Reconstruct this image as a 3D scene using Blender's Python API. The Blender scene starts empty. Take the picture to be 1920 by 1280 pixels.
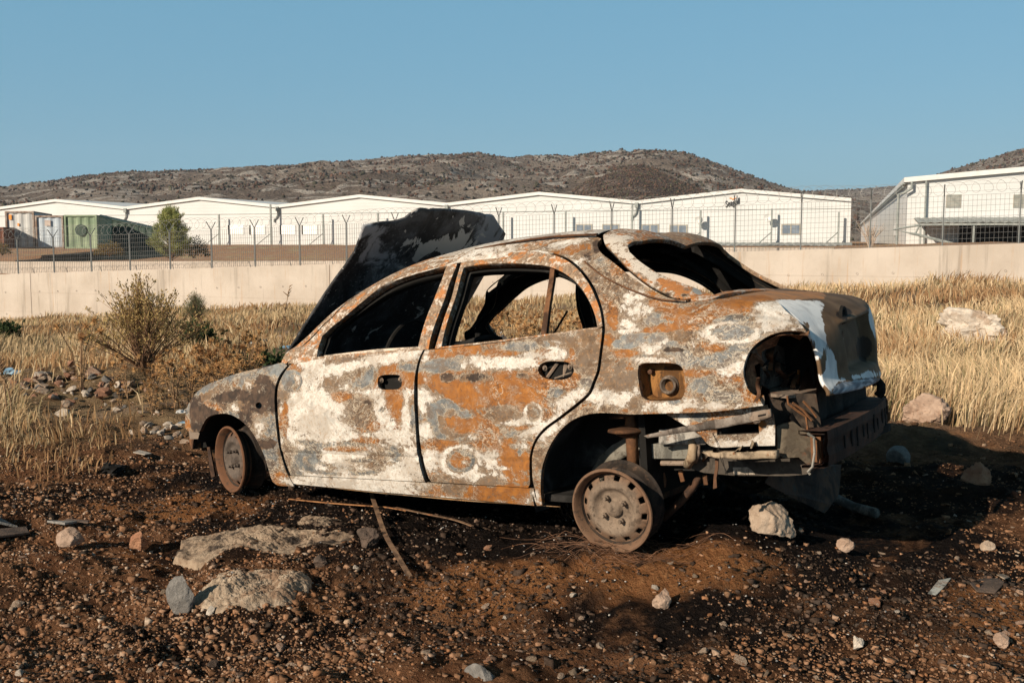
import bpy, bmesh, math, random
import numpy as np
from mathutils import Vector, Matrix
from mathutils.bvhtree import BVHTree
from mathutils.geometry import delaunay_2d_cdt
SC = bpy.context.scene
C = SC.collection
RAD = math.radians

# ---------------------------------------------------------------- camera
F = 1915.0; HY = 450.0; CZ = 1.40          # focal length in photo pixels, horizon row, eye height
PITCH = math.atan((640 - HY) / F)
cam = bpy.data.cameras.new("camera"); camo = bpy.data.objects.new("camera", cam); C.objects.link(camo)
cam.sensor_width = 36.0; cam.lens = 36.0 * F / 1920
camo.location = (0, 0, CZ); camo.rotation_euler = (RAD(90) - PITCH, 0, 0)
cam.clip_start = 0.1; cam.clip_end = 6000
SC.camera = camo
SC.view_settings.view_transform = 'Standard'; SC.view_settings.look = 'None'
SC.view_settings.exposure = 0.42; SC.view_settings.gamma = 1.0

# ---------------------------------------------------------------- light
SUN_EL, SUN_AZ = 25.0, 226.0               # azimuth of the sun, clockwise from +Y
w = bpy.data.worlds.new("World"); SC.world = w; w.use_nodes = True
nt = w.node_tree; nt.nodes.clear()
sky = nt.nodes.new('ShaderNodeTexSky'); sky.sky_type = 'NISHITA'; sky.sun_disc = False
sky.sun_elevation = RAD(SUN_EL); sky.sun_rotation = RAD(SUN_AZ)
sky.altitude = 0; sky.air_density = 1.0; sky.dust_density = 0.9; sky.ozone_density = 1.4
hs = nt.nodes.new('ShaderNodeHueSaturation'); hs.inputs['Saturation'].default_value = 1.0; hs.inputs['Hue'].default_value = 0.5
hs.inputs['Value'].default_value = 1.0
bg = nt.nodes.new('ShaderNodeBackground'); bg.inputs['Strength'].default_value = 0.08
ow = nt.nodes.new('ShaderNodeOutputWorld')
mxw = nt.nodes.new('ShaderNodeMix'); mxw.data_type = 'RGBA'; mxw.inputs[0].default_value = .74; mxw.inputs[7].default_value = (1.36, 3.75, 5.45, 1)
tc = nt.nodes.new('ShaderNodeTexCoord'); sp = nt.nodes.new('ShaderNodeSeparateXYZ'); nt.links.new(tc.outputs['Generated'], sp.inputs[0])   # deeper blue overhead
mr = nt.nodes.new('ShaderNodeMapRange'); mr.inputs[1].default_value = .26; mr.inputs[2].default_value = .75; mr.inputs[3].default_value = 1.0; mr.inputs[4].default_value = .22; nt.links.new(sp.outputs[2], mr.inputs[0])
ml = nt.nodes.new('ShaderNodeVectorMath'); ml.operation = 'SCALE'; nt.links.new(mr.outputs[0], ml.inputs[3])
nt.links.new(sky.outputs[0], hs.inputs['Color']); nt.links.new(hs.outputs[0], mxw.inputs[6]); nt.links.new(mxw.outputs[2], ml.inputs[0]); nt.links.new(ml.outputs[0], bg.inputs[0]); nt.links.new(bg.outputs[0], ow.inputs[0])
sl = bpy.data.lights.new("sun", 'SUN'); sl.energy = 4.9; sl.angle = RAD(0.5); sl.color = (1.0, 0.87, 0.70)
so = bpy.data.objects.new("sun", sl); C.objects.link(so)
_sv = Vector((math.sin(RAD(SUN_AZ)) * math.cos(RAD(SUN_EL)), math.cos(RAD(SUN_AZ)) * math.cos(RAD(SUN_EL)), math.sin(RAD(SUN_EL))))
so.rotation_euler = _sv.to_track_quat('Z', 'Y').to_euler(); so.location = _sv * 30

# ---------------------------------------------------------------- node helpers
def new_mat(name):
    m = bpy.data.materials.new(name); m.use_nodes = True; m.node_tree.nodes.clear(); return m
def ND(t, typ, ins=None, **pr):
    n = t.nodes.new('ShaderNode' + typ)
    for k, v in pr.items(): setattr(n, k, v)
    for k, v in (ins or {}).items():
        s = n.inputs[k]
        if isinstance(v, bpy.types.NodeSocket): t.links.new(v, s)
        else:
            if hasattr(s.default_value, '__len__') and not hasattr(v, '__len__'): v = (v, v, v)
            if hasattr(s.default_value, '__len__') and len(s.default_value) == 4 and len(v) == 3: v = tuple(v) + (1,)
            s.default_value = v
    return n
def MA(t, op, a, b=0.0, c=None, clamp=False):
    d = {0: a, 1: b}
    if c is not None: d[2] = c
    return ND(t, 'Math', d, operation=op, use_clamp=clamp).outputs[0]
def MX(t, f, a, b, mode='MIX'):
    return ND(t, 'Mix', {0: f, 6: a, 7: b}, data_type='RGBA', blend_type=mode).outputs[2]
def SM(t, x, lo, hi):
    return ND(t, 'MapRange', {0: x, 1: lo, 2: hi, 3: 0.0, 4: 1.0}, interpolation_type='SMOOTHSTEP').outputs[0]
def NO(t, vec, scale, detail=4, rough=.55, dist=0.0):
    return ND(t, 'TexNoise', {'Vector': vec, 'Scale': scale, 'Detail': detail, 'Roughness': rough, 'Distortion': dist}).outputs[0]
def OFF(t, vec, loc=(0, 0, 0), sc=(1, 1, 1)):
    return ND(t, 'Mapping', {'Vector': vec, 'Location': loc, 'Scale': sc}).outputs[0]
def OC(t): return ND(t, 'TexCoord').outputs['Object']
def GEO(t): return ND(t, 'NewGeometry').outputs['Position']
def FIN(m, col, rough=.8, metal=0.0, bump=None, bs=.3, bd=.01, spec=.3, trans=0.0):
    t = m.node_tree
    ins = {'Base Color': col, 'Roughness': rough, 'Metallic': metal, 'Specular IOR Level': spec}
    if trans: ins['Transmission Weight'] = trans
    p = ND(t, 'BsdfPrincipled', ins)
    if bump is not None:
        b = ND(t, 'Bump', {'Strength': bs, 'Distance': bd, 'Height': bump}); t.links.new(b.outputs[0], p.inputs['Normal'])
    o = ND(t, 'OutputMaterial'); t.links.new(p.outputs[0], o.inputs[0]); return m
def simple(name, c1, c2, scale=6, rough=.8, metal=0, bs=.3, bd=.01, detail=6, lo=.35, hi=.65, dist=0, spec=.3):
    m = new_mat(name); t = m.node_tree; v = OC(t)
    n = NO(t, v, scale, detail, .62, dist)
    return FIN(m, MX(t, SM(t, n, lo, hi), c1, c2), rough, metal, n, bs, bd, spec)

# ---------------------------------------------------------------- object helpers
def mesh_from(name, V, Fc, smooth=False):
    me = bpy.data.meshes.new(name)
    V = np.asarray(V, dtype=np.float32).reshape(-1, 3)
    if isinstance(Fc, np.ndarray):
        k = Fc.shape[1]; n = len(Fc)
        me.vertices.add(len(V)); me.vertices.foreach_set('co', V.ravel())
        me.loops.add(n * k); me.loops.foreach_set('vertex_index', Fc.astype(np.int32).ravel())
        me.polygons.add(n); me.polygons.foreach_set('loop_start', np.arange(0, n * k, k, dtype=np.int32))
        me.update(calc_edges=True)
    else:
        me.from_pydata([tuple(map(float, v)) for v in V], [], [tuple(map(int, f)) for f in Fc]); me.update()
    if smooth: me.polygons.foreach_set('use_smooth', [True] * len(me.polygons))
    return me
def link(name, me, mats, parent=None, M=None):
    o = bpy.data.objects.new(name, me); C.objects.link(o)
    for m in (mats if isinstance(mats, (list, tuple)) else [mats]): me.materials.append(m)
    if parent is not None: o.parent = parent
    if M is not None: o.matrix_world = M
    return o
def tag(o, label=None, cat=None, group=None, kind=None):
    if label: o['label'] = label
    if cat: o['category'] = cat
    if group: o['group'] = group
    if kind: o['kind'] = kind
    return o
def thing(name, label, cat, loc=(0, 0, 0), rot=(0, 0, 0), group=None):
    o = bpy.data.objects.new(name, None); C.objects.link(o); o.empty_display_size = .2
    o.location = loc; o.rotation_euler = rot
    return tag(o, label, cat, group)
class MB:
    """collects primitives into one mesh"""
    def __init__(s): s.v = []; s.f = []; s.mi = []
    def add(s, V, Fc, mi=0):
        b = len(s.v); s.v += [tuple(map(float, p)) for p in V]; s.f += [tuple(i + b for i in f) for f in Fc]; s.mi += [mi] * len(Fc); return s
    def box(s, c, d, rz=0, M=None, mi=0):
        P = [Vector((x * d[0] / 2, y * d[1] / 2, z * d[2] / 2)) for x in (-1, 1) for y in (-1, 1) for z in (-1, 1)]
        R = M if M is not None else Matrix.Rotation(rz, 3, 'Z')
        P = [R @ p + Vector(c) for p in P]
        return s.add(P, [(0, 1, 3, 2), (4, 6, 7, 5), (0, 4, 5, 1), (2, 3, 7, 6), (0, 2, 6, 4), (1, 5, 7, 3)], mi)
    def tube(s, pts, r, n=8, cap=True, mi=0, flat=1.0, closed=False):
        pts = [Vector(p) for p in pts]; m = len(pts); V = []; Fc = []
        rs = r if hasattr(r, '__len__') else [r] * m
        up = Vector((0, 0, 1)); prev = None
        for i, p in enumerate(pts):
            t = (pts[min(i + 1, m - 1)] - pts[max(i - 1, 0)]).normalized()
            if prev is None:
                a = t.cross(up)
                if a.length < .05: a = t.cross(Vector((1, 0, 0)))
                a.normalize()
            else:
                a = (prev - t * prev.dot(t)).normalized()
            prev = a; b = t.cross(a)
            for k in range(n):
                q = 2 * math.pi * k / n
                V.append(p + a * math.cos(q) * rs[i] + b * math.sin(q) * rs[i] * flat)
        for i in range(m - 1):
            for k in range(n):
                Fc.append((i * n + k, i * n + (k + 1) % n, (i + 1) * n + (k + 1) % n, (i + 1) * n + k))
        if cap: Fc += [tuple(range(n - 1, -1, -1)), tuple(range((m - 1) * n, m * n))]
        return s.add(V, Fc, mi)
    def prism(s, pts, vec, mi=0):
        """planar loop of points, extruded by vec"""
        pts = [Vector(p) for p in pts]; n = len(pts); v = Vector(vec)
        V = pts + [p + v for p in pts]
        return s.add(V, [tuple(range(n))[::-1], tuple(range(n, 2 * n))] + [(i, (i + 1) % n, n + (i + 1) % n, n + i) for i in range(n)], mi)
    def lathe(s, prof, n=32, mi=0, axis='Z', c=(0, 0, 0)):
        V = []; Fc = []
        for r, h in prof:
            for k in range(n):
                q = 2 * math.pi * k / n; p = (r * math.cos(q), r * math.sin(q), h)
                if axis == 'Y': p = (p[0], p[2], p[1])
                if axis == 'X': p = (p[2], p[0], p[1])
                V.append((p[0] + c[0], p[1] + c[1], p[2] + c[2]))
        for i in range(len(prof) - 1):
            for k in range(n): Fc.append((i * n + k, i * n + (k + 1) % n, (i + 1) * n + (k + 1) % n, (i + 1) * n + k))
        return s.add(V, Fc, mi)
    def build(s, name, mats, parent=None, smooth=False, bevel=0, M=None, autosm=None):
        me = mesh_from(name, s.v, s.f, smooth); me.polygons.foreach_set('material_index', s.mi)
        bm = bmesh.new(); bm.from_mesh(me); bmesh.ops.recalc_face_normals(bm, faces=bm.faces); bm.to_mesh(me); bm.free()
        o = link(name, me, mats, parent, M)
        if bevel:
            b = o.modifiers.new('bevel', 'BEVEL'); b.width = bevel; b.segments = 2; b.limit_method = 'ANGLE'; b.angle_limit = RAD(40)
        return o
rng = np.random.default_rng(7)
random.seed(7)

# smooth value noise for geometry (numpy)
_T = rng.random((64, 64, 64)).astype(np.float32)
def vn(P):
    P = np.asarray(P, dtype=np.float64); i = np.floor(P).astype(int); f = P - i; f = f * f * (3 - 2 * f)
    r = 0
    for dx in (0, 1):
        for dy in (0, 1):
            for dz in (0, 1):
                wt = (f[..., 0] if dx else 1 - f[..., 0]) * (f[..., 1] if dy else 1 - f[..., 1]) * (f[..., 2] if dz else 1 - f[..., 2])
                r = r + wt * _T[(i[..., 0] + dx) % 64, (i[..., 1] + dy) % 64, (i[..., 2] + dz) % 64]
    return r * 2 - 1
def fbm(P, oct=4, gain=.5):
    P = np.asarray(P, dtype=np.float64); a = 1; s = 0
    for k in range(oct): s = s + a * vn(P * 2 ** k + k * 11.3); a *= gain
    return s

# ---------------------------------------------------------------- photo ray -> world
_fw = np.array([0, math.cos(PITCH), -math.sin(PITCH)]); _up = np.array([0, math.sin(PITCH), math.cos(PITCH)])
CO = np.array([0, 0, CZ])
def ray(px, py): return _fw + (px - 960) / F * np.array([1., 0, 0]) + (640 - py) / F * _up
def atY(px, py, Y):
    d = ray(px, py); return CO + d * (Y / d[1])
def project(P):
    d = np.asarray(P, dtype=float) - CO
    y = d @ _fw; return 960 + F * d[..., 0] / y, 640 - F * (d @ _up) / y

# ---------------------------------------------------------------- terrain height
NL = np.array([-26.1, 54.1]); ND_ = np.array([2.322, -.9278])          # fence post n stands at NL + n*ND_
_wd = ND_ / np.linalg.norm(ND_); _wn = np.array([-_wd[1], _wd[0]])      # along / beyond the wall
def wall_top(n): return -.38 + 1.63 * n / 19.
def sst(x, a, b):
    t = np.clip((x - a) / (b - a), 0, 1); return t * t * (3 - 2 * t)
def height_front(X, Y): return height(X, Y, True, False)
def height(X, Y, fine=True, bk=True):
    X = np.asarray(X, float); Y = np.asarray(Y, float)
    rel = np.stack([X - NL[0], Y - NL[1]], -1); al = (rel @ _wd) / np.linalg.norm(ND_); dw = rel @ _wn
    u = X / np.maximum(Y, 3.)
    k = np.interp(u, [-.6, -.5, -.25, 0, .25, .45, .6], [.064, .062, .044, .032, .018, .010, .010])
    h = -np.maximum(Y - 7.5, 0) * k * sst(Y, 6, 14)
    h = h + .36 * np.exp(-(((X - 13.5) / 5.) ** 2 + ((Y - 28) / 5.) ** 2)) + .25 * np.exp(-(((X + 3.5) / 3.) ** 2 + ((Y - 14) / 3.) ** 2))
    h = h + .20 * np.exp(-(((X + 4.1) / 1.3) ** 2 + ((Y - 9.9) / .6) ** 2)) + .22 * np.exp(-(((X - .5) / 2.2) ** 2 + ((Y - 13) / .9) ** 2))
    h = h + .14 * np.exp(-(((X - .95) / .9) ** 2 + ((Y - 4.2) / .45) ** 2)) + .03 * np.exp(-(((X - .3) / .8) ** 2 + ((Y - 4.6) / .6) ** 2))
    h = h - .05 * np.exp(-(((X + 1.9) / 1.2) ** 2 + ((Y - 6.1) / .8) ** 2))
    if fine:
        P = np.stack([X, Y, X * 0], -1)
        amp = sst(Y, 9, 16)
        h = h + fbm(P * .35, 3) * (.03 + .12 * amp) + fbm(P * 1.9 + 5, 4, .55) * .034
        nr = 1 - sst(Y, 7.5, 10)
        h = h + nr * (fbm(P * 7 + 3, 4, .66) * .020 + np.maximum(fbm(P * 3.3 + 8, 3), 0) * .03)
    back = np.clip(wall_top(al), -.38, 1.25) - .08 + (.95 - np.clip(wall_top(al), -.38, .9)) * sst(dw, 5, 38)
    return np.where((dw > 0) & bk, back, h)
def ground_at(px, py):
    d = ray(px, py); lo, hi = .5, 400.
    ts = np.concatenate([np.linspace(2, 20, 900), np.linspace(20, 200, 1500)])
    P = CO + ts[:, None] * d
    b = P[:, 2] < height(P[:, 0], P[:, 1], False)
    i = int(np.argmax(b)) if b.any() else len(ts) - 1
    return P[i]
# ================================================================ GROUND
def ground_mat():
    m = new_mat('earth'); t = m.node_tree; P = GEO(t)
    sx = ND(t, 'SeparateXYZ', {0: P}); X, Y = sx.outputs[0], sx.outputs[1]
    n1 = NO(t, P, .9, 6, .6, .4); n2 = NO(t, P, 5, 8, .65); n3 = NO(t, P, 40, 6, .7); n4 = NO(t, OFF(t, P, (5, 9, 2)), 1.7, 7, .65, .6)
    red = MX(t, SM(t, n2, .35, .7), (.12, .054, .028), (.245, .12, .061))
    red = MX(t, SM(t, n3, .5, .75), red, (.31, .165, .09))
    org = MX(t, SM(t, n3, .4, .7), (.29, .12, .046), (.42, .20, .082))
    soil = MX(t, SM(t, n4, .56, .68), red, org)
    blk = MX(t, SM(t, n3, .5, .78), (.012, .009, .008), (.055, .036, .026))
    # scorched ring round the car: distance from the line between its ends
    ax = MA(t, 'SUBTRACT', X, .15); ay = MA(t, 'SUBTRACT', Y, 5.0)
    u = MA(t, 'ADD', MA(t, 'MULTIPLY', ax, .82 / 3.4), MA(t, 'MULTIPLY', ay, -.57 / 3.4))
    v = MA(t, 'ADD', MA(t, 'MULTIPLY', ax, .57 / 1.62), MA(t, 'MULTIPLY', ay, .82 / 1.62))
    r = MA(t, 'SQRT', MA(t, 'ADD', MA(t, 'MULTIPLY', u, u), MA(t, 'MULTIPLY', v, v)))
    r = MA(t, 'ADD', r, MA(t, 'MULTIPLY', MA(t, 'SUBTRACT', n1, .5), 1.5))
    r = MA(t, 'ADD', r, MA(t, 'MULTIPLY', MA(t, 'SUBTRACT', n2, .5), 1.1))
    burn = ND(t, 'MapRange', {0: r, 1: .58, 2: .98, 3: 1.0, 4: 0.0}, interpolation_type='SMOOTHSTEP').outputs[0]
    def spot(x, y, rx, ry):
        a_ = MA(t, 'DIVIDE', MA(t, 'SUBTRACT', X, x), rx); b_ = MA(t, 'DIVIDE', MA(t, 'SUBTRACT', Y, y), ry)
        d_ = MA(t, 'ADD', MA(t, 'SQRT', MA(t, 'ADD', MA(t, 'MULTIPLY', a_, a_), MA(t, 'MULTIPLY', b_, b_))), MA(t, 'MULTIPLY', MA(t, 'SUBTRACT', n2, .5), 1.4)); return SM(t, d_, 1.1, .6)
    clean = MA(t, 'MAXIMUM', spot(-.10, 3.95, .42, .32), MA(t, 'MAXIMUM', spot(.62, 3.98, .50, .26), MA(t, 'MAXIMUM', spot(-1.9, 5.35, .7, .3), spot(2.2, 3.6, .7, .5))))
    s2 = SM(t, MA(t, 'ADD', n1, MA(t, 'MULTIPLY', n4, .5)), .78, .9)      # soot stains further out
    burn = MA(t, 'MAXIMUM', burn, MA(t, 'MULTIPLY', s2, .85))
    for sp_ in ((-2.3, 5.5, 1.3, .5), (2.6, 5.6, 1.5, .7), (-1.0, 3.55, .7, .28), (1.9, 3.95, .9, .28), (-.5, 4.45, 1.2, .3)): burn = MA(t, 'MAXIMUM', burn, MA(t, 'MULTIPLY', spot(*sp_), .9))
    burn = MA(t, 'MULTIPLY', burn, MA(t, 'SUBTRACT', 1.0, MA(t, 'MULTIPLY', clean, .92)))
    soil = MX(t, MA(t, 'MULTIPLY', clean, .7), soil, org)
    near = MX(t, burn, soil, blk)
    ash = SM(t, NO(t, P, 130, 3, .5), .73, .78)
    near = MX(t, MA(t, 'MULTIPLY', ash, MA(t, 'MULTIPLY', burn, .75)), near, (.13, .10, .08))
    dry = MX(t, SM(t, n2, .3, .7), (.16, .10, .055), (.33, .23, .13))
    dry = MX(t, SM(t, n4, .45, .6), dry, (.27, .19, .13))
    yy = MA(t, 'ADD', Y, MA(t, 'MULTIPLY', n1, 1.5))
    col = MX(t, SM(t, yy, 7.2, 9.0), near, dry)
    bk = MX(t, SM(t, n2, .35, .7), (.22, .105, .055), (.30, .17, .10))
    col = MX(t, SM(t, Y, 56, 58), col, bk)
    b = MA(t, 'ADD', n3, MA(t, 'MULTIPLY', n2, 1.5))
    return FIN(m, col, .97, 0, b, 1.0, .05, .03)
def grid_rows():
    ys = [1.6]
    while ys[-1] < 9.5: ys.append(ys[-1] * 1.0042)
    while ys[-1] < 150: ys.append(ys[-1] * 1.022)
    return np.array(ys + [190, 250, 330, 500, 800, 1300, 2000])
ys = grid_rows(); us = np.concatenate([[-6, -3, -1.5, -.95], np.linspace(-.72, .72, 420), [.95, 1.5, 3, 6]])
U, YY = np.meshgrid(us, ys); XX = np.clip(U * YY, -2400, 2400); ZZ = height(XX, YY)
ZZ = np.where(((XX - NL[0]) * _wn[0] + (YY - NL[1]) * _wn[1]) > 0, height_front(XX, YY), ZZ)
ZZ = np.where(YY > 70, np.maximum(ZZ, -6.), ZZ)
gV = np.stack([XX, YY, ZZ], -1).reshape(-1, 3); nU = len(us); nY = len(ys)
# behind and under the camera
bY = np.array([-40., -8, -2, 0, .8]); bX = us * 1.6
gB = np.array([(x * (1 if y > -3 else 6), y, -.01) for y in bY for x in bX])
ii, jj = np.meshgrid(np.arange(nY - 1), np.arange(nU - 1), indexing='ij')
q = (ii * nU + jj).ravel(); Fq = np.stack([q, q + 1, q + nU + 1, q + nU], 1)
o0 = len(gV); i2, j2 = np.meshgrid(np.arange(4), np.arange(nU - 1), indexing='ij'); q2 = (i2 * nU + j2).ravel() + o0
Fb = np.stack([q2, q2 + 1, q2 + nU + 1, q2 + nU], 1)
q3 = o0 + 4 * nU + np.arange(nU - 1); Fc3 = np.stack([q3, q3 + 1, np.arange(nU - 1) + 1, np.arange(nU - 1)], 1)
tag(link('ground', mesh_from('ground', np.vstack([gV, gB]), np.vstack([Fq, Fb, Fc3]), True), ground_mat()), kind='structure')

al_ = np.concatenate([np.arange(-40, 60, .8), [80, 150, 400, 1300]]); al_ = np.concatenate([[-1300, -400, -150, -80], al_]) 
dw_ = np.concatenate([[-.12], np.arange(0, 12, .5), np.arange(12, 60, 1.5), [70, 100, 160, 300, 600, 1100, 1800]])
A_, D_ = np.meshgrid(al_, dw_); BX = NL[0] + A_ * _wd[0] + D_ * _wn[0]; BY = NL[1] + A_ * _wd[1] + D_ * _wn[1]
tz = np.clip(wall_top(A_ / 2.5), -.5, 1.25); BZ = tz - .10 + (.95 - np.clip(tz, -.5, .9)) * sst(D_, 5, 38) + fbm(np.stack([BX * .5, BY * .5, BX * 0], -1), 4) * .07 * sst(D_, 1, 6)
BZ = BZ + .25 * np.exp(-((A_ - 12) / 9) ** 2 - ((D_ - 14) / 5) ** 2)
nA = len(al_); i4, j4 = np.meshgrid(np.arange(len(dw_) - 1), np.arange(nA - 1), indexing='ij'); q4 = (i4 * nA + j4).ravel()
def bank_mat():
    m = new_mat('bank_earth'); t = m.node_tree; P = OC(t); n1 = NO(t, P, .6, 7, .65); n2 = NO(t, P, 4, 8, .7)
    col = MX(t, SM(t, n2, .35, .7), (.30, .16, .09), (.44, .28, .18)); col = MX(t, SM(t, n1, .52, .64), col, (.38, .30, .17))
    return FIN(m, MX(t, SM(t, n2, .62, .72), col, (.07, .06, .03)), .95, 0, n2, .8, .1, .1)
tag(link('embankment', mesh_from('embankment', np.stack([BX, BY, BZ], -1).reshape(-1, 3), np.stack([q4, q4 + 1, q4 + nA + 1, q4 + nA], 1), True), bank_mat()), kind='structure')

# ================================================================ HILLS
PROF = [(-1700, 380), (-900, 362), (-500, 352), (-200, 350), (0, 353), (60, 345), (130, 333), (240, 321), (330, 319), (430, 317), (500, 312), (620, 303), (700, 297), (760, 292), (830, 289), (900, 292),
        (950, 297), (1020, 301), (1070, 300), (1120, 292), (1190, 285), (1250, 287), (1300, 297), (1350, 313), (1400, 331), (1440, 346), (1480, 355), (1530, 360), (1600, 372), (1700, 395), (1900, 420), (2400, 425)]
PROF2 = [(1000, 440), (1200, 400), (1440, 362), (1530, 354), (1600, 352), (1690, 344), (1760, 336), (1850, 330), (1920, 322), (2400, 300)]
PROF3 = [(1500, 440), (1640, 380), (1700, 344), (1760, 320), (1850, 294), (1920, 272), (2050, 250), (2400, 240)]
PROF4 = [(940, 440), (1000, 392), (1050, 362), (1100, 328), (1150, 312), (1190, 309), (1240, 318), (1290, 336), (1340, 352), (1400, 372), (1460, 395), (1520, 430)]
HM = []
def hill_mat(name, a, b, c):
    m = new_mat(name); t = m.node_tree; P = GEO(t)
    n1 = NO(t, P, .012, 8, .62, .8); n2 = NO(t, OFF(t, P, (40, 3, 9), (1, 1, 2.2)), .05, 8, .68, .5); n3 = NO(t, P, .3, 5, .7)
    col = MX(t, SM(t, n1, .38, .62), a, b)
    col = MX(t, SM(t, n2, .52, .58), col, c)
    col = MX(t, SM(t, n3, .52, .7), col, (.07, .052, .045))
    return FIN(m, col, .95, 0, MA(t, 'ADD', n3, MA(t, 'MULTIPLY', n2, 2.)), 1.0, 6, .1)
HS = []   # samplers for the scrub
def hill(name, prof, D0, D1, mat, px0, px1, seed, rough=1.0, nr=70, nc=420, pw=.8):
    xs = np.linspace(px0, px1, nc); pr_ = np.interp(xs, [p[0] for p in prof], [p[1] for p in prof])
    pr_ = pr_ + 4; kk = np.ones(9) / 9; pr_ = np.convolve(np.pad(pr_, 4, 'edge'), kk, 'valid')
    tt = np.concatenate([np.linspace(0, 1, nr), [1.06, 1.15, 1.4]])
    T2, XS = np.meshgrid(tt, xs, indexing='ij'); PR = np.broadcast_to(pr_, T2.shape)
    D = D0 + (D1 - D0) * T2; Xw = (XS - 960) / F * D
    zr = (HY - PR) / F * D1 + CZ                        # ridge height
    prof_t = np.where(T2 <= 1, np.clip(T2, 0, 1) ** pw, 1 - (T2 - 1) * 1.2)
    Z = -2 + (zr + 2) * prof_t
    Q = np.stack([Xw / 130., D / 130., T2 * 0 + seed], -1)
    n = fbm(Q, 6, .58); rid = 1 - np.abs(fbm(Q * 1.6 + 3, 3))
    env = np.sin(np.pi * np.clip(T2, 0, 1)) ** .8
    Z = Z + env * (n * .09 + (rid - .6) * .09) * zr * rough + (vn(np.stack([Xw / 14., D / 14., Q[..., 2]], -1)) * .8) * np.clip(T2 * 3, 0, 1)
    V = np.stack([Xw, D, Z], -1).reshape(-1, 3); R_ = len(tt)
    a, b = np.meshgrid(np.arange(R_ - 1), np.arange(nc - 1), indexing='ij'); qq = (a * nc + b).ravel()
    o = link(name, mesh_from(name, V, np.stack([qq, qq + 1, qq + nc + 1, qq + nc], 1), True), mat)
    tag(o, kind='structure'); HS.append((V.reshape(R_, nc, 3)[:nr + 1], name)); return o
mh1 = hill_mat('hill_rock', (.34, .275, .225), (.19, .145, .115), (.50, .44, .385))
mh2 = hill_mat('hill_burnt', (.17, .12, .095), (.12, .085, .07), (.26, .20, .165))
hill('hills', PROF, 330, 1150, mh1, -1700, 2900, 1.3, nc=640)
hill('hills', PROF2, 900, 1900, mh1, 1000, 3000, 5.1, .6)
hill('hills', PROF3, 500, 900, mh1, 1500, 3000, 9.7, .8)
hill('hills', PROF4, 300, 560, mh2, 940, 1520, 3.3, .5)
# burnt scrub: low lumpy crowns scattered over the slopes
def ico(sub=1):
    bm = bmesh.new(); bmesh.ops.create_icosphere(bm, subdivisions=sub, radius=1)
    V = np.array([v.co[:] for v in bm.verts]); Fc = np.array([[v.index for v in f.verts] for f in bm.faces]); bm.free(); return V, Fc
ICO1 = ico(1); ICO2 = ico(2)
def scatter_lumps(name, P, S, cols, mats, ico_, seed, jit=.35, flat=(.7, 1.0)):
    r = np.random.default_rng(seed); V0, F0 = ico_; n = len(P); k = len(V0)
    V = V0[None] * (1 + jit * r.standard_normal((n, k, 1)))
    sc = S[:, None, None] * np.stack([np.ones(n), r.uniform(.8, 1.2, n), r.uniform(*flat, n)], -1)[:, None, :]
    a = r.uniform(0, 6.28, n); ca, sa = np.cos(a)[:, None], np.sin(a)[:, None]
    V = V * sc; V = np.stack([V[..., 0] * ca - V[..., 1] * sa, V[..., 0] * sa + V[..., 1] * ca, V[..., 2]], -1) + P[:, None]
    Fc = (F0[None] + (np.arange(n) * k)[:, None, None]).reshape(-1, 3)
    me = mesh_from(name, V.reshape(-1, 3), Fc)
    if cols is not None:
        at = me.color_attributes.new('tint', 'FLOAT_COLOR', 'POINT')
        cc = np.ones((n, k, 4), np.float32); cc[..., :3] = cols[:, None, :]; at.data.foreach_set('color', cc.ravel())
    return link(name, me, mats)
def tint_mat(name, rough=.9, var=.25, scale=8, bump=.3, bd=.01, spec=.2, trans=None):
    m = new_mat(name); t = m.node_tree; a = ND(t, 'Attribute', attribute_name='tint').outputs['Color']
    n = NO(t, OC(t), scale, 5, .65)
    dk = ND(t, 'Mix', {0: 1.0, 6: a, 7: (1 - var, 1 - var, 1 - var, 1)}, data_type='RGBA', blend_type='MULTIPLY').outputs[2]
    lt = ND(t, 'Mix', {0: 1.0, 6: a, 7: (1 + var, 1 + var, 1 + var, 1)}, data_type='RGBA', blend_type='MULTIPLY').outputs[2]
    return FIN(m, MX(t, SM(t, n, .35, .65), dk, lt), rough, 0, n if bump else None, bump, bd, spec)
def scrub():
    r = np.random.default_rng(3); Ps = []; Ss = []; Cs = []
    pal = {'a': [(.055, .05, .033), (.075, .045, .035), (.05, .045, .04), (.10, .055, .038)], 'b': [(.09, .055, .042), (.07, .065, .04), (.065, .048, .038), (.12, .07, .05)]}
    for (G, nm), n, key in zip(HS, (36000, 8000, 5500, 8000), 'aaab'):
        R_, K, _ = G.shape; i = r.random(n * 3); j = r.random(n * 3) * (K - 1.01)
        i = i ** .75 * (R_ - 1.01)
        P = G[i.astype(int), j.astype(int)] * (1 - (i % 1))[:, None] + G[i.astype(int) + 1, j.astype(int)] * (i % 1)[:, None]
        P = P + (G[i.astype(int), j.astype(int) + 1] - G[i.astype(int), j.astype(int)]) * (j % 1)[:, None]
        d = fbm(np.stack([P[:, 0] / 70, P[:, 1] / 70, P[:, 0] * 0], -1), 3)
        keep = r.random(n * 3) < np.clip(.42 + d * .7, .10, 1) if key == 'a' else r.random(n * 3) < .9
        P = P[keep][:n]; m = len(P)
        s = r.uniform(.45, 1.25, m) * (1.0 if key == 'a' else .55) * (P[:, 1] / 900) ** .35
        P[:, 2] += s * .5
        Ps.append(P); Ss.append(s); c = np.array(pal[key])[r.integers(0, 4, m)] * r.uniform(.7, 1.35, m)[:, None]; Cs.append(c)
    o = scatter_lumps('hillside_scrub', np.vstack(Ps), np.concatenate(Ss), np.vstack(Cs), tint_mat('scrub', var=.35, scale=.6), ICO1, 5, .38, (.6, 1.1))
    tag(o, 'burnt brown and dark green scrub dotted over the hills behind the warehouses', 'scrub', kind='stuff')
scrub()

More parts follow.
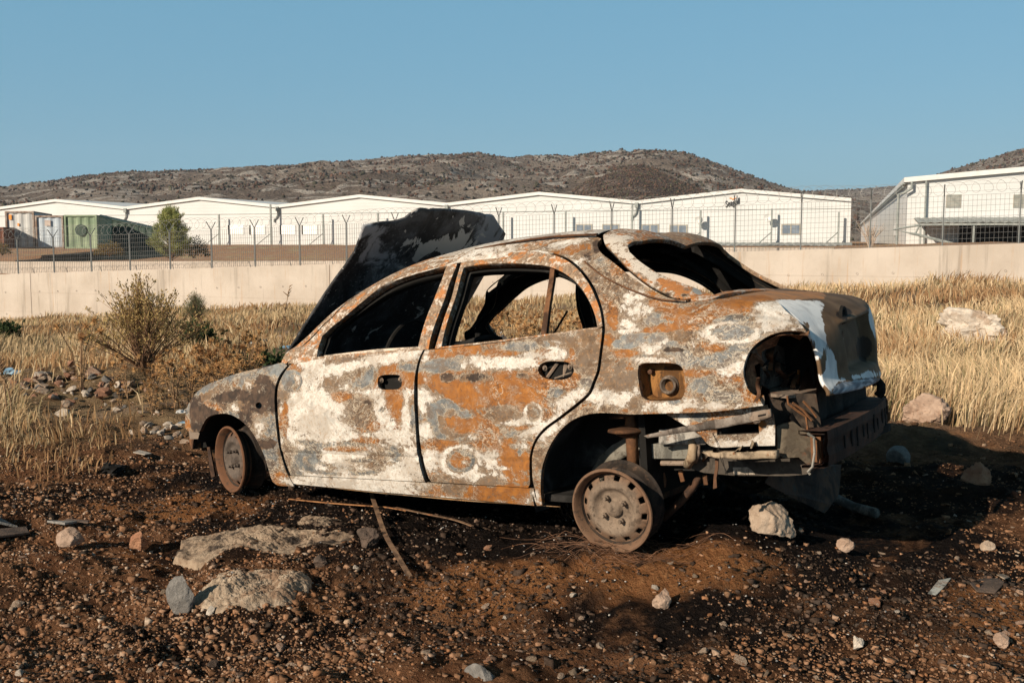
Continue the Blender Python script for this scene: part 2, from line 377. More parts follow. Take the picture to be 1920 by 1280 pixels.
# ================================================================ CONCRETE WALL + FENCE
def concrete():
    m = new_mat('old_concrete'); t = m.node_tree; P = OC(t)
    n1 = NO(t, P, .5, 6, .6); n2 = NO(t, P, 6, 8, .7)
    st = NO(t, OFF(t, P, (0, 0, 0), (1.6, 1, .10)), 1.5, 7, .65, .3); st2 = NO(t, OFF(t, P, (3, 0, 8), (3.2, 1, .14)), 2.4, 6, .65)
    col = MX(t, SM(t, n1, .3, .7), (.42, .355, .295), (.52, .45, .385))
    col = MX(t, MA(t, 'MULTIPLY', SM(t, st, .55, .68), .55), col, (.22, .185, .15))
    col = MX(t, MA(t, 'MULTIPLY', SM(t, st2, .58, .70), .45), col, (.42, .27, .16))
    col = MX(t, MA(t, 'MULTIPLY', SM(t, n2, .55, .75), .35), col, (.33, .28, .235))
    return FIN(m, col, .9, 0, n2, .25, .02, .15)
M_CON = concrete()
M_STEEL = simple('galvanised_steel', (.16, .17, .17), (.22, .22, .21), 5, .6, .3)
M_WIRE = simple('fence_wire', (.10, .10, .10), (.16, .155, .15), 5, .6, .3)
M_HOLE = simple('tie_hole', (.05, .04, .035), (.08, .06, .05), 5, .9)
def wpt(n, off=0., z=0.):
    p = NL + n * ND_ + _wn * off; return Vector((p[0], p[1], z))
wang = math.atan2(_wd[1], _wd[0])
def wall_piece(n0, n1, label, dz=0.):
    b = MB(); L = [wpt(n0, -.28), wpt(n1, -.28), wpt(n1, .02), wpt(n0, .02)]
    r = thing('concrete_wall', label, 'wall', wpt(n0, 0, 0), (0, 0, wang), 'long concrete boundary wall')
    Mi = r.matrix_basis.inverted(); ln = (n1 - n0) * 2.5 - .015
    zt0, zt1 = wall_top(n0) + dz, wall_top(n1) + dz
    V = [(0, -.28, -7), (ln, -.28, -7), (ln, .02, -7), (0, .02, -7), (0, -.28, zt0), (ln, -.28, zt1), (ln, .02, zt1), (0, .02, zt0)]
    b.add(V, [(0, 1, 5, 4), (1, 2, 6, 5), (2, 3, 7, 6), (3, 0, 4, 7), (4, 5, 6, 7)]); b.build('wall_slab', M_CON, r, bevel=.02)
    h = MB(); n = int(ln / 1.25); 
    for i in range(n):
        x = .6 + i * 1.25; z = zt0 + (zt1 - zt0) * x / ln - .95
        h.lathe([(.0, .012), (.035, .012), (.04, -.01)], 10, axis='Y', c=(x, -.285, z))
        h.lathe([(.0, .012), (.035, .012), (.04, -.01)], 10, axis='Y', c=(x, -.285, z - 1.15))
    h.build('tie_hole', M_HOLE, r)['kind'] = 'stuff'
    f = MB(); f.box((ln / 2, -.286, (zt0 + zt1) / 2 - 1.28), (ln, .012, .02)); f.build('form_joint', M_CON, r)
    return r
wall_piece(-16.0, .45, 'pale concrete wall section at the far left edge, ending at a dark joint below the containers')
wall_piece(.45, 7.7, 'long pale concrete wall section left of the raised car bonnet, behind the olive bush')
wall_piece(7.7, 14.6, 'stained concrete wall section seen directly behind the burnt car roof')
wall_piece(14.6, 25.0, 'rust streaked concrete wall section at the right above the tall dry grass', .03)
# fence on top
def fence():
    r = thing('mesh_fence', 'grey welded mesh security fence with coiled razor wire along the concrete wall', 'fence', wpt(0), (0, 0, wang))
    zt = lambda n: wall_top(n)
    pm = MB(); pm.tube([(0, 0, -.05), (0, 0, 1.86)], .030, 6); 
    pm.tube([(0, 0, 1.82), (0, -.34, 2.22)], .022, 5); pm.tube([(0, 0, 1.82), (0, .34, 2.22)], .022, 5)
    first = None
    for n in range(-15, 25):
        if first is None: o = pm.build('post', M_STEEL, r); first = o
        else: o = first.copy(); C.objects.link(o); o.parent = r
        o.location = (n * 2.5, 0, zt(n))
    sl = math.atan2(1.63, 47.5)
    def panel(dense):
        b = MB(); nb = 21 if dense else 17
        for i in range(nb):
            x = .06 + (2.5 - .12) * i / (nb - 1); z0 = x * math.tan(sl); b.box((x, 0, z0 + .93), (.011 if dense else .008, .011, 1.78))
        for k in range(9 if dense else 10):
            z = .06 + 1.76 * k / (8 if dense else 9); b.box((1.25, .008, z + 1.25 * math.tan(sl)), (2.44, .009, .009), M=Matrix.Rotation(-sl, 3, 'Y'))
        return b
    pa = pb = None
    for n in range(-15, 24):
        if n < 10:
            if pa is None: o = panel(True).build('mesh_panel', M_WIRE, r); pa = o
            else: o = pa.copy(); C.objects.link(o); o.parent = r
        else:
            if pb is None: o = panel(False).build('mesh_panel', M_WIRE, r); pb = o
            else: o = pb.copy(); C.objects.link(o); o.parent = r
        o.location = (n * 2.5, 0, zt(n))
    # razor coil
    c = MB(); pts = []; rr = random.Random(4); turns = 39 * 6
    for i in range(turns * 14):
        a = i / 14 * 2 * math.pi; x = -37.5 + 97.5 * i / (turns * 14)
        k = 1 + .12 * math.sin(i * .013) + .08 * math.sin(i * .051)
        pts.append((x + .30 * math.sin(a) * k, .16 * k * math.sin(a + .6), zt(x / 2.5) + 2.12 + .27 * k * math.cos(a) + .03 * math.sin(i * .02)))
    c.tube(pts, .0065, 3); c.build('razor_wire', simple('razor_steel', (.26, .255, .24), (.36, .35, .33), 5, .5), r)
    for dz in (1.95, 2.2): 
        b = MB(); b.tube([(x, .3 if dz > 2 else -.3, zt(x / 2.5) + dz) for x in range(-35, 61, 5)], .004, 3); b.build('strand_wire', M_WIRE, r)
fence()
# low inner wall and bank kerb at the left
r = thing('low_concrete_wall', 'low pale concrete parapet running behind the left part of the fence', 'wall', wpt(-4, 4.2), (0, 0, wang))
b = MB(); b.add([(0, -.12, -3), (34, -.12, -3), (34, .12, -3), (0, .12, -3), (0, -.12, .10), (34, -.12, .42), (34, .12, .42), (0, .12, .10)],
                [(0, 1, 5, 4), (1, 2, 6, 5), (2, 3, 7, 6), (3, 0, 4, 7), (4, 5, 6, 7)]); b.build('wall_slab', M_CON, r, bevel=.02)

r = thing('low_concrete_wall', 'thin pale concrete ledge behind the fence between the burnt car roof and the right warehouse', 'wall', wpt(8, 3), (0, 0, wang))
z8, z17 = 1.4 - (463 - HY) / F * 47, 1.4 - (464.5 - HY) / F * 42
b = MB(); b.add([(0, -.12, -3), (21, -.12, -3), (21, .12, -3), (0, .12, -3), (0, -.12, z8), (21, -.12, z17), (21, .12, z17), (0, .12, z8)],
                [(0, 1, 5, 4), (1, 2, 6, 5), (2, 3, 7, 6), (3, 0, 4, 7), (4, 5, 6, 7)]); b.build('wall_slab', M_CON, r, bevel=.02)

# ================================================================ WAREHOUSES
def sheet_mat(name, c1, c2, horiz=True):
    m = new_mat(name); t = m.node_tree; P = OC(t); s = ND(t, 'SeparateXYZ', {0: P})
    ax = s.outputs[2]
    wv = MA(t, 'SINE', MA(t, 'MULTIPLY', ax, 2 * math.pi / .33)); n = NO(t, P, .25, 5, .6)
    col = MX(t, SM(t, n, .3, .7), c1, c2)
    gr = SM(t, wv, .93, .99); col = MX(t, MA(t, 'MULTIPLY', gr, .28), col, (.45, .42, .39))
    return FIN(m, col, .55, 0, wv, .12, .02, .3)
M_SHEET = sheet_mat('white_cladding', (.54, .54, .53), (.60, .60, .59))
M_TRIM = simple('white_trim', (.59, .58, .56), (.65, .64, .62), 2, .5)
M_GUT = simple('grey_gutter', (.20, .22, .21), (.30, .31, .29), 3, .5)
M_GLASS = simple('dark_glass', (.13, .16, .20), (.20, .23, .27), 1.5, .15, spec=.6)
M_FRM = simple('window_frame', (.30, .27, .22), (.38, .34, .28), 3, .6)
M_SHUT = simple('white_shutter', (.78, .78, .76), (.82, .81, .8), 3, .5)
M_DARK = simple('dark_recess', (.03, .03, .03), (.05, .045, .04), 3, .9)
Z0 = 119.7
V0w = np.array([-44.8, 119.7]); VSt = np.array([19.03, -6.16]); vd = VSt / np.linalg.norm(VSt); vn_ = np.array([-vd[1], vd[0]])
bang = math.atan2(vd[1], vd[0])
def on_facade(px, py):
    """local (along, height) on the frontal wall of the long warehouse"""
    d = ray(px, py); n = np.array([vn_[0], vn_[1]]); tt = (V0w @ n - CO[:2] @ n) / (d[:2] @ n); P = CO + d * tt
    return float((P[:2] - V0w) @ vd), float(P[2])
def window(parent, x, z, w_, h_, shutter=False, name='window'):
    b = MB(); b.box((x, -.03, z), (w_, .06, h_)); f = b.build(name, M_FRM if not shutter else M_SHUT, parent)
    if not shutter:
        for s in (-1, 1):
            g = MB(); g.box((x + s * w_ * .235, -.066, z), (w_ * .40, .012, h_ * .80)); g.build('pane', M_GLASS, f)
    else:
        g = MB(); g.box((x - w_ / 2 - .1, -.05, z), (.12, .1, h_)); g.build('shutter_edge', M_DARK, f)
    return f
wh = thing('warehouse', 'long white metal warehouse with five low gables below the hills', 'warehouse', (V0w[0], V0w[1], 0), (0, 0, bang))
EZ, RZ = 5.22, 6.22
wv_ = MB(); DEP = 60
for k in range(-1, 4):
    x0, x1 = k * 20, k * 20 + 20
    wv_.add([(x0, 0, -.5), (x1, 0, -.5), (x1, 0, EZ), (x0 + 10, 0, RZ), (x0, 0, EZ)], [(0, 1, 2, 3, 4)])
wv_.add([(80, 0, -.5), (80, DEP, -.5), (80, DEP, EZ), (80, 0, EZ)], [(0, 1, 2, 3)])
wv_.add([(-20, 0, -.5), (-20, DEP, -.5), (-20, DEP, EZ), (-20, 0, EZ)], [(0, 3, 2, 1)])
wv_.build('wall', M_SHEET, wh)
for k in range(-1, 4):
    x0 = k * 20; rf = MB(); e = .25
    rf.add([(x0, -e, EZ + .02), (x0 + 10, -e, RZ + .02), (x0 + 20, -e, EZ + .02), (x0 + 20, DEP, EZ + .02), (x0 + 10, DEP, RZ + .02), (x0, DEP, EZ + .02),
            (x0, -e, EZ - .30), (x0 + 10, -e, RZ - .30), (x0 + 20, -e, EZ - .30)],
           [(0, 1, 4, 5), (1, 2, 3, 4), (0, 6, 7, 1), (1, 7, 8, 2)]); rf.build('roof', M_TRIM, wh)
    if k > -1:
        g = MB(); g.box((x0, -.22, EZ - .42), (.34, .34, .5)); g.tube([(x0 + .02, -.2, EZ - .65), (x0 - .02, -.16, EZ - 1.1), (x0 - .2, -.14, EZ - 1.4), (x0 - .45, -.14, EZ - 1.55), (x0 - .5, -.14, EZ - 1.85)], .09, 8)
        g.build('downpipe', M_GUT, wh)
b = MB(); b.box((30, -.04, 4.28), (100, .05, .03)); b.box((30, -.06, .78), (100, .1, .12)); b.build('base_flashing', M_GUT, wh)
for (px, py, wpx, hpx, sh) in [(1095, 430, 31, 20, 0), (1145, 430, 32, 20, 0), (1219, 430, 33, 19, 0), (1272, 430.5, 34, 19, 0), (1483, 430, 37, 20, 0),
                               (444, 431, 26, 18, 1), (484, 431, 26, 18, 1), (541, 431, 26, 17, 1), (582, 431, 26, 17, 1), (1365, 431, 2, 2, 0)]:
    if wpx < 5: continue
    a0, z0 = on_facade(px - wpx / 2, py + hpx / 2); a1, z1 = on_facade(px + wpx / 2, py - hpx / 2)
    window(wh, (a0 + a1) / 2, (z0 + z1) / 2, a1 - a0, z1 - z0, bool(sh))
# lettering on the wall
def lettering():
    cu = bpy.data.curves.new('lettering', 'FONT'); cu.body = 'Seagull'; cu.size = .86; cu.extrude = .02; cu.shear = .35; cu.offset = .006
    o = bpy.data.objects.new('tmp', cu); C.objects.link(o); dg = bpy.context.evaluated_depsgraph_get()
    me = bpy.data.meshes.new_from_object(o.evaluated_get(dg)); bpy.data.objects.remove(o)
    a, z = on_facade(1360, 389)
    Mx = Matrix.Translation((a, -.08, z)) @ Matrix.Rotation(RAD(14), 4, 'Y').inverted() @ Matrix.Rotation(RAD(90), 4, 'X') @ Matrix.Diagonal((.60, 1, 1, 1))
    me.transform(Mx); me.materials.clear()
    s = link('sign_lettering', me, simple('black_letters', (.03, .03, .03), (.04, .04, .04), 3, .5), wh)
    b = MB(); a, z = on_facade(1374, 376.5)
    def wing(sg):
        P = [(a, z), (a + sg * .14, z + .14), (a + sg * .40, z + .10), (a + sg * .17, z + .05), (a + sg * .04, z - .08)]
        b.prism([(x, -.10, y + .16) for x, y in P], (0, .04, 0))
    wing(-1); wing(1); b.build('sign_bird', simple('orange_mark', (.75, .22, .03), (.8, .26, .04), 3, .5), wh)
lettering()
# satellite dishes
for px, py, px2, lb in [(1312, 413, 1, 'white satellite dish on the warehouse wall right of the last pair of windows'), (1441, 408, 1, 'white satellite dish beside a grey post under the sign lettering')]:
    a, z = on_facade(px, py); p = V0w + vd * a - vn_ * 1.0
    d = thing('satellite_dish', lb, 'satellite dish', (p[0], p[1], z), (0, 0, bang), 'satellite dishes on the warehouse')
    b = MB(); b.lathe([(0, .12), (.2, .10), (.36, .04), (.42, -.03), (.40, -.05), (.3, .02), (0, .09)], 20, axis='Y'); b.build('dish', M_TRIM, d, True)
    b = MB(); b.tube([(0, .1, 0), (0, 1.0, -.35)], .03, 6); b.tube([(0, 0, -.4), (0, -.35, -.1)], .015, 5); b.build('arm', M_GUT, d)
# grey posts with braces in front of the building
fp = None
for i, (px, top) in enumerate([(421, 402), (615, 402), (517, 384), (717, 400), (950, 398), (1066, 397), (1190, 384), (1317, 395), (1449, 392), (1573, 398)]):
    a, z = on_facade(px, top); p = V0w + vd * a - vn_ * 1.1
    lab = ['slim grey braced post left of the first white shutter', 'slim grey braced post right of the white shutters', 'tall grey braced post under the valley downpipe left of the bonnet',
           'slim grey braced post just left of the raised bonnet', 'slim grey braced post touching the right corner of the raised bonnet', 'grey braced post left of the first pair of blue windows',
           'tall grey braced post under the downpipe between the two pairs of windows', 'grey braced post beside the left satellite dish', 'grey braced post beside the right satellite dish', 'grey braced post at the right end of the long warehouse'][i]
    t_ = thing('support_post', lab, 'post', (p[0], p[1], .6), (0, 0, bang), 'grey braced posts before the warehouse')
    if fp is None:
        b = MB(); b.box((0, 0, 1.55), (.16, .16, 3.9)); p1 = b.build('post', M_GUT, t_)
        b = MB(); b.tube([(0, -.02, 1.55), (-1.9, -1.2, -.3)], .05, 6); p2 = b.build('brace', M_GUT, t_); fp = (p1, p2)
    else:
        for q_ in fp: c_ = q_.copy(); C.objects.link(c_); c_.parent = t_
    h0 = (z - .6); 
    for ch in t_.children:
        if ch.name.startswith('post'): ch.scale = (1, 1, h0 / 3.5)
# corrugated shed strip in front of the right part
a0, z0 = on_facade(955, 458); a1, _ = on_facade(1597, 461)
sh = thing('lean_to_roof', 'long low corrugated roof edge along the foot of the warehouse', 'roof', (V0w[0] - vn_[0] * 6, V0w[1] - vn_[1] * 6, 0), (0, 0, bang))
b = MB(); nseg = int((a1 - a0) / .35); V = []; 
for i in range(nseg + 1):
    x = a0 + (a1 - a0) * i / nseg; dz = .05 * (i % 2)
    V += [(x, 0, .92 + dz), (x, 5.5, 1.15 + dz)]
b.add(V, [(2 * i, 2 * i + 2, 2 * i + 3, 2 * i + 1) for i in range(nseg)]); b.build('roof_sheet', M_GUT, sh)
b = MB(); b.box(((a0 + a1) / 2, .05, .80), (a1 - a0, .1, .16)); b.build('gutter', M_GUT, sh)
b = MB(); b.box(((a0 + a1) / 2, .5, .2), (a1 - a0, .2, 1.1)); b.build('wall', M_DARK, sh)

# right warehouse
RC = np.array([32.6, 85.0])
rw = thing('warehouse', 'tall white warehouse at the right edge with a steep receding side wall', 'warehouse', (RC[0], RC[1], 0), (0, 0, bang))
ER = 1.4 + (HY - 335) / F * 85; RR = ER + .72
b = MB(); W2 = 17.0; DP = 240
b.add([(0, 0, -1), (2 * W2, 0, -1), (2 * W2, 0, ER), (W2 / 2 + .5, 0, RR), (0, 0, ER)], [(0, 1, 2, 3, 4)])
b.build('wall', M_SHEET, rw)
b = MB(); b.add([(0, 0, -1), (0, DP, -1), (0, DP, ER), (0, 0, ER)], [(0, 3, 2, 1)]); b.build('side_wall', M_TRIM, rw)
b = MB(); b.add([(-.3, -.4, ER), (W2 / 2 + .5, -.4, RR), (2 * W2 + .3, -.4, ER), (2 * W2 + .3, DP, ER), (W2 / 2 + .5, DP, RR), (-.3, DP, ER),
                 (-.3, -.4, ER - .4), (W2 / 2 + .5, -.4, RR - .4), (2 * W2 + .3, -.4, ER - .4), (-.3, DP, ER - .4)],
                [(0, 1, 4, 5), (1, 2, 3, 4), (0, 6, 7, 1), (1, 7, 8, 2), (0, 5, 9, 6)]); b.build('roof', M_TRIM, rw)
b = MB(); b.box((-.35, DP / 2, ER - .75), (.08, DP, .12)); b.box((-.2, DP / 2, ER - .48), (.3, DP, .1)); b.tube([(.3, -.4, ER - .35), (.3, -.45, ER - .9), (-.35, -.45, ER - 1.3), (-.7, -.4, ER - 1.35), (-.7, -.4, -1)], .11, 8)
b.tube([(1.4, -.3, ER - .2), (1.4, -.3, -1)], .08, 6); b.build('gutter_pipe', M_GUT, rw)
def on_plane(px, py, P0, off=0.):
    d = ray(px, py); n = vn_; tt = ((P0 - vn_ * off) @ n) / (d[:2] @ n); P = CO + d * tt; return float((P[:2] - P0) @ vd), float(P[2])
for px, py, w_, h_ in [(1788, 377, 29, 25), (1914, 377, 30, 25)]:
    a0, z0 = on_plane(px - w_ / 2, py + h_ / 2, RC); a1, z1 = on_plane(px + w_ / 2, py - h_ / 2, RC)
    b = MB(); b.box(((a0 + a1) / 2, -.03, (z0 + z1) / 2), (a1 - a0, .06, z1 - z0)); f = b.build('window', M_FRM, rw)
    g = MB(); [g.box(((a0 + a1) / 2, -.07, z0 + (z1 - z0) * (k + .5) / 9), (a1 - a0 - .1, .03, (z1 - z0) / 16)) for k in range(9)]; g.build('louvre', M_GUT, f)
# side windows / opening
b = MB(); b.box((-.03, 18, 2.4), (.06, 7.0, 1.2)); b.build('side_window', M_SHUT, rw)
# canopy
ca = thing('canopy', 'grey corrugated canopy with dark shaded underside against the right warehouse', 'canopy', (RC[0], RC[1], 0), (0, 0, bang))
ax0, zc = on_plane(1722, 417, RC, 6.); ax1, _ = on_plane(2150, 418, RC, 6.)
b = MB(); ns = int((ax1 - ax0) / .3); V = []
for i in range(ns + 1):
    x = ax0 + (ax1 - ax0) * i / ns; dz = .06 * (i % 2); V += [(x, -6, zc + dz), (x, -.1, zc + .45 + dz), (x, -.1, zc + .40 + dz), (x, -6, zc - .05 + dz)]
b.add(V, [f for i in range(ns) for f in [(4 * i, 4 * i + 4, 4 * i + 5, 4 * i + 1), (4 * i + 3, 4 * i + 2, 4 * i + 6, 4 * i + 7), (4 * i, 4 * i + 3, 4 * i + 7, 4 * i + 4)]]); b.build('roof_sheet', M_GUT, ca)
b = MB(); b.box(((ax0 + ax1) / 2, -5.9, zc - .16), (ax1 - ax0, .1, .16)); b.build('beam', M_GUT, ca)
b = MB()
for k in range(5):
    x = ax0 + .2 + k * (ax1 - ax0 - .4) / 4; b.box((x, -5.8, zc / 2 - .6), (.14, .14, zc + 1.0))
b.build('column', M_GUT, ca)
b = MB(); b.tube([(ax0 + .1, -5.9, zc - .2), (ax0 - 1.8, -5.9, zc - .55), (ax0 - .2, -5.9, zc - .9), (ax0 + 3.5, -5.9, zc - 1.9)], .12, 6); b.tube([(ax0 + .1, -5.9, zc - .2), (ax0 - .2, -5.9, zc - .9)], .08, 6)
b.build('end_truss', M_GUT, ca)
b = MB(); b.box(((ax0 + ax1) / 2 + 2.5, -.3, .9), (ax1 - ax0 - 2, .3, 3.6)); b.build('shade_wall', M_DARK, ca)  # near-black wall colour stands in for the shade under the canopy

# ================================================================ CONTAINERS
def cont_mat(name, c1, c2, rust=.5):
    m = new_mat(name); t = m.node_tree; P = OC(t); n = NO(t, P, 2.2, 8, .7, .4); n2 = NO(t, P, .8, 5, .6)
    col = MX(t, SM(t, n2, .3, .7), c1, c2); col = MX(t, SM(t, n, .62, .72), col, (.24, .11, .05)); return FIN(m, col, .6, 0, n, .1, .01)
def container(pxl, pxr, pt, pb, Y, L, mat, label, dirv=(-.30, 1), doors=False, fm=None):
    P = atY(pxl, pb, Y); Q = atY(pxr, pb, Y); z1 = atY(pxl, pt, Y)[2]; W = Q[0] - P[0]; H = z1 - P[2]
    r = thing('shipping_container', label, 'container', (P[0], P[1], P[2]), (0, 0, 0), 'shipping containers on the bank')
    d = Vector((dirv[0], dirv[1], 0)).normalized()
    def corr(p0, dv, ln, name, outn):
        b = MB(); n = int(ln / .14); V = []; Fc = []
        for i in range(n + 1):
            o = .045 if (i // 2) % 2 else -.01
            p = Vector(p0) + dv * (ln * i / n) + Vector(outn) * o; V += [(p.x, p.y, .12), (p.x, p.y, H - .12)]
        b.add(V, [(2 * i, 2 * i + 2, 2 * i + 3, 2 * i + 1) for i in range(n)]); return b.build(name, mat, r)
    corr((.06, .05, 0), Vector((1, 0, 0)), W - .12, 'end_panel', (0, -1, 0))
    corr((W - .05, 0, 0), d, L, 'side_panel', (1, 0, 0)); corr((.05, 0, 0), d, L, 'side_panel', (-1, 0, 0))
    b = MB(); e = d * L
    for x in (0.06, W - .06):
        b.box((x, 0, H / 2), (.12, .14, H)); b.box((x + e.x, e.y, H / 2), (.12, .14, H))
        for z in (.06, H - .06): b.tube([(x, 0, z), (x + e.x, e.y, z)], .07, 4)
    for z in (.06, H - .06): b.box((W / 2, 0, z), (W - .24, .13, .12)); b.box((W / 2 + e.x, e.y, z), (W - .24, .13, .12))
    b.build('frame', fm or mat, r)
    b = MB(); b.add([(0, 0, H), (W, 0, H), (W + e.x, e.y, H), (e.x, e.y, H)], [(0, 1, 2, 3)]); b.build('roof', mat, r)
    return r, W, H
mw = cont_mat('faded_white_paint', (.45, .44, .42), (.55, .54, .52)); mb_ = cont_mat('pale_blue_paint', (.38, .43, .48), (.50, .54, .57)); mg = cont_mat('green_paint', (.16, .22, .14), (.30, .35, .23)); mdg = cont_mat('dark_green_paint_shade', (.035, .06, .045), (.055, .08, .06)); mrd = cont_mat('rust_red_paint', (.13, .05, .03), (.19, .08, .05))
M_RUSTF = simple('rusted_frame', (.20, .12, .08), (.36, .31, .27), 4, .8)
c_, W, H = container(13, 67, 396, 466, 74, 9, mw, 'tall off-white container, leftmost of the pale container ends', fm=M_RUSTF)
b = MB(); b.box((W * .18, -.06, H * .84), (.20, .02, .36)); b.box((W * .45, -.06, H * .64), (.13, .02, .2)); b.build('orange_sticker', simple('orange_paint', (.75, .28, .06), (.8, .32, .08), 3), c_)
c_, W, H = container(68.5, 121, 404, 466, 74, 9, mb_, 'pale blue container end between the white and the green one', fm=M_RUSTF)
b = MB(); b.box((W * .45, -.06, H * .77), (.42, .02, .42)); b.build('sticker', simple('faded_sticker', (.55, .45, .38), (.4, .32, .28), 6), c_)
c_, W, H = container(123, 184, 403, 466, 74, 12, mg, 'light green container end with a dark round emblem', (-.30, 1), fm=mg)
b = MB(); b.lathe([(0, 0), (.42, 0), (.42, .02)], 24, axis='Y', c=(W * .5, -.07, H * .55)); b.build('round_emblem', mdg, c_)
c_, W, H = container(186, 296, 404.5, 462, 86.5, 2.4, mdg, 'dark green shaded container row behind the pine', (-.3, 1), fm=mdg)  # dark green colour carries the shade on the container side
for ch in c_.children:      # its top runs down to the right
    me = ch.data
    for v in me.vertices: v.co.z -= v.co.x * .225
container(-60, 9, 426, 466, 70, 6, mrd, 'rust red container cut off by the left edge', fm=mrd)
# ================================================================ BURNT CAR
# car frame: x towards the tail (0 at the front axle), y across (near side negative), z up
def _rot(a, b, c):
    return Matrix.Rotation(a, 3, 'Z') @ Matrix.Rotation(b, 3, 'Y') @ Matrix.Rotation(c, 3, 'X')
CAR_R = _rot(RAD(-34.70), RAD(-5.27), RAD(-1.29)); CAR_T = Vector((-1.0646, 6.1173, -.1591))
CARM = Matrix.Translation(CAR_T) @ CAR_R.to_4x4()
car = bpy.data.objects.new('burnt_car', None); C.objects.link(car); car.matrix_world = CARM
tag(car, 'burnt out rusty saloon car with raised bonnet and no glass or tyres on scorched earth', 'car')
RN = np.array(CAR_R); TN = np.array(CAR_T)
def to_world(P): return np.asarray(P, float) @ RN.T + TN
def cray(px, py): return (CO - TN) @ RN, ray(px, py) @ RN
def cy(px, py, Y): o, d = cray(px, py); return o + d * ((Y - o[1]) / d[1])
def cx(px, py, X): o, d = cray(px, py); return o + d * ((X - o[0]) / d[0])
def cz(px, py, Z): o, d = cray(px, py); return o + d * ((Z - o[2]) / d[2])
def cplane(px, py, P0, n): o, d = cray(px, py); n = np.asarray(n, float); return o + d * (((np.asarray(P0) - o) @ n) / (d @ n))
# body sections: rails from sill to roof centre at stations along x
SX = [-.70, -.55, -.25, .2, .45, .8, 1.25, 1.6, 2.0, 2.3, 2.6, 2.8, 3.0, 3.12, 3.22]
RZL = [
 [.24, .22, .20, .20, .20, .20, .20, .20, .20, .22, .26, .30, .34, .36, .38],
 [.30, .28, .26, .26, .26, .26, .26, .26, .26, .28, .31, .34, .38, .40, .42],
 [.44, .42, .42, .42, .42, .42, .42, .42, .42, .43, .45, .46, .48, .49, .50],
 [.56, .58, .60, .60, .60, .60, .60, .60, .60, .61, .62, .62, .63, .63, .63],
 [.63, .68, .73, .76, .76, .76, .76, .76, .76, .77, .79, .79, .79, .78, .77],
 [.68, .75, .81, .87, .895, .91, .925, .94, .955, .965, .965, .96, .945, .925, .90],
 [.71, .78, .845, .905, .935, 1.01, 1.11, 1.13, 1.14, 1.12, 1.05, 1.01, .99, .965, .93],
 [.73, .80, .87, .93, .955, 1.155, 1.275, 1.31, 1.31, 1.27, 1.13, 1.055, 1.025, .995, .95],
 [.75, .82, .89, .945, .97, 1.195, 1.325, 1.36, 1.365, 1.33, 1.16, 1.07, 1.04, 1.01, .96],
 [.76, .84, .91, .965, .99, 1.21, 1.36, 1.39, 1.40, 1.36, 1.18, 1.085, 1.05, 1.02, .97]]
RYL = [
 [.56, .68, .755, .77, .77, .77, .77, .77, .77, .77, .765, .76, .73, .69, .62],
 [.58, .70, .775, .79, .79, .79, .79, .79, .79, .79, .785, .78, .75, .71, .64],
 [.60, .72, .795, .812, .812, .812, .812, .812, .812, .812, .81, .80, .775, .735, .665],
 [.60, .72, .80, .822, .825, .825, .825, .825, .825, .825, .822, .812, .787, .745, .675],
 [.58, .70, .785, .808, .814, .815, .815, .815, .815, .815, .815, .807, .782, .74, .67],
 [.54, .66, .75, .775, .780, .785, .785, .785, .785, .787, .785, .78, .755, .715, .65],
 [.50, .61, .70, .735, .735, .725, .69, .69, .69, .705, .735, .74, .715, .68, .62],
 [.43, .54, .63, .68, .69, .65, .60, .59, .585, .60, .65, .675, .665, .64, .585],
 [.36, .46, .54, .60, .61, .57, .53, .52, .51, .53, .59, .62, .62, .60, .55],
 [0] * 15]
SV = np.array([0, .06, .22, .40, .56, .74, .95, 1.17, 1.25, 1.75])
def pchip(x, y):
    x = np.array(x, float); y = np.array(y, float); h = np.diff(x); d = np.diff(y) / h; m = np.zeros(len(x))
    for i in range(1, len(x) - 1):
        if d[i - 1] * d[i] > 0:
            w1 = 2 * h[i] + h[i - 1]; w2 = h[i] + 2 * h[i - 1]; m[i] = (w1 + w2) / (w1 / d[i - 1] + w2 / d[i])
    m[0] = d[0]; m[-1] = d[-1]
    def f(t):
        t = np.asarray(t, float); i = np.clip(np.searchsorted(x, t) - 1, 0, len(x) - 2); s = (t - x[i]) / h[i]
        s = np.clip(s, -.5, 1.5)
        return (2 * s**3 - 3 * s**2 + 1) * y[i] + (s**3 - 2 * s**2 + s) * h[i] * m[i] + (-2 * s**3 + 3 * s**2) * y[i + 1] + (s**3 - s**2) * h[i] * m[i + 1]
    return f
_fz = [pchip(SX, r_) for r_ in RZL]; _fy = [pchip(SX, r_) for r_ in RYL]
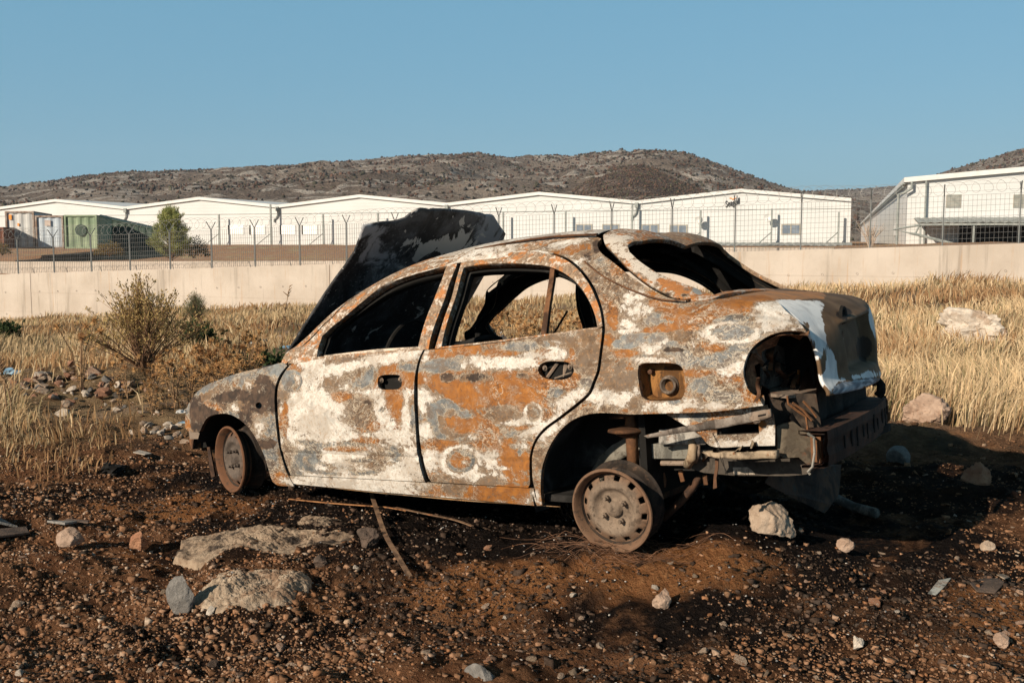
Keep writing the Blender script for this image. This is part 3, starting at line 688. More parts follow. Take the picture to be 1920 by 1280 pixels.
def surf(x, s):
    """body surface, near side given as y>0 here"""
    x = np.asarray(x, float); s = np.asarray(s, float); v = np.interp(s, SV, np.arange(10)); 
    zz = np.stack([f(x) for f in _fz]); yy = np.stack([f(x) for f in _fy])
    i = np.clip(np.floor(v).astype(int), 0, 8); t = v - i
    def cr(A):
        k = np.arange(len(x)); g = lambda j: A[np.clip(j, 0, 9), k]
        p0, p1, p2, p3 = g(i - 1), g(i), g(i + 1), g(i + 2)
        # tangents limited by knot spacing
        ds = lambda j: SV[np.clip(j + 1, 0, 9)] - SV[np.clip(j, 0, 9)]
        h = np.maximum(ds(i), 1e-6); hm = np.where(i > 0, SV[np.clip(i, 0, 9)] - SV[np.clip(i - 1, 0, 9)], h); hp = np.where(i < 8, SV[np.clip(i + 2, 0, 9)] - SV[np.clip(i + 1, 0, 9)], h)
        m1 = np.where(i > 0, ((p2 - p1) / h * hm + (p1 - p0) / hm * h) / (h + hm), (p2 - p1) / h) * h
        m2 = np.where(i < 8, ((p3 - p2) / hp * h + (p2 - p1) / h * hp) / (h + hp), 0 * p1) * h
        return (2 * t**3 - 3 * t**2 + 1) * p1 + (t**3 - 2 * t**2 + t) * m1 + (-2 * t**3 + 3 * t**2) * p2 + (t**3 - t**2) * m2
    shp = x.shape; x = x.ravel()
    return np.stack([x, cr(yy.reshape(10, -1)), cr(zz.reshape(10, -1))], -1).reshape(shp + (3,))
_gx = np.linspace(-.72, 3.24, 200); _gs = np.linspace(0, 1.75, 160)
_GX, _GS = np.meshgrid(_gx, _gs, indexing='ij'); _G = surf(_GX.ravel(), _GS.ravel()).reshape(200, 160, 3)
_Gn = _G.copy(); _Gn[..., 1] *= -1
_fc = [(i * 160 + j, (i + 1) * 160 + j, (i + 1) * 160 + j + 1, i * 160 + j + 1) for i in range(199) for j in range(159)]
_bvh = BVHTree.FromPolygons([tuple(p) for p in _Gn.reshape(-1, 3)], _fc)
def to_xs(px, py):
    """photo point -> (x, s) on the near side of the body"""
    o, d = cray(px, py); d = d / np.linalg.norm(d)
    h = _bvh.ray_cast(Vector(o), Vector(d), 20)
    if h[0] is None or h[0].y > 0.02:
        best = None
        for t in np.linspace(3.0, 9.0, 500):
            n_ = _bvh.find_nearest(Vector(o + d * t))
            if best is None or n_[3] < best[3]: best = n_
        h = best
    fi = h[2]; i, j = fi // 159, fi % 159; P = np.array(h[0])
    u = (P[0] - _gx[i]) / (_gx[i + 1] - _gx[i]); a = _Gn[i, j] * (1 - u) + _Gn[i + 1, j] * u; b = _Gn[i, j + 1] * (1 - u) + _Gn[i + 1, j + 1] * u
    t = np.clip((P - a) @ (b - a) / max((b - a) @ (b - a), 1e-9), 0, 1)
    return float(P[0]), float(_gs[j] + t * (_gs[j + 1] - _gs[j]))
def smooth_loop(P, step=.014, closed=True, corner=48):
    P = [np.array(p, float) for p in P]; n = len(P); out = []
    def ang(i):
        a = P[i] - P[i - 1]; b = P[(i + 1) % n] - P[i]
        c = a @ b / max(np.linalg.norm(a) * np.linalg.norm(b), 1e-9); return math.degrees(math.acos(max(-1, min(1, c))))
    cor = [ang(i) > corner for i in range(n)]
    for i in range(n):
        p0, p1, p2, p3 = P[i - 1], P[i], P[(i + 1) % n], P[(i + 2) % n]
        L = np.linalg.norm(p2 - p1)
        m1 = (p2 - p1) if cor[i] else (p2 - p0) * L / max(np.linalg.norm(p2 - p1) + np.linalg.norm(p1 - p0), 1e-9)
        m2 = (p2 - p1) if cor[(i + 1) % n] else (p3 - p1) * L / max(np.linalg.norm(p3 - p2) + np.linalg.norm(p2 - p1), 1e-9)
        k = max(1, int(round(L / step)))
        for q_ in range(k):
            t = q_ / k; out.append((2 * t**3 - 3 * t**2 + 1) * p1 + (t**3 - 2 * t**2 + t) * m1 + (-2 * t**3 + 3 * t**2) * p2 + (t**3 - t**2) * m2)
    return np.array(out)
def inpoly(Q, poly):
    x, y = Q[:, 0], Q[:, 1]; r_ = np.zeros(len(Q), bool); px, py = poly[:, 0], poly[:, 1]; qx, qy = np.roll(px, -1), np.roll(py, -1)
    for a, b, c_, d in zip(px, py, qx, qy):
        if b == d: continue
        k = ((b > y) != (d > y)); xx = a + (y - b) * (c_ - a) / (d - b); r_ ^= k & (x < xx)
    return r_
def pdist(Q, loop):
    A = loop; B = np.roll(loop, -1, 0); D = np.full(len(Q), 9.)
    for a, b in zip(A, B):
        ab = b - a; t = np.clip(((Q - a) @ ab) / max(ab @ ab, 1e-12), 0, 1); D = np.minimum(D, np.linalg.norm(Q - a - t[:, None] * ab, axis=1))
    return D
def triangulate(outer, holes, step):
    loops = [outer] + holes; pts = []; ed = []
    for L in loops:
        b = len(pts); pts += [tuple(p) for p in L]; ed += [(b + i, b + (i + 1) % len(L)) for i in range(len(L))]
    lo, hi = outer.min(0), outer.max(0)
    gx, gy = np.meshgrid(np.arange(lo[0], hi[0], step), np.arange(lo[1], hi[1], step * .9)); gx = gx + (np.arange(gx.shape[0]) % 2)[:, None] * step / 2
    Q = np.stack([gx.ravel(), gy.ravel()], -1); Q = Q[inpoly(Q, outer)]
    for h in holes: Q = Q[~inpoly(Q, h)]
    for L in loops:
        if len(Q): Q = Q[pdist(Q, L) > step * .45]
    pts += [tuple(p) for p in Q]
    v, e, f, *_ = delaunay_2d_cdt([Vector(p) for p in pts], ed, [], 0, 1e-6)
    V = np.array([p[:] for p in v]); Fc = np.array([list(t) for t in f if len(t) == 3]); cen = V[Fc].mean(1)
    k = inpoly(cen, outer)
    for h in holes: k &= ~inpoly(cen, h)
    return V, Fc[k]

# ---- paint: where the burnt finish is orange, grey, white or dark (strokes in photo coordinates, stored on the metal)
STK = []
def strokes(ox, oy, sc, txt):
    for ln in txt.strip().split(';'):
        q_ = ln.split()
        if not q_: continue
        k = q_[0]; n_ = [float(x) for x in q_[1:]]
        x, y, rx, ry = n_[:4]; an = n_[4] if len(n_) > 4 else 0; s = n_[5] if len(n_) > 5 else 1.
        STK.append((k, ox + x / sc, oy + y / sc, rx / sc, ry / sc, math.radians(an), s))
strokes(510, 640, 6.4, """w 480 480 100 140;w 450 820 190 220;w 640 1010 230 200;w 900 290 360 60 -20;w 1500 180 320 40 -12;w 1400 1040 120 110;w 1230 720 80 60;w 1560 840 60 90;w 1100 610 200 40;w 240 720 60 60;w 560 250 200 35;
t 690 420 110 110;t 850 240 230 45 -8;t 130 640 90 50;t 930 400 200 50 -30;t 1080 850 180 130 0 .6;t 360 560 50 50;o 290 310 75 55;o 830 640 95 95;o 1400 325 240 38 -12;o 1450 760 80 200;o 1180 1060 160 80;o 135 900 32 170 10;o 1650 1020 62 75;o 1650 560 60 160;o 75 980 28 150;
g 200 470 60 85;G 260 470 120 120;g 1080 470 190 75 -35;g 1620 310 110 40;g 1250 830 110 32;g 1680 900 30 160;d 1050 740 60 35;t 1150 740 90 40;w 1420 850 40 50;w 1600 620 60 60;o 1480 480 210 110 0 .7""")
strokes(510, 800, 3.49, """w 520 60 420 60;w 200 170 90 80;w 500 290 420 60;w 820 260 130 80;g 230 130 80 40;g 280 190 40 60 30;g 380 250 160 22 10;g 620 240 160 18;g 130 300 60 40;g 405 195 50 26;g 790 190 50 60;o 410 145 90 22;o 650 150 110 22;o 620 90 110 20;t 680 222 80 40;t 90 200 36 90;w 560 190 60 40;
w 300 360 200 40;w 600 400 400 50;w 900 430 250 40;o 1400 440 430 62;t 1180 410 60 30;o 60 350 60 50;w 1720 460 40 60 0 .8;t 1500 370 300 14;o 1350 520 300 10;w 1150 470 120 20""")
strokes(770, 620, 4.266, """g 330 265 270 42 -8;g 900 112 240 36 -10;w 780 260 270 48;w 560 205 120 20 -8;w 960 200 80 36;w 1180 190 90 50;w 110 260 34 56;w 90 500 60 55;w 230 570 100 45 20;w 115 590 60 65;w 120 800 65 60;w 125 885 70 22;w 500 820 60 45;w 655 1035 85 60;w 150 1020 65 55;w 720 1170 75 42;w 480 1170 120 40;W 400 1040 135 105;G 400 1040 95 72;g 400 985 40 20;w 430 1055 40 20;
W 980 665 68 75;g 980 665 40 45;t 330 760 100 100;G 310 740 120 150 -25;g 440 690 60 60;g 660 740 70 26;g 500 440 200 30;g 850 850 80 40;d 290 380 50 38;d 500 385 120 38;d 890 360 50 22;d 640 1190 100 32;w 1250 580 95 38 -32;w 1150 780 150 26 -35;w 900 860 70 34 -20;w 845 930 70 30;w 860 720 60 32;w 1340 490 60 30 -30;t 1150 70 230 50;t 1400 250 80 170;t 720 680 130 50;g 220 640 70 60;o 600 500 300 110;o 560 720 110 70;o 1150 420 140 90;o 250 900 150 40;o 830 1030 90 120;w 1160 90 60 14;g 860 960 80 30;w 870 930 70 20;t 300 1190 220 24;w 560 70 60 10;g 1420 420 60 40;w 980 790 120 16 -20;g 1180 500 60 40""")
strokes(1090, 520, 4.742, """w 470 215 115 105;w 590 340 50 90;w 400 405 140 42;w 400 480 150 18 -5;w 330 570 60 32;w 590 590 170 32 -8;w 640 640 160 50;w 410 710 100 40;w 700 735 230 24;w 478 900 22 190;w 250 1062 210 58;w 720 1150 320 42;w 960 1100 90 60;w 1095 492 55 38;w 1270 600 120 30;w 1650 430 60 50;w 1000 305 55 22;w 1500 262 80 22;w 1660 250 90 50;w 1040 800 130 22;w 1030 900 62 20;w 1200 850 70 36;w 1360 800 110 45;w 1450 720 60 50;w 1460 920 18 90;w 1480 1040 40 60;w 1600 1130 70 50;
g 560 545 240 40 -5;g 430 620 110 40;g 1340 490 180 55;W 1340 488 220 92;g 1000 735 130 60;g 820 640 110 40;g 1150 750 150 45;g 1400 620 130 40;g 1330 365 220 45;g 1110 960 130 60;g 1260 1050 130 70;g 720 370 170 60;o 240 560 90 50;o 430 665 100 36;o 620 465 60 28;o 860 455 150 50;o 890 340 130 50;o 1160 300 220 50;o 1420 240 220 50;o 1050 850 130 36;o 1560 620 100 40;o 1560 1050 60 60;o 280 330 50 150;o 1290 900 90 40;o 1150 630 130 40;t 300 110 170 120;t 300 860 160 120;d 800 640 70 22;o 330 820 90 60 0 .6;t 480 1110 50 70;o 970 1180 60 14;o 700 260 300 40 20 .7""")
strokes(1040, 430, 6, """g 500 365 50 45;d 590 470 60 50;d 350 270 60 30;o 220 210 140 50;d 480 190 50 80;w 130 150 230 42 -12;o 700 480 120 90 0 .5;d 380 330 40 40;t 420 560 120 160;o 560 760 120 80 0 .5""")
strokes(1400, 540, 3.557, """w 330 150 190 90;w 838 240 26 210;w 720 610 260 60;w 480 330 60 150;o 300 48 330 30;o 100 80 120 40;w 180 200 120 60;w 220 150 120 60;t 610 210 80 300;t 650 430 100 150;t 740 400 110 130;t 690 120 80 120;d 780 400 60 90;d 650 170 50 40;g 720 640 200 26 -10;g 420 480 30 120 10;g 700 690 180 24;w 560 560 36 120""")
strokes(320, 660, 3.556, """g 180 300 90 110;d 150 330 50 90;d 560 330 130 70;d 330 480 200 36;g 320 180 140 40 -20;g 700 130 80 60;o 290 350 80 55;t 300 250 90 60;o 108 470 22 60;g 530 220 60 70;w 520 230 30 50 0 .7;d 480 380 80 70;d 620 260 70 90;d 220 400 90 30;g 640 470 60 70;w 610 520 45 110 -25 .9;g 640 640 60 110;d 640 610 55 40;t 420 320 80 60;g 400 430 50 40;d 170 400 60 60;w 430 360 26 50 0 .6;w 700 180 40 30 0 .5;o 720 850 60 30;g 650 730 70 60""")

strokes(506, 619, 2.1066, """w 230 300 120 110;w 160 200 60 70;w 330 130 130 22 -18;w 520 100 60 20 -8;t 240 210 34 26;t 300 110 60 14 -10;o 100 155 28 22;G 90 200 34 38;g 88 205 16 22;o 290 262 44 20;d 380 285 34 12;w 425 275 24 10;w 420 300 10 24;o 500 300 30 70;o 480 370 26 20;w 450 370 40 40;w 540 340 14 70;o 60 360 10 60;o 400 375 60 30 0 .7;t 345 330 45 60 0 .8;G 300 510 180 62;w 330 500 150 36;o 290 470 80 10;t 415 505 36 26;g 370 515 60 8;g 160 470 40 18 20;g 175 505 20 26;w 120 460 20 14;g 490 490 16 26;w 300 590 230 16;w 520 560 70 36;w 100 600 40 10;
g 700 145 110 14 -3;g 650 135 50 14;w 860 130 110 20;g 1000 70 100 16 -8;o 900 90 60 14;o 760 230 150 40;d 702 190 22 18;d 810 190 60 16;w 610 260 24 26;w 670 275 36 18 25;w 612 300 22 22;G 690 350 56 70;t 720 370 44 50;g 640 330 16 50 -25;w 620 395 26 24;o 760 370 60 36;g 775 335 26 12;W 1040 325 30 38;t 1040 330 16 20;w 960 365 40 10;w 1160 270 60 14 -25;w 1090 370 70 10 -30;t 900 330 60 24;o 860 240 160 40 0 .7;W 755 515 72 58;G 752 515 50 42;o 752 510 34 30;g 765 482 14 10;w 770 520 14 8;w 880 505 34 26;w 800 580 60 14;w 900 575 36 16;t 860 590 40 14;o 950 520 40 60;w 625 500 24 24;w 975 455 30 8;w 920 545 30 8""")
strokes(1090, 520, 4.742, """o 600 180 50 60 0 .0;w 470 215 100 95;W 1340 488 215 88;g 1340 490 150 44;W 700 900 245 215 0 .0;t 320 860 140 110;w 250 1062 190 50;w 1650 260 90 40;t 480 1120 40 60;g 830 1110 60 20;G 590 560 280 60 -6;o 980 360 200 40;w 600 620 110 26 -10;t 900 520 120 40;d 830 650 80 14;t 1050 670 60 40;g 1290 700 150 30;o 1000 860 60 16;w 1330 840 80 24;t 1250 950 180 60 0 .6;o 1500 1040 50 60;w 1180 1140 200 22""")

strokes(1040, 430, 6, """w 700 110 170 30 -5;w 720 220 70 50 40;w 880 330 140 60 45;w 1060 490 130 50 40;o 1420 690 140 50 30;o 1230 600 70 30 30;d 1250 730 60 18;d 1460 740 40 16;g 1600 690 60 30 35""")

strokes(320, 660, 3.556, """d 160 260 60 60;g 230 230 90 34 -30;d 400 300 120 40 -10;d 640 330 60 90;g 110 350 16 60""")

KEYS = 'otgwd'
def paint_at(px, py, base, strokes_=True):
    """weights (orange, tan, grey, white, dark) at photo points"""
    Wt = np.zeros((len(px), 5)); Wt[:] = base
    for k, x, y, rx, ry, an, s in (STK if strokes_ else ()):
        ring = k.isupper(); i = KEYS.index(k.lower())
        dx, dy = px - x, py - y; c_, sn = math.cos(an), math.sin(an)
        u, v = (dx * c_ + dy * sn) / rx, (-dx * sn + dy * c_) / ry; r_ = np.sqrt(u * u + v * v)
        wt = np.exp(-((r_ - 1) / .17) ** 2) if ring else np.exp(-(r_ * .84) ** 3.2)
        wt = wt * s * (.98 if x < 800 else .92 if i != 3 or x > 1450 else .78); Wt *= (1 - wt)[:, None]; Wt[:, i] += wt
    return Wt
def set_paint(me, base, loc=None, strokes_=True):
    n = len(me.vertices); co = np.empty(n * 3, np.float32); me.vertices.foreach_get('co', co); co = co.reshape(-1, 3).astype(float)
    if loc is not None: co = co + loc
    near = co.copy(); near[:, 1] = np.where(near[:, 1] > .1, near[:, 1], near[:, 1])
    px, py = project(to_world(near)); Wt = paint_at(px, py, base, strokes_ and True)
    if strokes_: Wt = np.where((co[:, 1] > .15)[:, None] & (co[:, 0] < 2.9)[:, None], np.array(base)[None], Wt)
    a = me.color_attributes.new('paint', 'FLOAT_COLOR', 'POINT'); a.data.foreach_set('color', np.stack([Wt[:, 0], Wt[:, 2], Wt[:, 3], Wt[:, 4]], -1).astype(np.float32).ravel())
def burnt_mat():
    m = new_mat('burnt_paint'); t = m.node_tree; P = OC(t)
    at = ND(t, 'Attribute', attribute_name='paint'); s = ND(t, 'SeparateColor', {0: at.outputs['Color']}); O, G, W = s.outputs[0], s.outputs[1], s.outputs[2]; D = at.outputs['Alpha']
    def nc(s_, k): 
        q_ = ND(t, 'TexNoise', {'Vector': P, 'Scale': s_, 'Detail': 4.0}).outputs[1]; q_ = ND(t, 'VectorMath', {0: q_, 1: (.5, .5, .5)}, operation='SUBTRACT').outputs[0]; return ND(t, 'VectorMath', {0: q_, 3: k}, operation='SCALE').outputs[0]
    P0 = P; P = ND(t, 'VectorMath', {0: P, 1: nc(4.0, .13)}, operation='ADD').outputs[0]; P = ND(t, 'VectorMath', {0: P, 1: nc(18.0, .022)}, operation='ADD').outputs[0]
    P1 = OFF(t, P, (0, 0, 0), (1, 1, 1.5)); P2 = OFF(t, P, (7.3, 2.1, 4.4), (1, 1, 1.4)); P3 = OFF(t, P, (1.7, 8.2, 3.1), (1, 1, 1.3))
    def two(p, a, b_, d1, d2, k=.5): return MA(t, 'ADD', MA(t, 'MULTIPLY', NO(t, p, a, 12, .66, d1), 1 - k), MA(t, 'MULTIPLY', NO(t, p, b_, 9, .66, d2), k))
    nO = two(P1, 7, 26, 1.0, .6, .38); nG = two(P2, 7.5, 28, 1.2, .8, .38); nW = two(P3, 8, 32, 1.0, .6, .42); nD = NO(t, P2, 16, 10, .7, .6)
    fine = NO(t, P, 90, 4, .6); mid = NO(t, P, 22, 6, .65, .5)
    def score(att, n, k, f=0.0): 
        v = MA(t, 'ADD', att, MA(t, 'MULTIPLY', MA(t, 'SUBTRACT', n, .5), k))
        return MA(t, 'ADD', v, MA(t, 'MULTIPLY', MA(t, 'SUBTRACT', fine, .5), f)) if f else v
    band = lambda v, c_, w_: MA(t, 'SUBTRACT', 1.0, SM(t, MA(t, 'ABSOLUTE', MA(t, 'SUBTRACT', v, c_)), w_ * .5, w_))
    sp1 = NO(t, P0, 62, 8, .78); sp2 = NO(t, OFF(t, P0, (3, 6, 1)), 130, 5, .75)
    tan = MX(t, SM(t, mid, .3, .7), (.095, .057, .032), (.20, .122, .068)); tan = MX(t, SM(t, nG, .38, .62), tan, (.155, .115, .085))
    tan = MX(t, MA(t, 'MULTIPLY', SM(t, sp1, .52, .64), .6), tan, (.36, .19, .085))
    org = MX(t, SM(t, mid, .3, .72), (.20, .070, .014), (.36, .138, .026)); org = MX(t, MA(t, 'MULTIPLY', SM(t, nW, .42, .62), .75), org, (.21, .105, .052)); org = MX(t, MA(t, 'MULTIPLY', SM(t, sp1, .54, .66), .55), org, (.12, .062, .035))
    gry = MX(t, SM(t, mid, .3, .7), (.085, .090, .092), (.21, .215, .21)); gry = MX(t, SM(t, nO, .45, .6), gry, (.135, .10, .075)); gry = MX(t, MA(t, 'MULTIPLY', SM(t, sp1, .55, .66), .6), gry, (.36, .33, .29))
    wht = MX(t, SM(t, mid, .35, .7), (.68, .64, .585), (.52, .475, .42)); cream = (.50, .42, .32)
    wht = MX(t, MA(t, 'MULTIPLY', SM(t, NO(t, OFF(t, P0, (1, 9, 4)), 5.5, 7, .6, 1.2), .48, .64), .8), wht, (.36, .31, .26))
    wht = MX(t, MA(t, 'MULTIPLY', SM(t, sp1, .51, .60), .75), wht, (.32, .22, .145)); wht = MX(t, MA(t, 'MULTIPLY', SM(t, NO(t, OFF(t, P0, (9, 2, 5)), 11, 8, .7, .7), .54, .66), .6), wht, (.27, .265, .25))
    brn = MX(t, SM(t, mid, .35, .7), (.032, .022, .017), (.095, .058, .038))
    sO = score(O, nO, 3.6, .2); sG = score(G, nG, 3.5, .15); sW = score(MA(t, 'MULTIPLY', W, .93), nW, 3.9, .3); sD = score(D, nD, 2.2, .2)
    col = MX(t, SM(t, MA(t, 'ADD', sO, MA(t, 'MULTIPLY', MA(t, 'SUBTRACT', sp1, .5), .9)), .36, .62), tan, org)
    col = MX(t, MA(t, 'MULTIPLY', band(sO, .38, .02), .75), col, cream)
    col = MX(t, MA(t, 'MULTIPLY', band(sO, .54, .016), .8), col, (.07, .04, .025))
    col = MX(t, SM(t, sG, .50, .54), col, gry)
    for c0_, w0_, cc0, k0 in ((.50, .028, cream, .9), (.455, .015, (.06, .035, .022), .85), (.61, .018, cream, .75), (.66, .014, (.04, .03, .025), .8), (.42, .010, cream, .6)): col = MX(t, MA(t, 'MULTIPLY', band(sG, c0_, w0_), k0), col, cc0)
    # contour lines left by the blistered layers
    cm = SM(t, NO(t, OFF(t, P0, (2, 2, 9)), 3.2, 3, .5), .44, .56)
    for fld, n_, off_, w_, cc_, k_ in ((nG, 30.0, .2, .90, (.045, .028, .02), .8), (nO, 26.0, .6, .93, cream, .8), (nW, 34.0, .1, .93, (.055, .035, .025), .65)):
        ln_ = SM(t, MA(t, 'ABSOLUTE', MA(t, 'SINE', MA(t, 'ADD', MA(t, 'MULTIPLY', fld, n_), off_))), w_, 1.0); col = MX(t, MA(t, 'MULTIPLY', MA(t, 'MULTIPLY', ln_, cm), k_), col, cc_)
    col = MX(t, SM(t, sD, .50, .62), col, brn)
    for c0_, w0_, cc0, k0 in ((.34, .018, cream, .8), (.40, .014, (.05, .03, .02), .75), (.28, .008, cream, .5)): col = MX(t, MA(t, 'MULTIPLY', band(sW, c0_, w0_), k0), col, cc0)
    wm = SM(t, MA(t, 'ADD', sW, MA(t, 'MULTIPLY', MA(t, 'SUBTRACT', sp1, .5), 1.5)), .46, .66)
    col = MX(t, wm, col, wht)
    for c0_, w0_, cc0, k0 in ((.72, .022, (.20, .19, .18), .65), (.78, .008, (.30, .19, .10), .5), (.95, .018, (.24, .22, .20), .5)): col = MX(t, MA(t, 'MULTIPLY', band(sW, c0_, w0_), k0), col, cc0)
    ash = MA(t, 'MULTIPLY', SM(t, MA(t, 'ADD', W, MA(t, 'MULTIPLY', nO, .4)), .45, 1.1), .16); col = MX(t, ash, col, (.52, .45, .37))
    vo = ND(t, 'TexVoronoi', {'Vector': P, 'Scale': 95.0, 'Randomness': 1.0}); pit = MA(t, 'MULTIPLY', SM(t, vo.outputs[0], .24, .12), SM(t, nG, .48, .56))
    col = MX(t, MA(t, 'MULTIPLY', pit, .85), col, (.06, .04, .028))
    col = MX(t, MA(t, 'MULTIPLY', SM(t, sp2, .60, .68), .6), col, (.05, .035, .025))
    h = MA(t, 'ADD', MA(t, 'MULTIPLY', wm, .5), MA(t, 'ADD', MA(t, 'MULTIPLY', sp1, .8), MA(t, 'MULTIPLY', SM(t, sG, .47, .55), -.3)))
    rg = ND(t, 'MapRange', {0: sG, 1: .4, 2: .7, 3: .82, 4: .55}).outputs[0]
    return FIN(m, col, rg, 0, h, .45, .003, .3)
def soot_mat():
    m = new_mat('soot'); t = m.node_tree; P = OC(t); n = NO(t, P, 5, 8, .65, .6); n2 = NO(t, P, 40, 5, .6)
    col = MX(t, SM(t, n, .5, .68), (.012, .011, .010), (.034, .031, .029)); return FIN(m, col, .9, 0, n2, .3, .004, .15)
M_BURN = burnt_mat(); M_SOOT = soot_mat()
def rusty(name, a, b, c_=None, sc=7, metal=.0, rough=.85):
    m = new_mat(name); t = m.node_tree; P = OC(t); n = NO(t, P, sc, 9, .68, .5); n2 = NO(t, P, sc * 2.3, 8, .7); n3 = NO(t, P, 90, 4, .6)
    col = MX(t, SM(t, n, .36, .64), a, b)
    if c_: col = MX(t, SM(t, n2, .56, .66), col, c_)
    n4 = NO(t, OFF(t, P, (5, 5, 1), (1, 1, .5)), sc * .8, 8, .7, 1.0); col = MX(t, MA(t, 'MULTIPLY', SM(t, n4, .50, .60), .75), col, tuple(x * .28 for x in a))
    col = MX(t, MA(t, 'MULTIPLY', SM(t, n3, .56, .68), .6), col, (.05, .03, .018)); return FIN(m, col, rough, metal, n3, .35, .004, .25)
M_RUST = rusty('rust', (.085, .042, .024), (.19, .085, .036), (.06, .04, .03))
M_RUSTD = rusty('dark_rust', (.045, .026, .018), (.10, .048, .026), (.035, .025, .02))
M_RUSTG = rusty('grey_rust', (.17, .13, .10), (.27, .20, .15), (.22, .10, .05))
M_RIM = rusty('rim_rust', (.15, .10, .070), (.27, .175, .115), (.20, .085, .035), 7)
M_STEELB = rusty('burnt_steel', (.16, .15, .125), (.29, .27, .235), (.13, .085, .06), 5)
B0 = (.40, .25, .22, .20, .08)       # default weights
def grv(P, loops=None): return P
GROOVES = []
def panel(name, outer, holes=(), base=B0, step=.011, flange=.022, th=.0022, off=0., mirror=False, mats=None, parent=None, raw=False, strokes_=True, dent=.0025, push=None, corner=48, label=None):
    """a pressed sheet panel lying on the body surface; outlines traced on the photo, given back as (x, s)"""
    xs = outer if raw else [to_xs(*p) for p in outer]
    hs = [h if raw else [to_xs(*p) for p in h] for h in holes]
    O_ = smooth_loop(xs, step, corner=corner); H_ = [smooth_loop(h, step * .8, corner=corner) for h in hs]
    V2, Fc = triangulate(O_, H_, step)
    P = surf(V2[:, 0], V2[:, 1])
    e = 2e-3; T1 = surf(V2[:, 0] + e, V2[:, 1]) - P; T2 = surf(V2[:, 0], V2[:, 1] + e) - P; N_ = np.cross(T1, T2); N_ /= np.maximum(np.linalg.norm(N_, axis=1, keepdims=True), 1e-9)
    N_ = np.where((N_[:, 1:2] < 0) & (V2[:, 1:2] < 1.2), -N_, N_); N_ = np.where((N_[:, 2:3] < 0) & (V2[:, 1:2] >= 1.2), -N_, N_)
    d = off + fbm(P * 4.5 + 2.2, 3) * dent
    if push is not None: d = d + push(P, V2)
    P = P + N_ * d[:, None]
    sgn = 1 if mirror else -1
    if mirror: P[:, 0] -= .13 * sst(P[:, 0], 2.2, 3.1) * np.clip(P[:, 1] / .6, 0, 1.1); P[:, 2] -= .012 * sst(P[:, 0], 2.6, 3.0)
    P[:, 1] *= sgn; N_[:, 1] *= sgn
    # orientation
    fn = np.cross(P[Fc[:, 1]] - P[Fc[:, 0]], P[Fc[:, 2]] - P[Fc[:, 0]]); k = (fn * N_[Fc].mean(1)).sum(1) < 0; Fc[k] = Fc[k][:, ::-1]
    mi = np.zeros(len(Fc), int)
    if flange:
        cnt = {}
        for f in Fc:
            for a, b in ((f[0], f[1]), (f[1], f[2]), (f[2], f[0])): cnt[(a, b)] = 1
        bd = [(a, b) for a, b in cnt if (b, a) not in cnt]; vs = sorted({v for e_ in bd for v in e_}); mp = {v: len(P) + i for i, v in enumerate(vs)}
        # round the edge over before turning in
        P2 = P[vs] - N_[vs] * flange; P = np.vstack([P, P2])
        Fl = []
        for a, b in bd: Fl += [(b, a, mp[a]), (b, mp[a], mp[b])]
        Fc = np.vstack([Fc, np.array(Fl)]); 
    me = mesh_from(name, P, Fc); me.polygons.foreach_set('use_smooth', [True] * len(me.polygons))
    set_paint(me, base, strokes_=strokes_ and not mirror)
    o = link(name, me, mats or [M_BURN, M_SOOT], parent or car)
    me.set_sharp_from_angle(angle=RAD(35))
    if th:
        s = o.modifiers.new('thick', 'SOLIDIFY'); s.thickness = th; s.offset = -1; s.material_offset = 1; s.material_offset_rim = 0
    if label: o['label'] = label
    return o, xs, hs

def px_(s, ox=0, oy=0, sc=1): 
    n_ = [float(v) for v in s.replace(',', ' ').split()]; return [(ox + n_[i] / sc, oy + n_[i + 1] / sc) for i in range(0, len(n_), 2)]

def frame_mat():
    m = new_mat('speckled_frame'); t = m.node_tree; P = OC(t); at = ND(t, 'Attribute', attribute_name='paint'); s = ND(t, 'SeparateColor', {0: at.outputs['Color']}); O, G, W = s.outputs[0], s.outputs[1], s.outputs[2]; D = at.outputs['Alpha']
    n = NO(t, P, 17, 9, .72, .5); f = NO(t, P, 60, 7, .78); f2 = NO(t, OFF(t, P, (3, 4, 5)), 120, 5, .7); n2 = NO(t, OFF(t, P, (1, 7, 2), (.6, .7, 1.3)), 22, 9, .7, .6)
    sc = lambda a, nn, k: MA(t, 'ADD', a, MA(t, 'MULTIPLY', MA(t, 'SUBTRACT', nn, .5), k))
    base = MX(t, SM(t, f, .4, .62), (.16, .105, .07), (.34, .235, .15)); base = MX(t, SM(t, sc(O, n, 3.), .42, .62), base, MX(t, f, (.25, .09, .03), (.52, .22, .07)))
    base = MX(t, SM(t, sc(G, n2, 2.4), .5, .7), base, (.21, .215, .21))
    ww = MA(t, 'ADD', sc(W, n2, 2.2), MA(t, 'MULTIPLY', MA(t, 'SUBTRACT', f, .5), 2.4))
    col = MX(t, SM(t, ww, .42, .62), base, MX(t, f2, (.42, .35, .28), (.62, .56, .49)))
    col = MX(t, MA(t, 'MULTIPLY', SM(t, f2, .58, .64), .8), col, (.08, .05, .035)); col = MX(t, SM(t, sc(D, n, 1.8), .5, .6), col, (.05, .034, .026))
    return FIN(m, col, .75, 0, f, .4, .003, .3)
M_FRAME = frame_mat(); FM = [M_FRAME, M_SOOT]
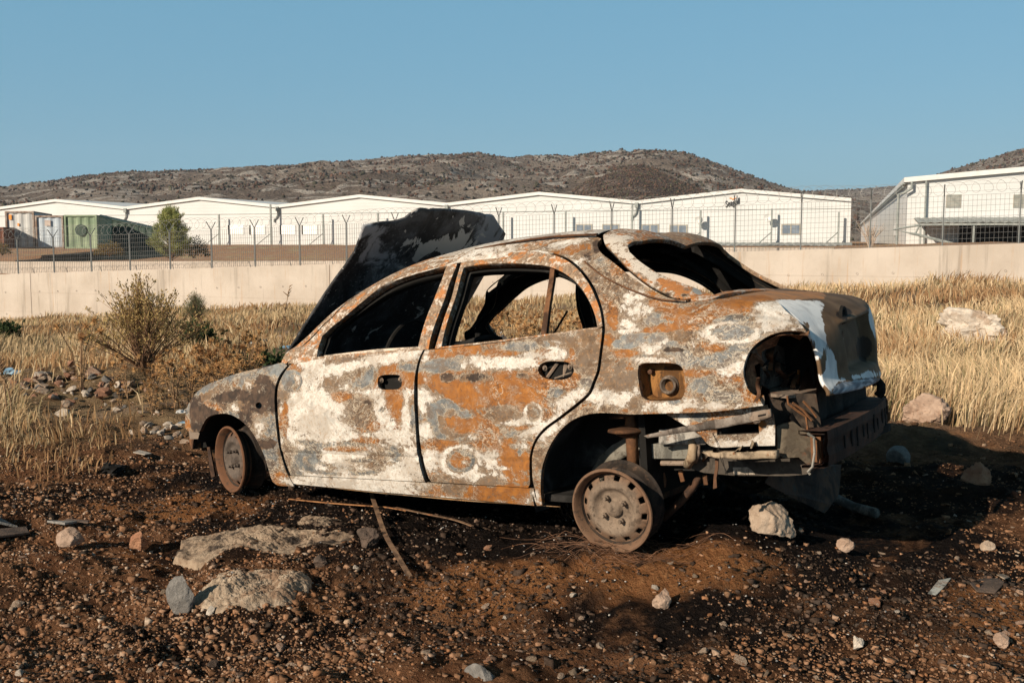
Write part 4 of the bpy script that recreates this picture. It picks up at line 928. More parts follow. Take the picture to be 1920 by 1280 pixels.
# ---- outlines (photo pixels)
FENDER = px_("354 756 365 739 385 723 413 711 447 699 477 692 503 687 530 680 539 685 525 703 517 722 514 744 515 772 518 806 524 843 532 871 541 893 551 911 521 909 511 902 500 868 489 840 477 817 466 801 447 784 427 775.5 407 776 390 782 380 795 373 809 354 808 347 801 347 784 349 768")
F_HOLE = [(485 + 6 * math.cos(a), 760 + 6 * math.sin(a)) for a in np.linspace(0, 6.28, 11)[:-1]]
DOOR_F = px_("545 684 553 680 600 674 700 664 793 656 786 672 781 690 777.5 711 776 744 777.5 778 779.5 812 781 834 785 862 793 893 797 903 545 890 536 868 528 840 523.5 806 520.5 772 519.5 744 522 724 530 705")
DF_HAND = px_("708 716 709 708 715 703.5 731 702 748 703 753.5 708 754 716 753 724 747 729 731 730 715 729.5 709 725")
DOOR_R = px_("797 656 850 651 930 643 1013 631 1129 615 1128 632 1124 660 1119.5 693 1111 716 1102 736 1080 756 1048 781 1019 803 1001.5 827 994 855 993 883 994 906 990 913.5 901 908.5 809 902.5 803 893 795 865 788 827 784.5 784 783.5 742 784.5 700 790 672")
DR_HAND = px_("1008 693 1012 684 1022 678 1042 677 1064 679 1074 687 1076 696 1070 706 1056 711 1038 711.5 1020 708 1011 701")
FRAME_TOP = px_("534 681 573 641 601 613 629 585 671 548 714 520 756 501 798 488 842 483 892 471 977 452 1033 444.5 1089 441.5 1131 441.5")
WIN_F = px_("594 669 604 630 622 613 643 596 686 560 728 530 770 513 812 503 838 499 830 520 816 555 801 591 790 627 784 653 700 660")
WIN_R = px_("827 650 836 612 847 577 862 527 870 501 907 494.5 949 493 991 495 1033 501 1061 514 1084 533 1103 561 1115 589 1120.5 613 1060 621 1013 627.5 930 638")
# B-pillar and rear frame edges
QUARTER = px_("""1127 447 1120 457 1123 468 1134 480 1160 500 1180 516 1204 533 1240 553 1262 561 1290 566 1330 563 1380 557 1430 553 1452 562 1469 578 1492 597 1506 613 1514 624
 1503 621 1483 620 1455 624.5 1430 636 1410 652.5 1399 672 1393.5 696 1397 715 1405 733 1418 742 1432 741 1434 753 1432 760 1380 767 1337 771.5 1294 773.5 1238 775 1182 776.5 1154 774.5 1120 774 1092 779 1069 790 1050 807 1036 827 1024 852 1016 880 1014 911 1017 947
 1008 942 1003 915 999.5 900 998.5 883 998.5 855 1006 829 1024 806 1052 785 1086 759 1108 738 1117 717 1125 695 1129.5 660 1133.5 632 1134.5 612 1130.5 583 1121.5 555 1107.5 527 1088 502 1064 483 1036 473.5 1010 468 1040 455 1080 447 1118 444""")
FILLER = px_("1196 700 1197 686 1206 681 1235 680 1268 682 1278 688 1283 703 1284 735 1278 748 1262 751 1215 750 1203 743 1199 725")
SILL = px_("541 893.5 545 892.5 800 905.5 901 911 992 916 999.5 917 1006 941 1014 948.5 1000 948.5 854 935 700 922 559 909 549 907")
SPLIT = {}
q, xsF, hF = panel('front_wing', FENDER, [F_HOLE], base=(.20, .32, .34, .0, .54))
q['label'] = 'front wing in grey, brown and black burnt steel'
def crease(P, V2):     # shut line moulding pressed along both doors
    return -.0035 * np.exp(-((V2[:, 1] - .205 - .0 * V2[:, 0]) / .006) ** 2) + .003 * np.exp(-((V2[:, 1] - .23) / .02) ** 2)
DFt = [(545, 684)] + [(x, y) for x, y in DOOR_F[1:]]
dF, xsD, hD = panel('front_door', DFt, [DF_HAND], base=(.3, .3, .2, .55, .03), push=crease, flange=.03)
dR, xsR, hR = panel('rear_door', DOOR_R, [DR_HAND], base=(.62, .35, .22, .16, .05), push=crease, flange=.03)
dF['label'] = 'front door mostly white with burnt orange patches'; dR['label'] = 'rear door mostly orange rust with grey and white rings'
qp, xsQ, hQ = panel('rear_wing', QUARTER, [FILLER], base=(.42, .3, .30, .22, .06), flange=.025)
sl_, xsS, _ = panel('sill', SILL, [], base=(.35, .3, .1, .4, .03), flange=.02, off=-.006)
# door window frames and pillars
FR_OUT_F = px_("540 682 573 645 601 617 629 589 671 552 714 524 756 505.5 798 493 846 485.5 858 484 855 500 838 545 822 590 808 630 803 654.5 784 657")
ffr, xsFF, hFF = panel('window_frame', FR_OUT_F, [WIN_F], base=(.36, .5, .15, .34, .08), flange=.035, parent=dF, step=.012, mats=FM, strokes_=False)
FR_OUT_R = px_("815 653 823 627 836 587 850 545 861 505 866 489 900 482 950 474.5 991 472 1030 476.5 1059 486 1083 504.5 1102 529 1116 557 1125.5 584 1129.5 611 1120 616 1013 630.5 930 641.5 850 650")
rfr, xsFR, hFR = panel('window_frame', FR_OUT_R, [WIN_R], base=(.40, .45, .18, .30, .10), flange=.035, parent=dR, step=.012, mats=FM, strokes_=False)
# roof rail with A-pillar above the doors
RAIL = px_("528 679 560 645 592 615 624 584.5 668 546 712 517.5 756 499 798 485.5 842 480.5 892 469 977 450.5 1033 443.5 1089 441 1118 441.5 1080 446 1040 454 1006 467.5 990 469.5 950 472 900 479.5 860 482.5 846 483 798 490.5 756 503 714 521.5 671 549.5 629 586.5 601 614.5 573 642.5 545 672 537 682")
try: rl, xsRail, _ = panel('roof_rail', RAIL, [], base=(.38, .4, .15, .36, .06), flange=.02, step=.010, mats=FM, strokes_=False)
except Exception as ex: print('rail', ex)
# ---------------------------------------------------------------- rest of the body
# far side pressings: the same shapes mirrored
def xs_of(L): return [to_xs(*p) for p in L]
xsQm = xs_of(px_('1131 444 1136 461 1149 474 1174 500 1202 524 1238 547')) + xsQ[8:]
for nm, ol, hl, bs in [('front_wing', xsF, [], (.3, .4, .3, .05, .3)), ('front_door', xsD, [], B0), ('rear_door', xsR, [], B0), ('rear_wing', xsQm, [], B0), ('sill', xsS, [], B0), ('roof_rail', xsRail, [], B0)]:
    oo, *_ = panel(nm, ol, hl, base=bs, step=.014 if nm == 'roof_rail' else .025, mirror=True, raw=True, flange={'roof_rail': .006, 'rear_wing': .06}.get(nm, .045), mats=[M_SOOT, M_SOOT] if nm in ('roof_rail', 'rear_wing') else None)
    if nm == 'front_door': fdm = oo
    if nm == 'rear_door': rdm = oo
panel('window_frame', xsFF, hFF, step=.02, mirror=True, raw=True, flange=.05, parent=fdm)
panel('window_frame', xsFR, hFR, step=.02, mirror=True, raw=True, flange=.05, parent=rdm)
# sooty inner shell behind the doors and pillars
SHELL = px_("545 682 573 648 601 620 629 592 671 555 714 527 756 508 798 495 846 487 900 477 950 471 1000 468 1045 470 1082 490 1106 522 1124 560 1137 612 1132 660 1122 705 1100 745 1052 784 1022 808 1006 835 1000 880 1003 918 900 914 800 908 700 900 600 895 550 892 536 868 524 806 519 744 530 705")
def shrink(L, k):
    c_ = np.mean(L, 0); out = []
    for p in L: v = np.array(p) - c_; out.append(tuple(c_ + v * (1 - k / np.linalg.norm(v))))
    return out
shell, xsSh, hSh = panel('inner_shell', SHELL, [shrink(WIN_F, 4), shrink(WIN_R, 4)], step=.022, off=-.045, flange=.03, mats=[M_SOOT, M_SOOT])
xsShF = xs_of(px_('530 681 560 647 592 617 624 587 668 549 712 520 756 502 798 489 842 483 892 473 977 456 1033 449 1070 452')) + xsSh[15:]
panel('inner_shell', xsShF, hSh, step=.018, off=-.03, flange=.03, mirror=True, raw=True, mats=[M_SOOT, M_SOOT])
# roof skin (both halves in one sheet)
def skin(name, xa, xb, sa, sb, nx, ns, base, mats=None, off=0., lbl=None):
    X_, S_ = np.meshgrid(np.linspace(xa, xb, nx), np.linspace(sa, sb, ns), indexing='ij'); P = surf(X_.ravel(), S_.ravel()).reshape(nx, ns, 3)
    P[..., 2] += off + fbm(P * 3, 2) * .004
    L = P.copy(); L[..., 1] *= -1; G = np.concatenate([L, P[:, ::-1][:, 1:]], 1); k = G.shape[1]
    Fq_ = [(i * k + j, i * k + j + 1, (i + 1) * k + j + 1, (i + 1) * k + j) for i in range(nx - 1) for j in range(k - 1)]
    Fq_ = np.array(Fq_)
    n = np.cross(G.reshape(-1, 3)[Fq_[0, 1]] - G.reshape(-1, 3)[Fq_[0, 0]], G.reshape(-1, 3)[Fq_[0, 2]] - G.reshape(-1, 3)[Fq_[0, 0]])
    if n[2] < 0: Fq_ = Fq_[:, ::-1]
    me = mesh_from(name, G.reshape(-1, 3), Fq_.copy(), True); set_paint(me, base); o = link(name, me, mats or [M_BURN, M_SOOT], car)
    s = o.modifiers.new('thick', 'SOLIDIFY'); s.thickness = .003; s.offset = -1; s.material_offset = 1
    return o
skin('roof', 1.10, 2.19, 1.17, 1.75, 30, 14, (.25, .3, .2, .75, .05))
# rear window surround
SUR_L = px_("1131 443 1136 461 1149 474 1174 500 1202 524 1238 547 1262 559 1300 566 1340 562"); OPEN_L = px_("1340 556.5 1306 544.5 1272 532 1230 513 1197 490 1180 474 1176.5 462 1186 455 1206 453")
a_ = xs_of(SUR_L); b_ = xs_of(OPEN_L)
ring = [(a_[0][0], 1.752)] + a_ + [(2.86, 1.752), (2.80, 1.752)] + b_ + [(b_[-1][0] - .0, 1.752)]
fr, rx_, _ = panel('rear_window_surround', ring, raw=True, base=(.45, .3, .2, .40, .05), flange=.02, off=.006, step=.012, corner=35, mats=FM)
panel('rear_window_surround', rx_, raw=True, base=(.30, .3, .2, .18, .30), flange=.02, off=.006, step=.02, mirror=True, corner=35, mats=FM)
panel('far_pillar_skin', px_('1100 446 1131 444 1160 455 1200 500 1262 558 1240 566 1190 548 1140 512 1100 480'), base=(.3, .3, .2, .05, .4), flange=.01, off=.002, mirror=True, step=.025, mats=[M_SOOT, M_SOOT])
# bent rusty strip hanging over the rear wing
pts = [surf(np.array([x]), np.array([s]))[0] * np.array([1, -1, 1]) + np.array([.008, -.010, .006]) for x, s in xs_of(px_("1095 493 1123 516 1157 535 1190 549 1223 560.5 1257 566 1290 564"))]
pts += [cy(1323, 556, -.50), cy(1360, 550.5, -.38), cy(1420, 547, -.15), cy(1511, 545, .18)]
Pp = [Vector(p) for p in pts]
def spl(P, k=6):
    out = []
    for i in range(len(P) - 1):
        p0, p1, p2, p3 = P[max(i - 1, 0)], P[i], P[i + 1], P[min(i + 2, len(P) - 1)]
        for j in range(k):
            t = j / k; out.append(.5 * ((2 * p1) + (p2 - p0) * t + (2 * p0 - 5 * p1 + 4 * p2 - p3) * t * t + (3 * p1 - p0 - 3 * p2 + p3) * t**3))
    return out + [P[-1]]
b = MB(); b.tube(spl(Pp), .0055, 6, flat=.6); b.build('trim_strip', M_RUST, car, True)
b = MB(); L = [cy(x, y, -.50) for x, y in px_("892 468 940 458 990 449.5 1040 443.5 1080 441 1120 439.5")]; b.tube(L, .011, 6, flat=.5); b.build('roof_strip', M_RUST, car)
# bonnet, thrown back over the windscreen
th = RAD(49); HD = np.array([math.cos(th), 0, math.sin(th)]); HP = np.array([.40, 0, .93]); HN = np.cross(HD, [0, 1, 0])
HOOD = [(-.06, -.655), (.20, -.63), (.45, -.60), (.64, -.575), (.80, -.60), (.835, -.50), (.85, -.43), (.88, -.36), (.925, -.325), (.945, -.28), (.955, -.1), (.955, .12), (.935, .38), (.87, .50), (.79, .665), (.64, .70), (.41, .725), (.2, .725), (-.08, .72), (-.10, .3), (-.10, -.3)]
O_ = smooth_loop([np.array((a, b)) for a, b in HOOD], .02, corner=12); V2, Fc = triangulate(O_, [], .02)
def hoodP(a, y):
    yy = (y - .03) / .68; bulge = .045 * (1 - yy**2) - .02 * (np.abs(yy) > .62) * (np.abs(yy) - .62) * 3; bulge = bulge - .10 * np.clip(a - .7, 0, 1) ** 2 * 2
    wr = fbm(np.stack([a * 3, y * 3, y * 0 + 4], -1), 3) * .008
    cr = .010 * np.exp(-((y - (-.33 + .12 * a)) / .012) ** 2) + .010 * np.exp(-((y - (.40 - .12 * a)) / .012) ** 2)
    return HP + a[:, None] * HD + y[:, None] * np.array([0, 1, 0]) - HN[None] * (bulge + wr + cr)[:, None]
P = hoodP(V2[:, 0], V2[:, 1])
if HN[0] < 0: pass
fn = np.cross(P[Fc[:, 1]] - P[Fc[:, 0]], P[Fc[:, 2]] - P[Fc[:, 0]]); k = fn[:, 0] < 0; Fc[k] = Fc[k][:, ::-1]
def char_mat():
    m = new_mat('charred_bonnet'); t = m.node_tree; P = OC(t); n = NO(t, P, 3.2, 9, .6, 1.0); n2 = NO(t, OFF(t, P, (4, 2, 8)), 6, 9, .66, 1.5); n3 = NO(t, P, 60, 5, .65)
    at = ND(t, 'Attribute', attribute_name='paint').outputs['Color']; s = ND(t, 'SeparateColor', {0: at}); Wt = s.outputs[2]; Gt = s.outputs[1]
    col = MX(t, SM(t, n, .42, .62), (.018, .018, .019), (.095, .093, .096))
    col = MX(t, SM(t, MA(t, 'ADD', Gt, MA(t, 'MULTIPLY', MA(t, 'SUBTRACT', n2, .5), 2.2)), .45, .75), col, (.27, .275, .29))
    sw = MA(t, 'ADD', Wt, MA(t, 'MULTIPLY', MA(t, 'SUBTRACT', n2, .5), 3.6)); col = MX(t, SM(t, sw, .52, .57), col, (.46, .42, .38))
    col = MX(t, MA(t, 'MULTIPLY', SM(t, n3, .55, .68), MA(t, 'ADD', Gt, .12)), col, (.30, .30, .31))
    return FIN(m, col, .62, 0, n3, .25, .003, .3)
STK_HOOD = [('w', 830, 455, 60, 24, -25, 1.), ('w', 760, 470, 50, 40, -50, .5), ('g', 720, 500, 40, 60, 0, .6), ('w', 880, 470, 40, 26, -30, .8), ('w', 795, 490, 22, 9, -30, .7), ('w', 900, 440, 30, 40, 0, .4), ('g', 700, 432, 40, 12, -5, .9), ('g', 915, 430, 30, 50, 0, .95), ('g', 690, 455, 20, 30, 0, .5), ('g', 860, 490, 70, 14, 0, .5), ('d', 815, 420, 70, 26, 0, 1)]
me = mesh_from('bonnet', P, Fc, True)
_s, STK = STK, [(a, b, c_, d, e, math.radians(f), g) for a, b, c_, d, e, f, g in STK_HOOD]
co = P; pxx, pyy = project(to_world(co)); Wt = paint_at(pxx, pyy, (0, .7, .14, .10, .2)); STK = _s
at = me.color_attributes.new('paint', 'FLOAT_COLOR', 'POINT'); at.data.foreach_set('color', np.stack([Wt[:, 0], Wt[:, 2], Wt[:, 3], Wt[:, 4]], -1).astype(np.float32).ravel())
hood = link('bonnet', me, [char_mat(), M_SOOT], car); s = hood.modifiers.new('thick', 'SOLIDIFY'); s.thickness = .012; s.offset = -1; s.material_offset = 1; s.material_offset_rim = 0
hood['label'] = 'charred black bonnet thrown back over the windscreen opening'
b = MB()
for y in (-.55, -.2, .25, .6):
    b.tube([HP + HD * .05 + np.array([-.03, y * .9, .01]), HP + HD * .66 + np.array([-.02, y * .8, .0])], .018, 6)
b.build('bonnet_brace', M_SOOT, hood)
for y in (-.56, .60): b = MB(); b.tube([(.44, y, .90), (.41, y, .94), (.43, y, .99)], .014, 6); b.build('hinge', M_RUSTD, hood)
# boot lid
rowsL = px_("1340 559 1390 560 1430 566 1469 579.5 1492 596.5 1507 614 1523 634 1531.5 659 1537.5 687 1541 715 1551.5 742"); yl = [-.60, -.60, -.605, -.58, -.56, -.545, -.535, -.53, -.525, -.52, -.515]
rowsR = px_("1474 546 1511 547 1554 550 1590 553 1612 559 1626 568.5 1634.5 587 1640.5 612 1644.5 645 1645.5 680 1646.5 708")
Lp = np.array([cy(*q_, y) for q_, y in zip(rowsL, yl)]); Rp = np.array([cy(*q_, -y) for q_, y in zip(rowsR, yl)])
kk = len(Lp); tt = np.linspace(0, kk - 1, 74); nb = 72; bb = np.linspace(-1, 1, nb)
fL = [pchip(range(kk), Lp[:, i]) for i in range(3)]; fR = [pchip(range(kk), Rp[:, i]) for i in range(3)]
LL = np.stack([f(tt) for f in fL], -1); RR_ = np.stack([f(tt) for f in fR], -1)
w_ = ((bb + 1) / 2)[None, :, None]; G = LL[:, None] * (1 - w_) + RR_[:, None] * w_; fr_ = np.clip((tt - 2) / 3.5, 0, 1)
crown = (1 - bb**2)[None, :]
G[..., 2] += (.024 * (1 - fr_))[:, None] * crown; G[..., 0] += (.055 * fr_)[:, None] * crown
T_ = tt[:, None]; Bq = bb[None, :]
def box_(x, a, b_, e): return 1 / (1 + np.exp(-(x - a) / e)) * 1 / (1 + np.exp((x - b_) / e))
rec = 1.4 * box_(T_, 5.6, 8.7, .05) * box_(Bq, -.40, .66, .018); lip = box_(T_, 5.1, 5.75, .08) * box_(Bq, -.42, .68, .02)
G[..., 0] += -.045 * rec + .014 * lip; G[..., 0] += .012 * np.exp(-((T_ - 9.6) / .5) ** 2); G[..., 0] += fbm(G * 5, 3) * .003
fz = np.array([(i * nb + j, i * nb + j + 1, (i + 1) * nb + j + 1, (i + 1) * nb + j) for i in range(73) for j in range(nb - 1)])
me = mesh_from('boot_lid', G.reshape(-1, 3), fz[:, ::-1].copy(), True); 
def lidmat():
    m = new_mat('boot_paint'); t = m.node_tree; P = OC(t); at = ND(t, 'Attribute', attribute_name='paint'); s = ND(t, 'SeparateColor', {0: at.outputs['Color']}); O, Gr, W = s.outputs[0], s.outputs[1], s.outputs[2]; D = at.outputs['Alpha']
    n = NO(t, P, 5, 9, .6, .8); n2 = NO(t, OFF(t, P, (3, 1, 2), (1, 1, .35)), 14, 9, .66, .5); n3 = NO(t, P, 70, 4, .6); nw = NO(t, OFF(t, P, (0, 0, 0), (.4, .4, 1.6)), 9, 8, .6, 2.2)
    brown = MX(t, SM(t, n, .3, .7), (.095, .056, .030), (.19, .118, .066)); org = MX(t, SM(t, n2, .35, .65), (.42, .19, .07), (.24, .14, .08))
    wh = MX(t, SM(t, n2, .4, .7), (.78, .77, .75), (.56, .555, .55)); bl = MX(t, SM(t, nw, .42, .6), (.14, .16, .19), (.55, .57, .60))
    sc = lambda a, nn, k: MA(t, 'ADD', a, MA(t, 'MULTIPLY', MA(t, 'SUBTRACT', nn, .5), k))
    col = MX(t, SM(t, sc(O, n, 1.6), .42, .55), brown, org); col = MX(t, SM(t, sc(W, n2, 1.5), .46, .52), col, wh); col = MX(t, SM(t, sc(Gr, n2, 1.4), .42, .6), col, bl); col = MX(t, SM(t, sc(D, n2, 1.6), .5, .62), col, (.035, .024, .017))
    return FIN(m, col, .72, 0, n3, .2, .002, .15)
set_paint(me, (.05, .9, .02, .05, .05)); lid = link('boot_lid', me, [lidmat(), M_SOOT], car); s = lid.modifiers.new('thick', 'SOLIDIFY'); s.thickness = .012; s.offset = -1; s.material_offset = 1; s.material_offset_rim = 0
lid['label'] = 'boot lid with bluish white ash and a bare brown band down its middle'
me.update(); 
def lidp(t_, b_, o=0.): i = int(round(t_ / (kk - 1) * 73)); j = int(round((b_ + 1) / 2 * (nb - 1))); return G[i, j] + np.array([o, 0, 0])
c_ = lidp(5.0, -.22, .004); b = MB(); b.lathe([(0, -.006), (.018, -.002), (.022, .006), (.036, .008), (.040, -.004)], 20, axis='X', c=c_); b.build('boot_emblem', M_SOOT, lid)
c_ = lidp(6.9, -.18, .002); b = MB(); b.lathe([(0, .010), (.008, .010), (.012, .0), (.015, -.01)], 12, axis='X', c=c_); b.tube([c_ + np.array([.008, 0, 0]), c_ + np.array([.014, -.02, .03])], .004, 5); b.build('lock', M_RUSTG, lid)
# fuel filler recess
c0 = cy(1240, 716, -.80)
def filler():
    Lq = np.array([cy(*p, -.808) for p in shrink(FILLER, -1.5)]); n = len(Lq); In = Lq.copy(); cc = Lq.mean(0); In = cc + (In - cc) * .90; In[:, 1] += .075
    V = np.vstack([Lq, In]); Fz = [(i, (i + 1) % n, n + (i + 1) % n, n + i) for i in range(n)] + [tuple(range(n, 2 * n))]
    b = MB(); b.add(V, Fz); o = b.build('fuel_recess', rusty('recess_rust', (.16, .07, .022), (.30, .14, .04), (.07, .045, .028), 12), qp)
    q0 = cy(1254, 722, -.745); b = MB(); b.lathe([(.034, .01), (.036, -.012), (.030, -.016), (.026, -.012), (.024, .03), (0, .035)], 24, axis='Y', c=q0)
    b.lathe([(.034, .0), (.040, .004), (.040, .012)], 24, axis='Y', c=q0); b.build('filler_neck', M_RUSTG, qp, True)
    b = MB(); q1 = cy(1222, 696, -.74); b.lathe([(.0, -.02), (.010, -.018), (.012, .01)], 12, axis='Y', c=q1); q1 = cy(1221, 738, -.735); b.lathe([(.0, -.006), (.006, -.006), (.007, .01)], 10, axis='Y', c=q1)
    b.build('recess_bolt', M_RUSTD, qp)
filler()
# door handle innards, mirror sail, division bar
b = MB(); b.tube([cy(1026, 708, -.775), cy(1046, 680, -.77)], .008, 6); b.tube([cy(1062, 680, -.76), cy(1058, 706, -.76)], .010, 6); b.tube([cy(1040, 709, -.79), cy(1072, 698, -.79)], .003, 5)
b.build('lock_rod', M_RUSTG, dR)
for hx, hy_ in [(1020, 690), (1067, 688)]: b = MB(); b.lathe([(0, -.004), (.005, -.004), (.009, .004), (.012, .006)], 12, axis='Y', c=cy(hx, hy_, -.80)); b.build('handle_bolt', M_RUSTG, dR)
for hx, hy_ in [(714, 713), (749, 711)]: b = MB(); b.lathe([(0, -.004), (.005, -.004), (.009, .004), (.012, .006)], 12, axis='Y', c=cy(hx, hy_, -.805)); b.build('handle_bolt', M_RUSTG, dF)
def flat_px(name, pts, Y, thick, mat, parent=None, lab=None):
    if thick > .06 or thick < .005:
        Q = [cy(x, y, Y) for x, y in pts]; b = MB(); b.prism(Q, (0, thick, 0)); o = b.build(name, mat, parent or car)
    else:
        Q = np.array([cy(x, y, Y) for x, y in pts])[:, [0, 2]]; L_ = smooth_loop(Q, .012, corner=8); V2, F2 = triangulate(L_, [], .012)
        P3 = np.stack([V2[:, 0], np.full(len(V2), Y), V2[:, 1]], -1); P3[:, 1] += fbm(P3 * 9 + 3, 3) * .005; P3[:, 2] += fbm(P3 * 16 + 7, 2) * .0025
        me = mesh_from(name, P3, F2); n_ = np.cross(P3[F2[0, 1]] - P3[F2[0, 0]], P3[F2[0, 2]] - P3[F2[0, 0]])
        if n_[1] > 0: me = mesh_from(name, P3, F2[:, ::-1].copy())
        set_paint(me, (.4, .3, .2, .25, .1), strokes_=False); o = link(name, me, mat, parent or car); s = o.modifiers.new('t', 'SOLIDIFY'); s.thickness = max(thick, .004); s.offset = -1
    if lab: o['label'] = lab
    return o
def flat_on(name, pts, off, thick, mat, parent=None):
    Q = [surf(np.array([x]), np.array([s]))[0] * np.array([1, -1, 1]) + np.array([0, off, 0]) for x, s in xs_of(pts)]; b = MB(); b.prism(Q, (0, thick, 0)); return b.build(name, mat, parent or car)
flat_on('division_bar', px_("1030 488 1038 489 1035 525 1027 575 1021 627 1011 628 1019 570 1027 520"), .012, .02, M_RUST, dR)
flat_on('mirror_sail', px_("551 680 575 655 594 634 599 628 597 645 589 675"), .015, .01, M_RUST, dF)
flat_on('window_seal', px_("600 667 640 662 700 655 783 650 783 653 700 660 640 666 598 671.5"), .03, .008, rusty('ash_rust', (.45, .36, .28), (.6, .5, .4), (.3, .15, .07), 20), dF)
flat_on('sill_seam', px_("545 909 600 914 700 925 854 940 1000 955 1040 957 1046 953 1014 948.5 1000 948 854 934.5 700 921.5 559 908.5"), .02, .004, rusty('seam_rust', (.38, .28, .19), (.45, .24, .10), (.2, .09, .04), 6), sl_)
for (x0, y0) in px_("533 843.5 559 843 590 844 629 843.5 665 843 703 842 773 842 787 841"): 
    pass
# ---------------------------------------------------------------- inner structure
def bx(name, c_, d, mat, M=None, parent=None, bevel=0): b = MB(); b.box(c_, d, M=M); return b.build(name, mat, parent or car, bevel=bevel)
bx('floor_pan', (1.35, 0, .235), (2.1, 1.46, .03), M_SOOT)
bx('bulkhead', (.47, 0, .55), (.04, 1.42, .62), M_SOOT)
b = MB(); b.prism([(.47, -.68, .70), (.47, -.68, .885), (.62, -.68, .90), (.78, -.68, .84), (.74, -.68, .70)], (0, 1.36, 0)); b.build('dashboard', M_SOOT, car, bevel=.02)
b = MB(); b.tube([(.70, -.33, .80), (.90, -.33, .88)], .018, 8); b.build('steering_column', M_SOOT, car)
b = MB(); cc = Vector((.92, -.33, .885)); b.tube([cc + Vector((.06 * math.cos(a), .17 * math.sin(a), .16 * math.cos(a))) for a in np.linspace(0, 6.283, 33)], .011, 6, cap=False); b.tube([cc + Vector((0, -.17, 0)), cc + Vector((0, .17, 0))], .010, 5); b.build('steering_wheel', M_SOOT, car)
b = MB()      # seat frame remains
b.tube([cy(850, 650, -.42), cy(880, 641, -.40), cy(905, 633, -.38), cy(925, 630.5, -.36), cy(938, 636, -.34), cy(940, 648, -.33)], .014, 7); b.tube([cy(940, 648, -.33), Vector(cy(940, 648, -.33)) - Vector((.05, 0, .5))], .012, 6); b.tube([cy(895, 642, -.2), cy(897, 625, -.2)], .016, 6)
b.build('seat_frame', M_SOOT, car)
for y in (-.36, .36):
    b = MB(); b.tube([(1.30, y - .2, .27), (1.42, y - .2, .72), (1.44, y, .78), (1.42, y + .2, .72), (1.30, y + .2, .27)], .013, 6); b.tube([(1.30, y - .2, .36), (.95, y - .2, .34), (.95, y + .2, .34), (1.30, y + .2, .36)], .013, 6); b.build('seat_frame', M_SOOT, car)
b = MB(); b.tube([cy(1038, 626, .30), cy(1064, 583, .34)], .016, 6, flat=.4); b.build('loose_strip', M_RUSTD, car)
bx('rear_bulkhead', (2.46, 0, .60), (.03, 1.30, .72), M_SOOT)
b = MB(); b.add([(2.40, -.52, .93), (2.40, .52, .93), (2.72, .57, .955), (2.72, -.57, .955)], [(0, 1, 2, 3)]); b.build('parcel_shelf', M_SOOT, car)
bx('boot_floor', (2.80, 0, .40), (.72, 1.06, .03), M_SOOT)
# engine bay
bx('engine_block', (-.05, .02, .52), (.42, .62, .36), M_RUSTD, bevel=.03)
for y in (-.45, .45): b = MB(); b.lathe([(.0, .84), (.07, .84), (.08, .80), (.05, .78), (.045, .50)], 16, c=(.02, y, 0)); b.build('strut_tower', M_SOOT, car)
bx('radiator_panel', (-.52, 0, .52), (.04, 1.12, .34), M_RUSTD)
# wheel houses: arch liners and inner walls
def liner(name, cxx, czz, r, y0, y1, a0, a1, mat, wallx, sgn):
    b = MB(); V = []; n = 20
    for i in range(n + 1):
        a = a0 + (a1 - a0) * i / n; V += [(cxx + r * math.cos(a), sgn * y0, czz + r * math.sin(a)), (cxx + r * math.cos(a) * .96, sgn * y1, czz + r * math.sin(a) * .96)]
    b.add(V, [(2 * i, 2 * i + 1, 2 * i + 3, 2 * i + 2) for i in range(n)]); b.box(((wallx[0] + wallx[1]) / 2, sgn * (y1 - .01), .53), (wallx[1] - wallx[0], .02, .40)); return b.build(name, mat, car)
M_DUSTY = simple('dusty_soot', (.014, .012, .011), (.10, .095, .09), 3.2, .9, lo=.5, hi=.75, dist=.6)
for sg in (-1, 1):
    liner('wheel_house', .02, .30, .345, .775, .40, RAD(-12), RAD(158), M_SOOT, (-.22, .44), sg)
    liner('wheel_house', 2.37, .28, .395, .785, .46, RAD(58), RAD(195), M_DUSTY, (1.96, 2.60), sg)
# ---- exposed structure behind the rear wheel
low, xl, hl = panel('rear_wing_lower', px_("1234 777 1300 774.5 1380 768.5 1438 763 1443 775 1453 788 1453.5 843 1390 844 1326 843 1300 818 1272 800"), [px_("1335 803 1376 801 1419 800 1420 819 1372 821 1336 822")], base=(.35, .3, .15, .25, .05), off=-.055, flange=.03)
def extra(txt, ob, ox=0, oy=0, sc=1):
    global STK
    s_, STK = STK, []; strokes(ox, oy, sc, txt); me = ob.data; me.color_attributes.remove(me.color_attributes['paint']); set_paint(me, (.35, .3, .15, .25, .05)); STK = s_
extra("w 900 480 120 60;w 750 480 250 26;w 930 370 40 90;o 700 340 250 40;o 560 300 120 50;w 370 320 40 40;g 480 290 60 30;o 430 430 80 60;w 940 450 40 80;w 820 490 200 30", low, 1180, 700, 3.556)
bar = flat_px('bumper_bracket', px_("1207 817 1262 803 1340 787 1418 771 1443 766.5 1447 785 1402 792.5 1340 803.5 1265 813 1214 821.5"), -.765, .012, rusty('bar_grey', (.12, .095, .078), (.25, .215, .185), (.20, .09, .04), 9))
bx_ = flat_px('bumper_bracket', px_("1412 773 1444 767 1446 781 1432 786 1408 790 1404 784"), -.775, .012, M_RUSTG)
flat_px('bracket_slot', px_("1421 778 1436 775 1436 778 1421 781"), -.7765, .002, M_SOOT, bx_)
flat_px('lower_flange', px_("1326 843.5 1461 843 1462 856 1400 857.5 1336 853"), -.705, .05, rusty('flange', (.24, .18, .12), (.38, .29, .20), (.20, .085, .035), 12))
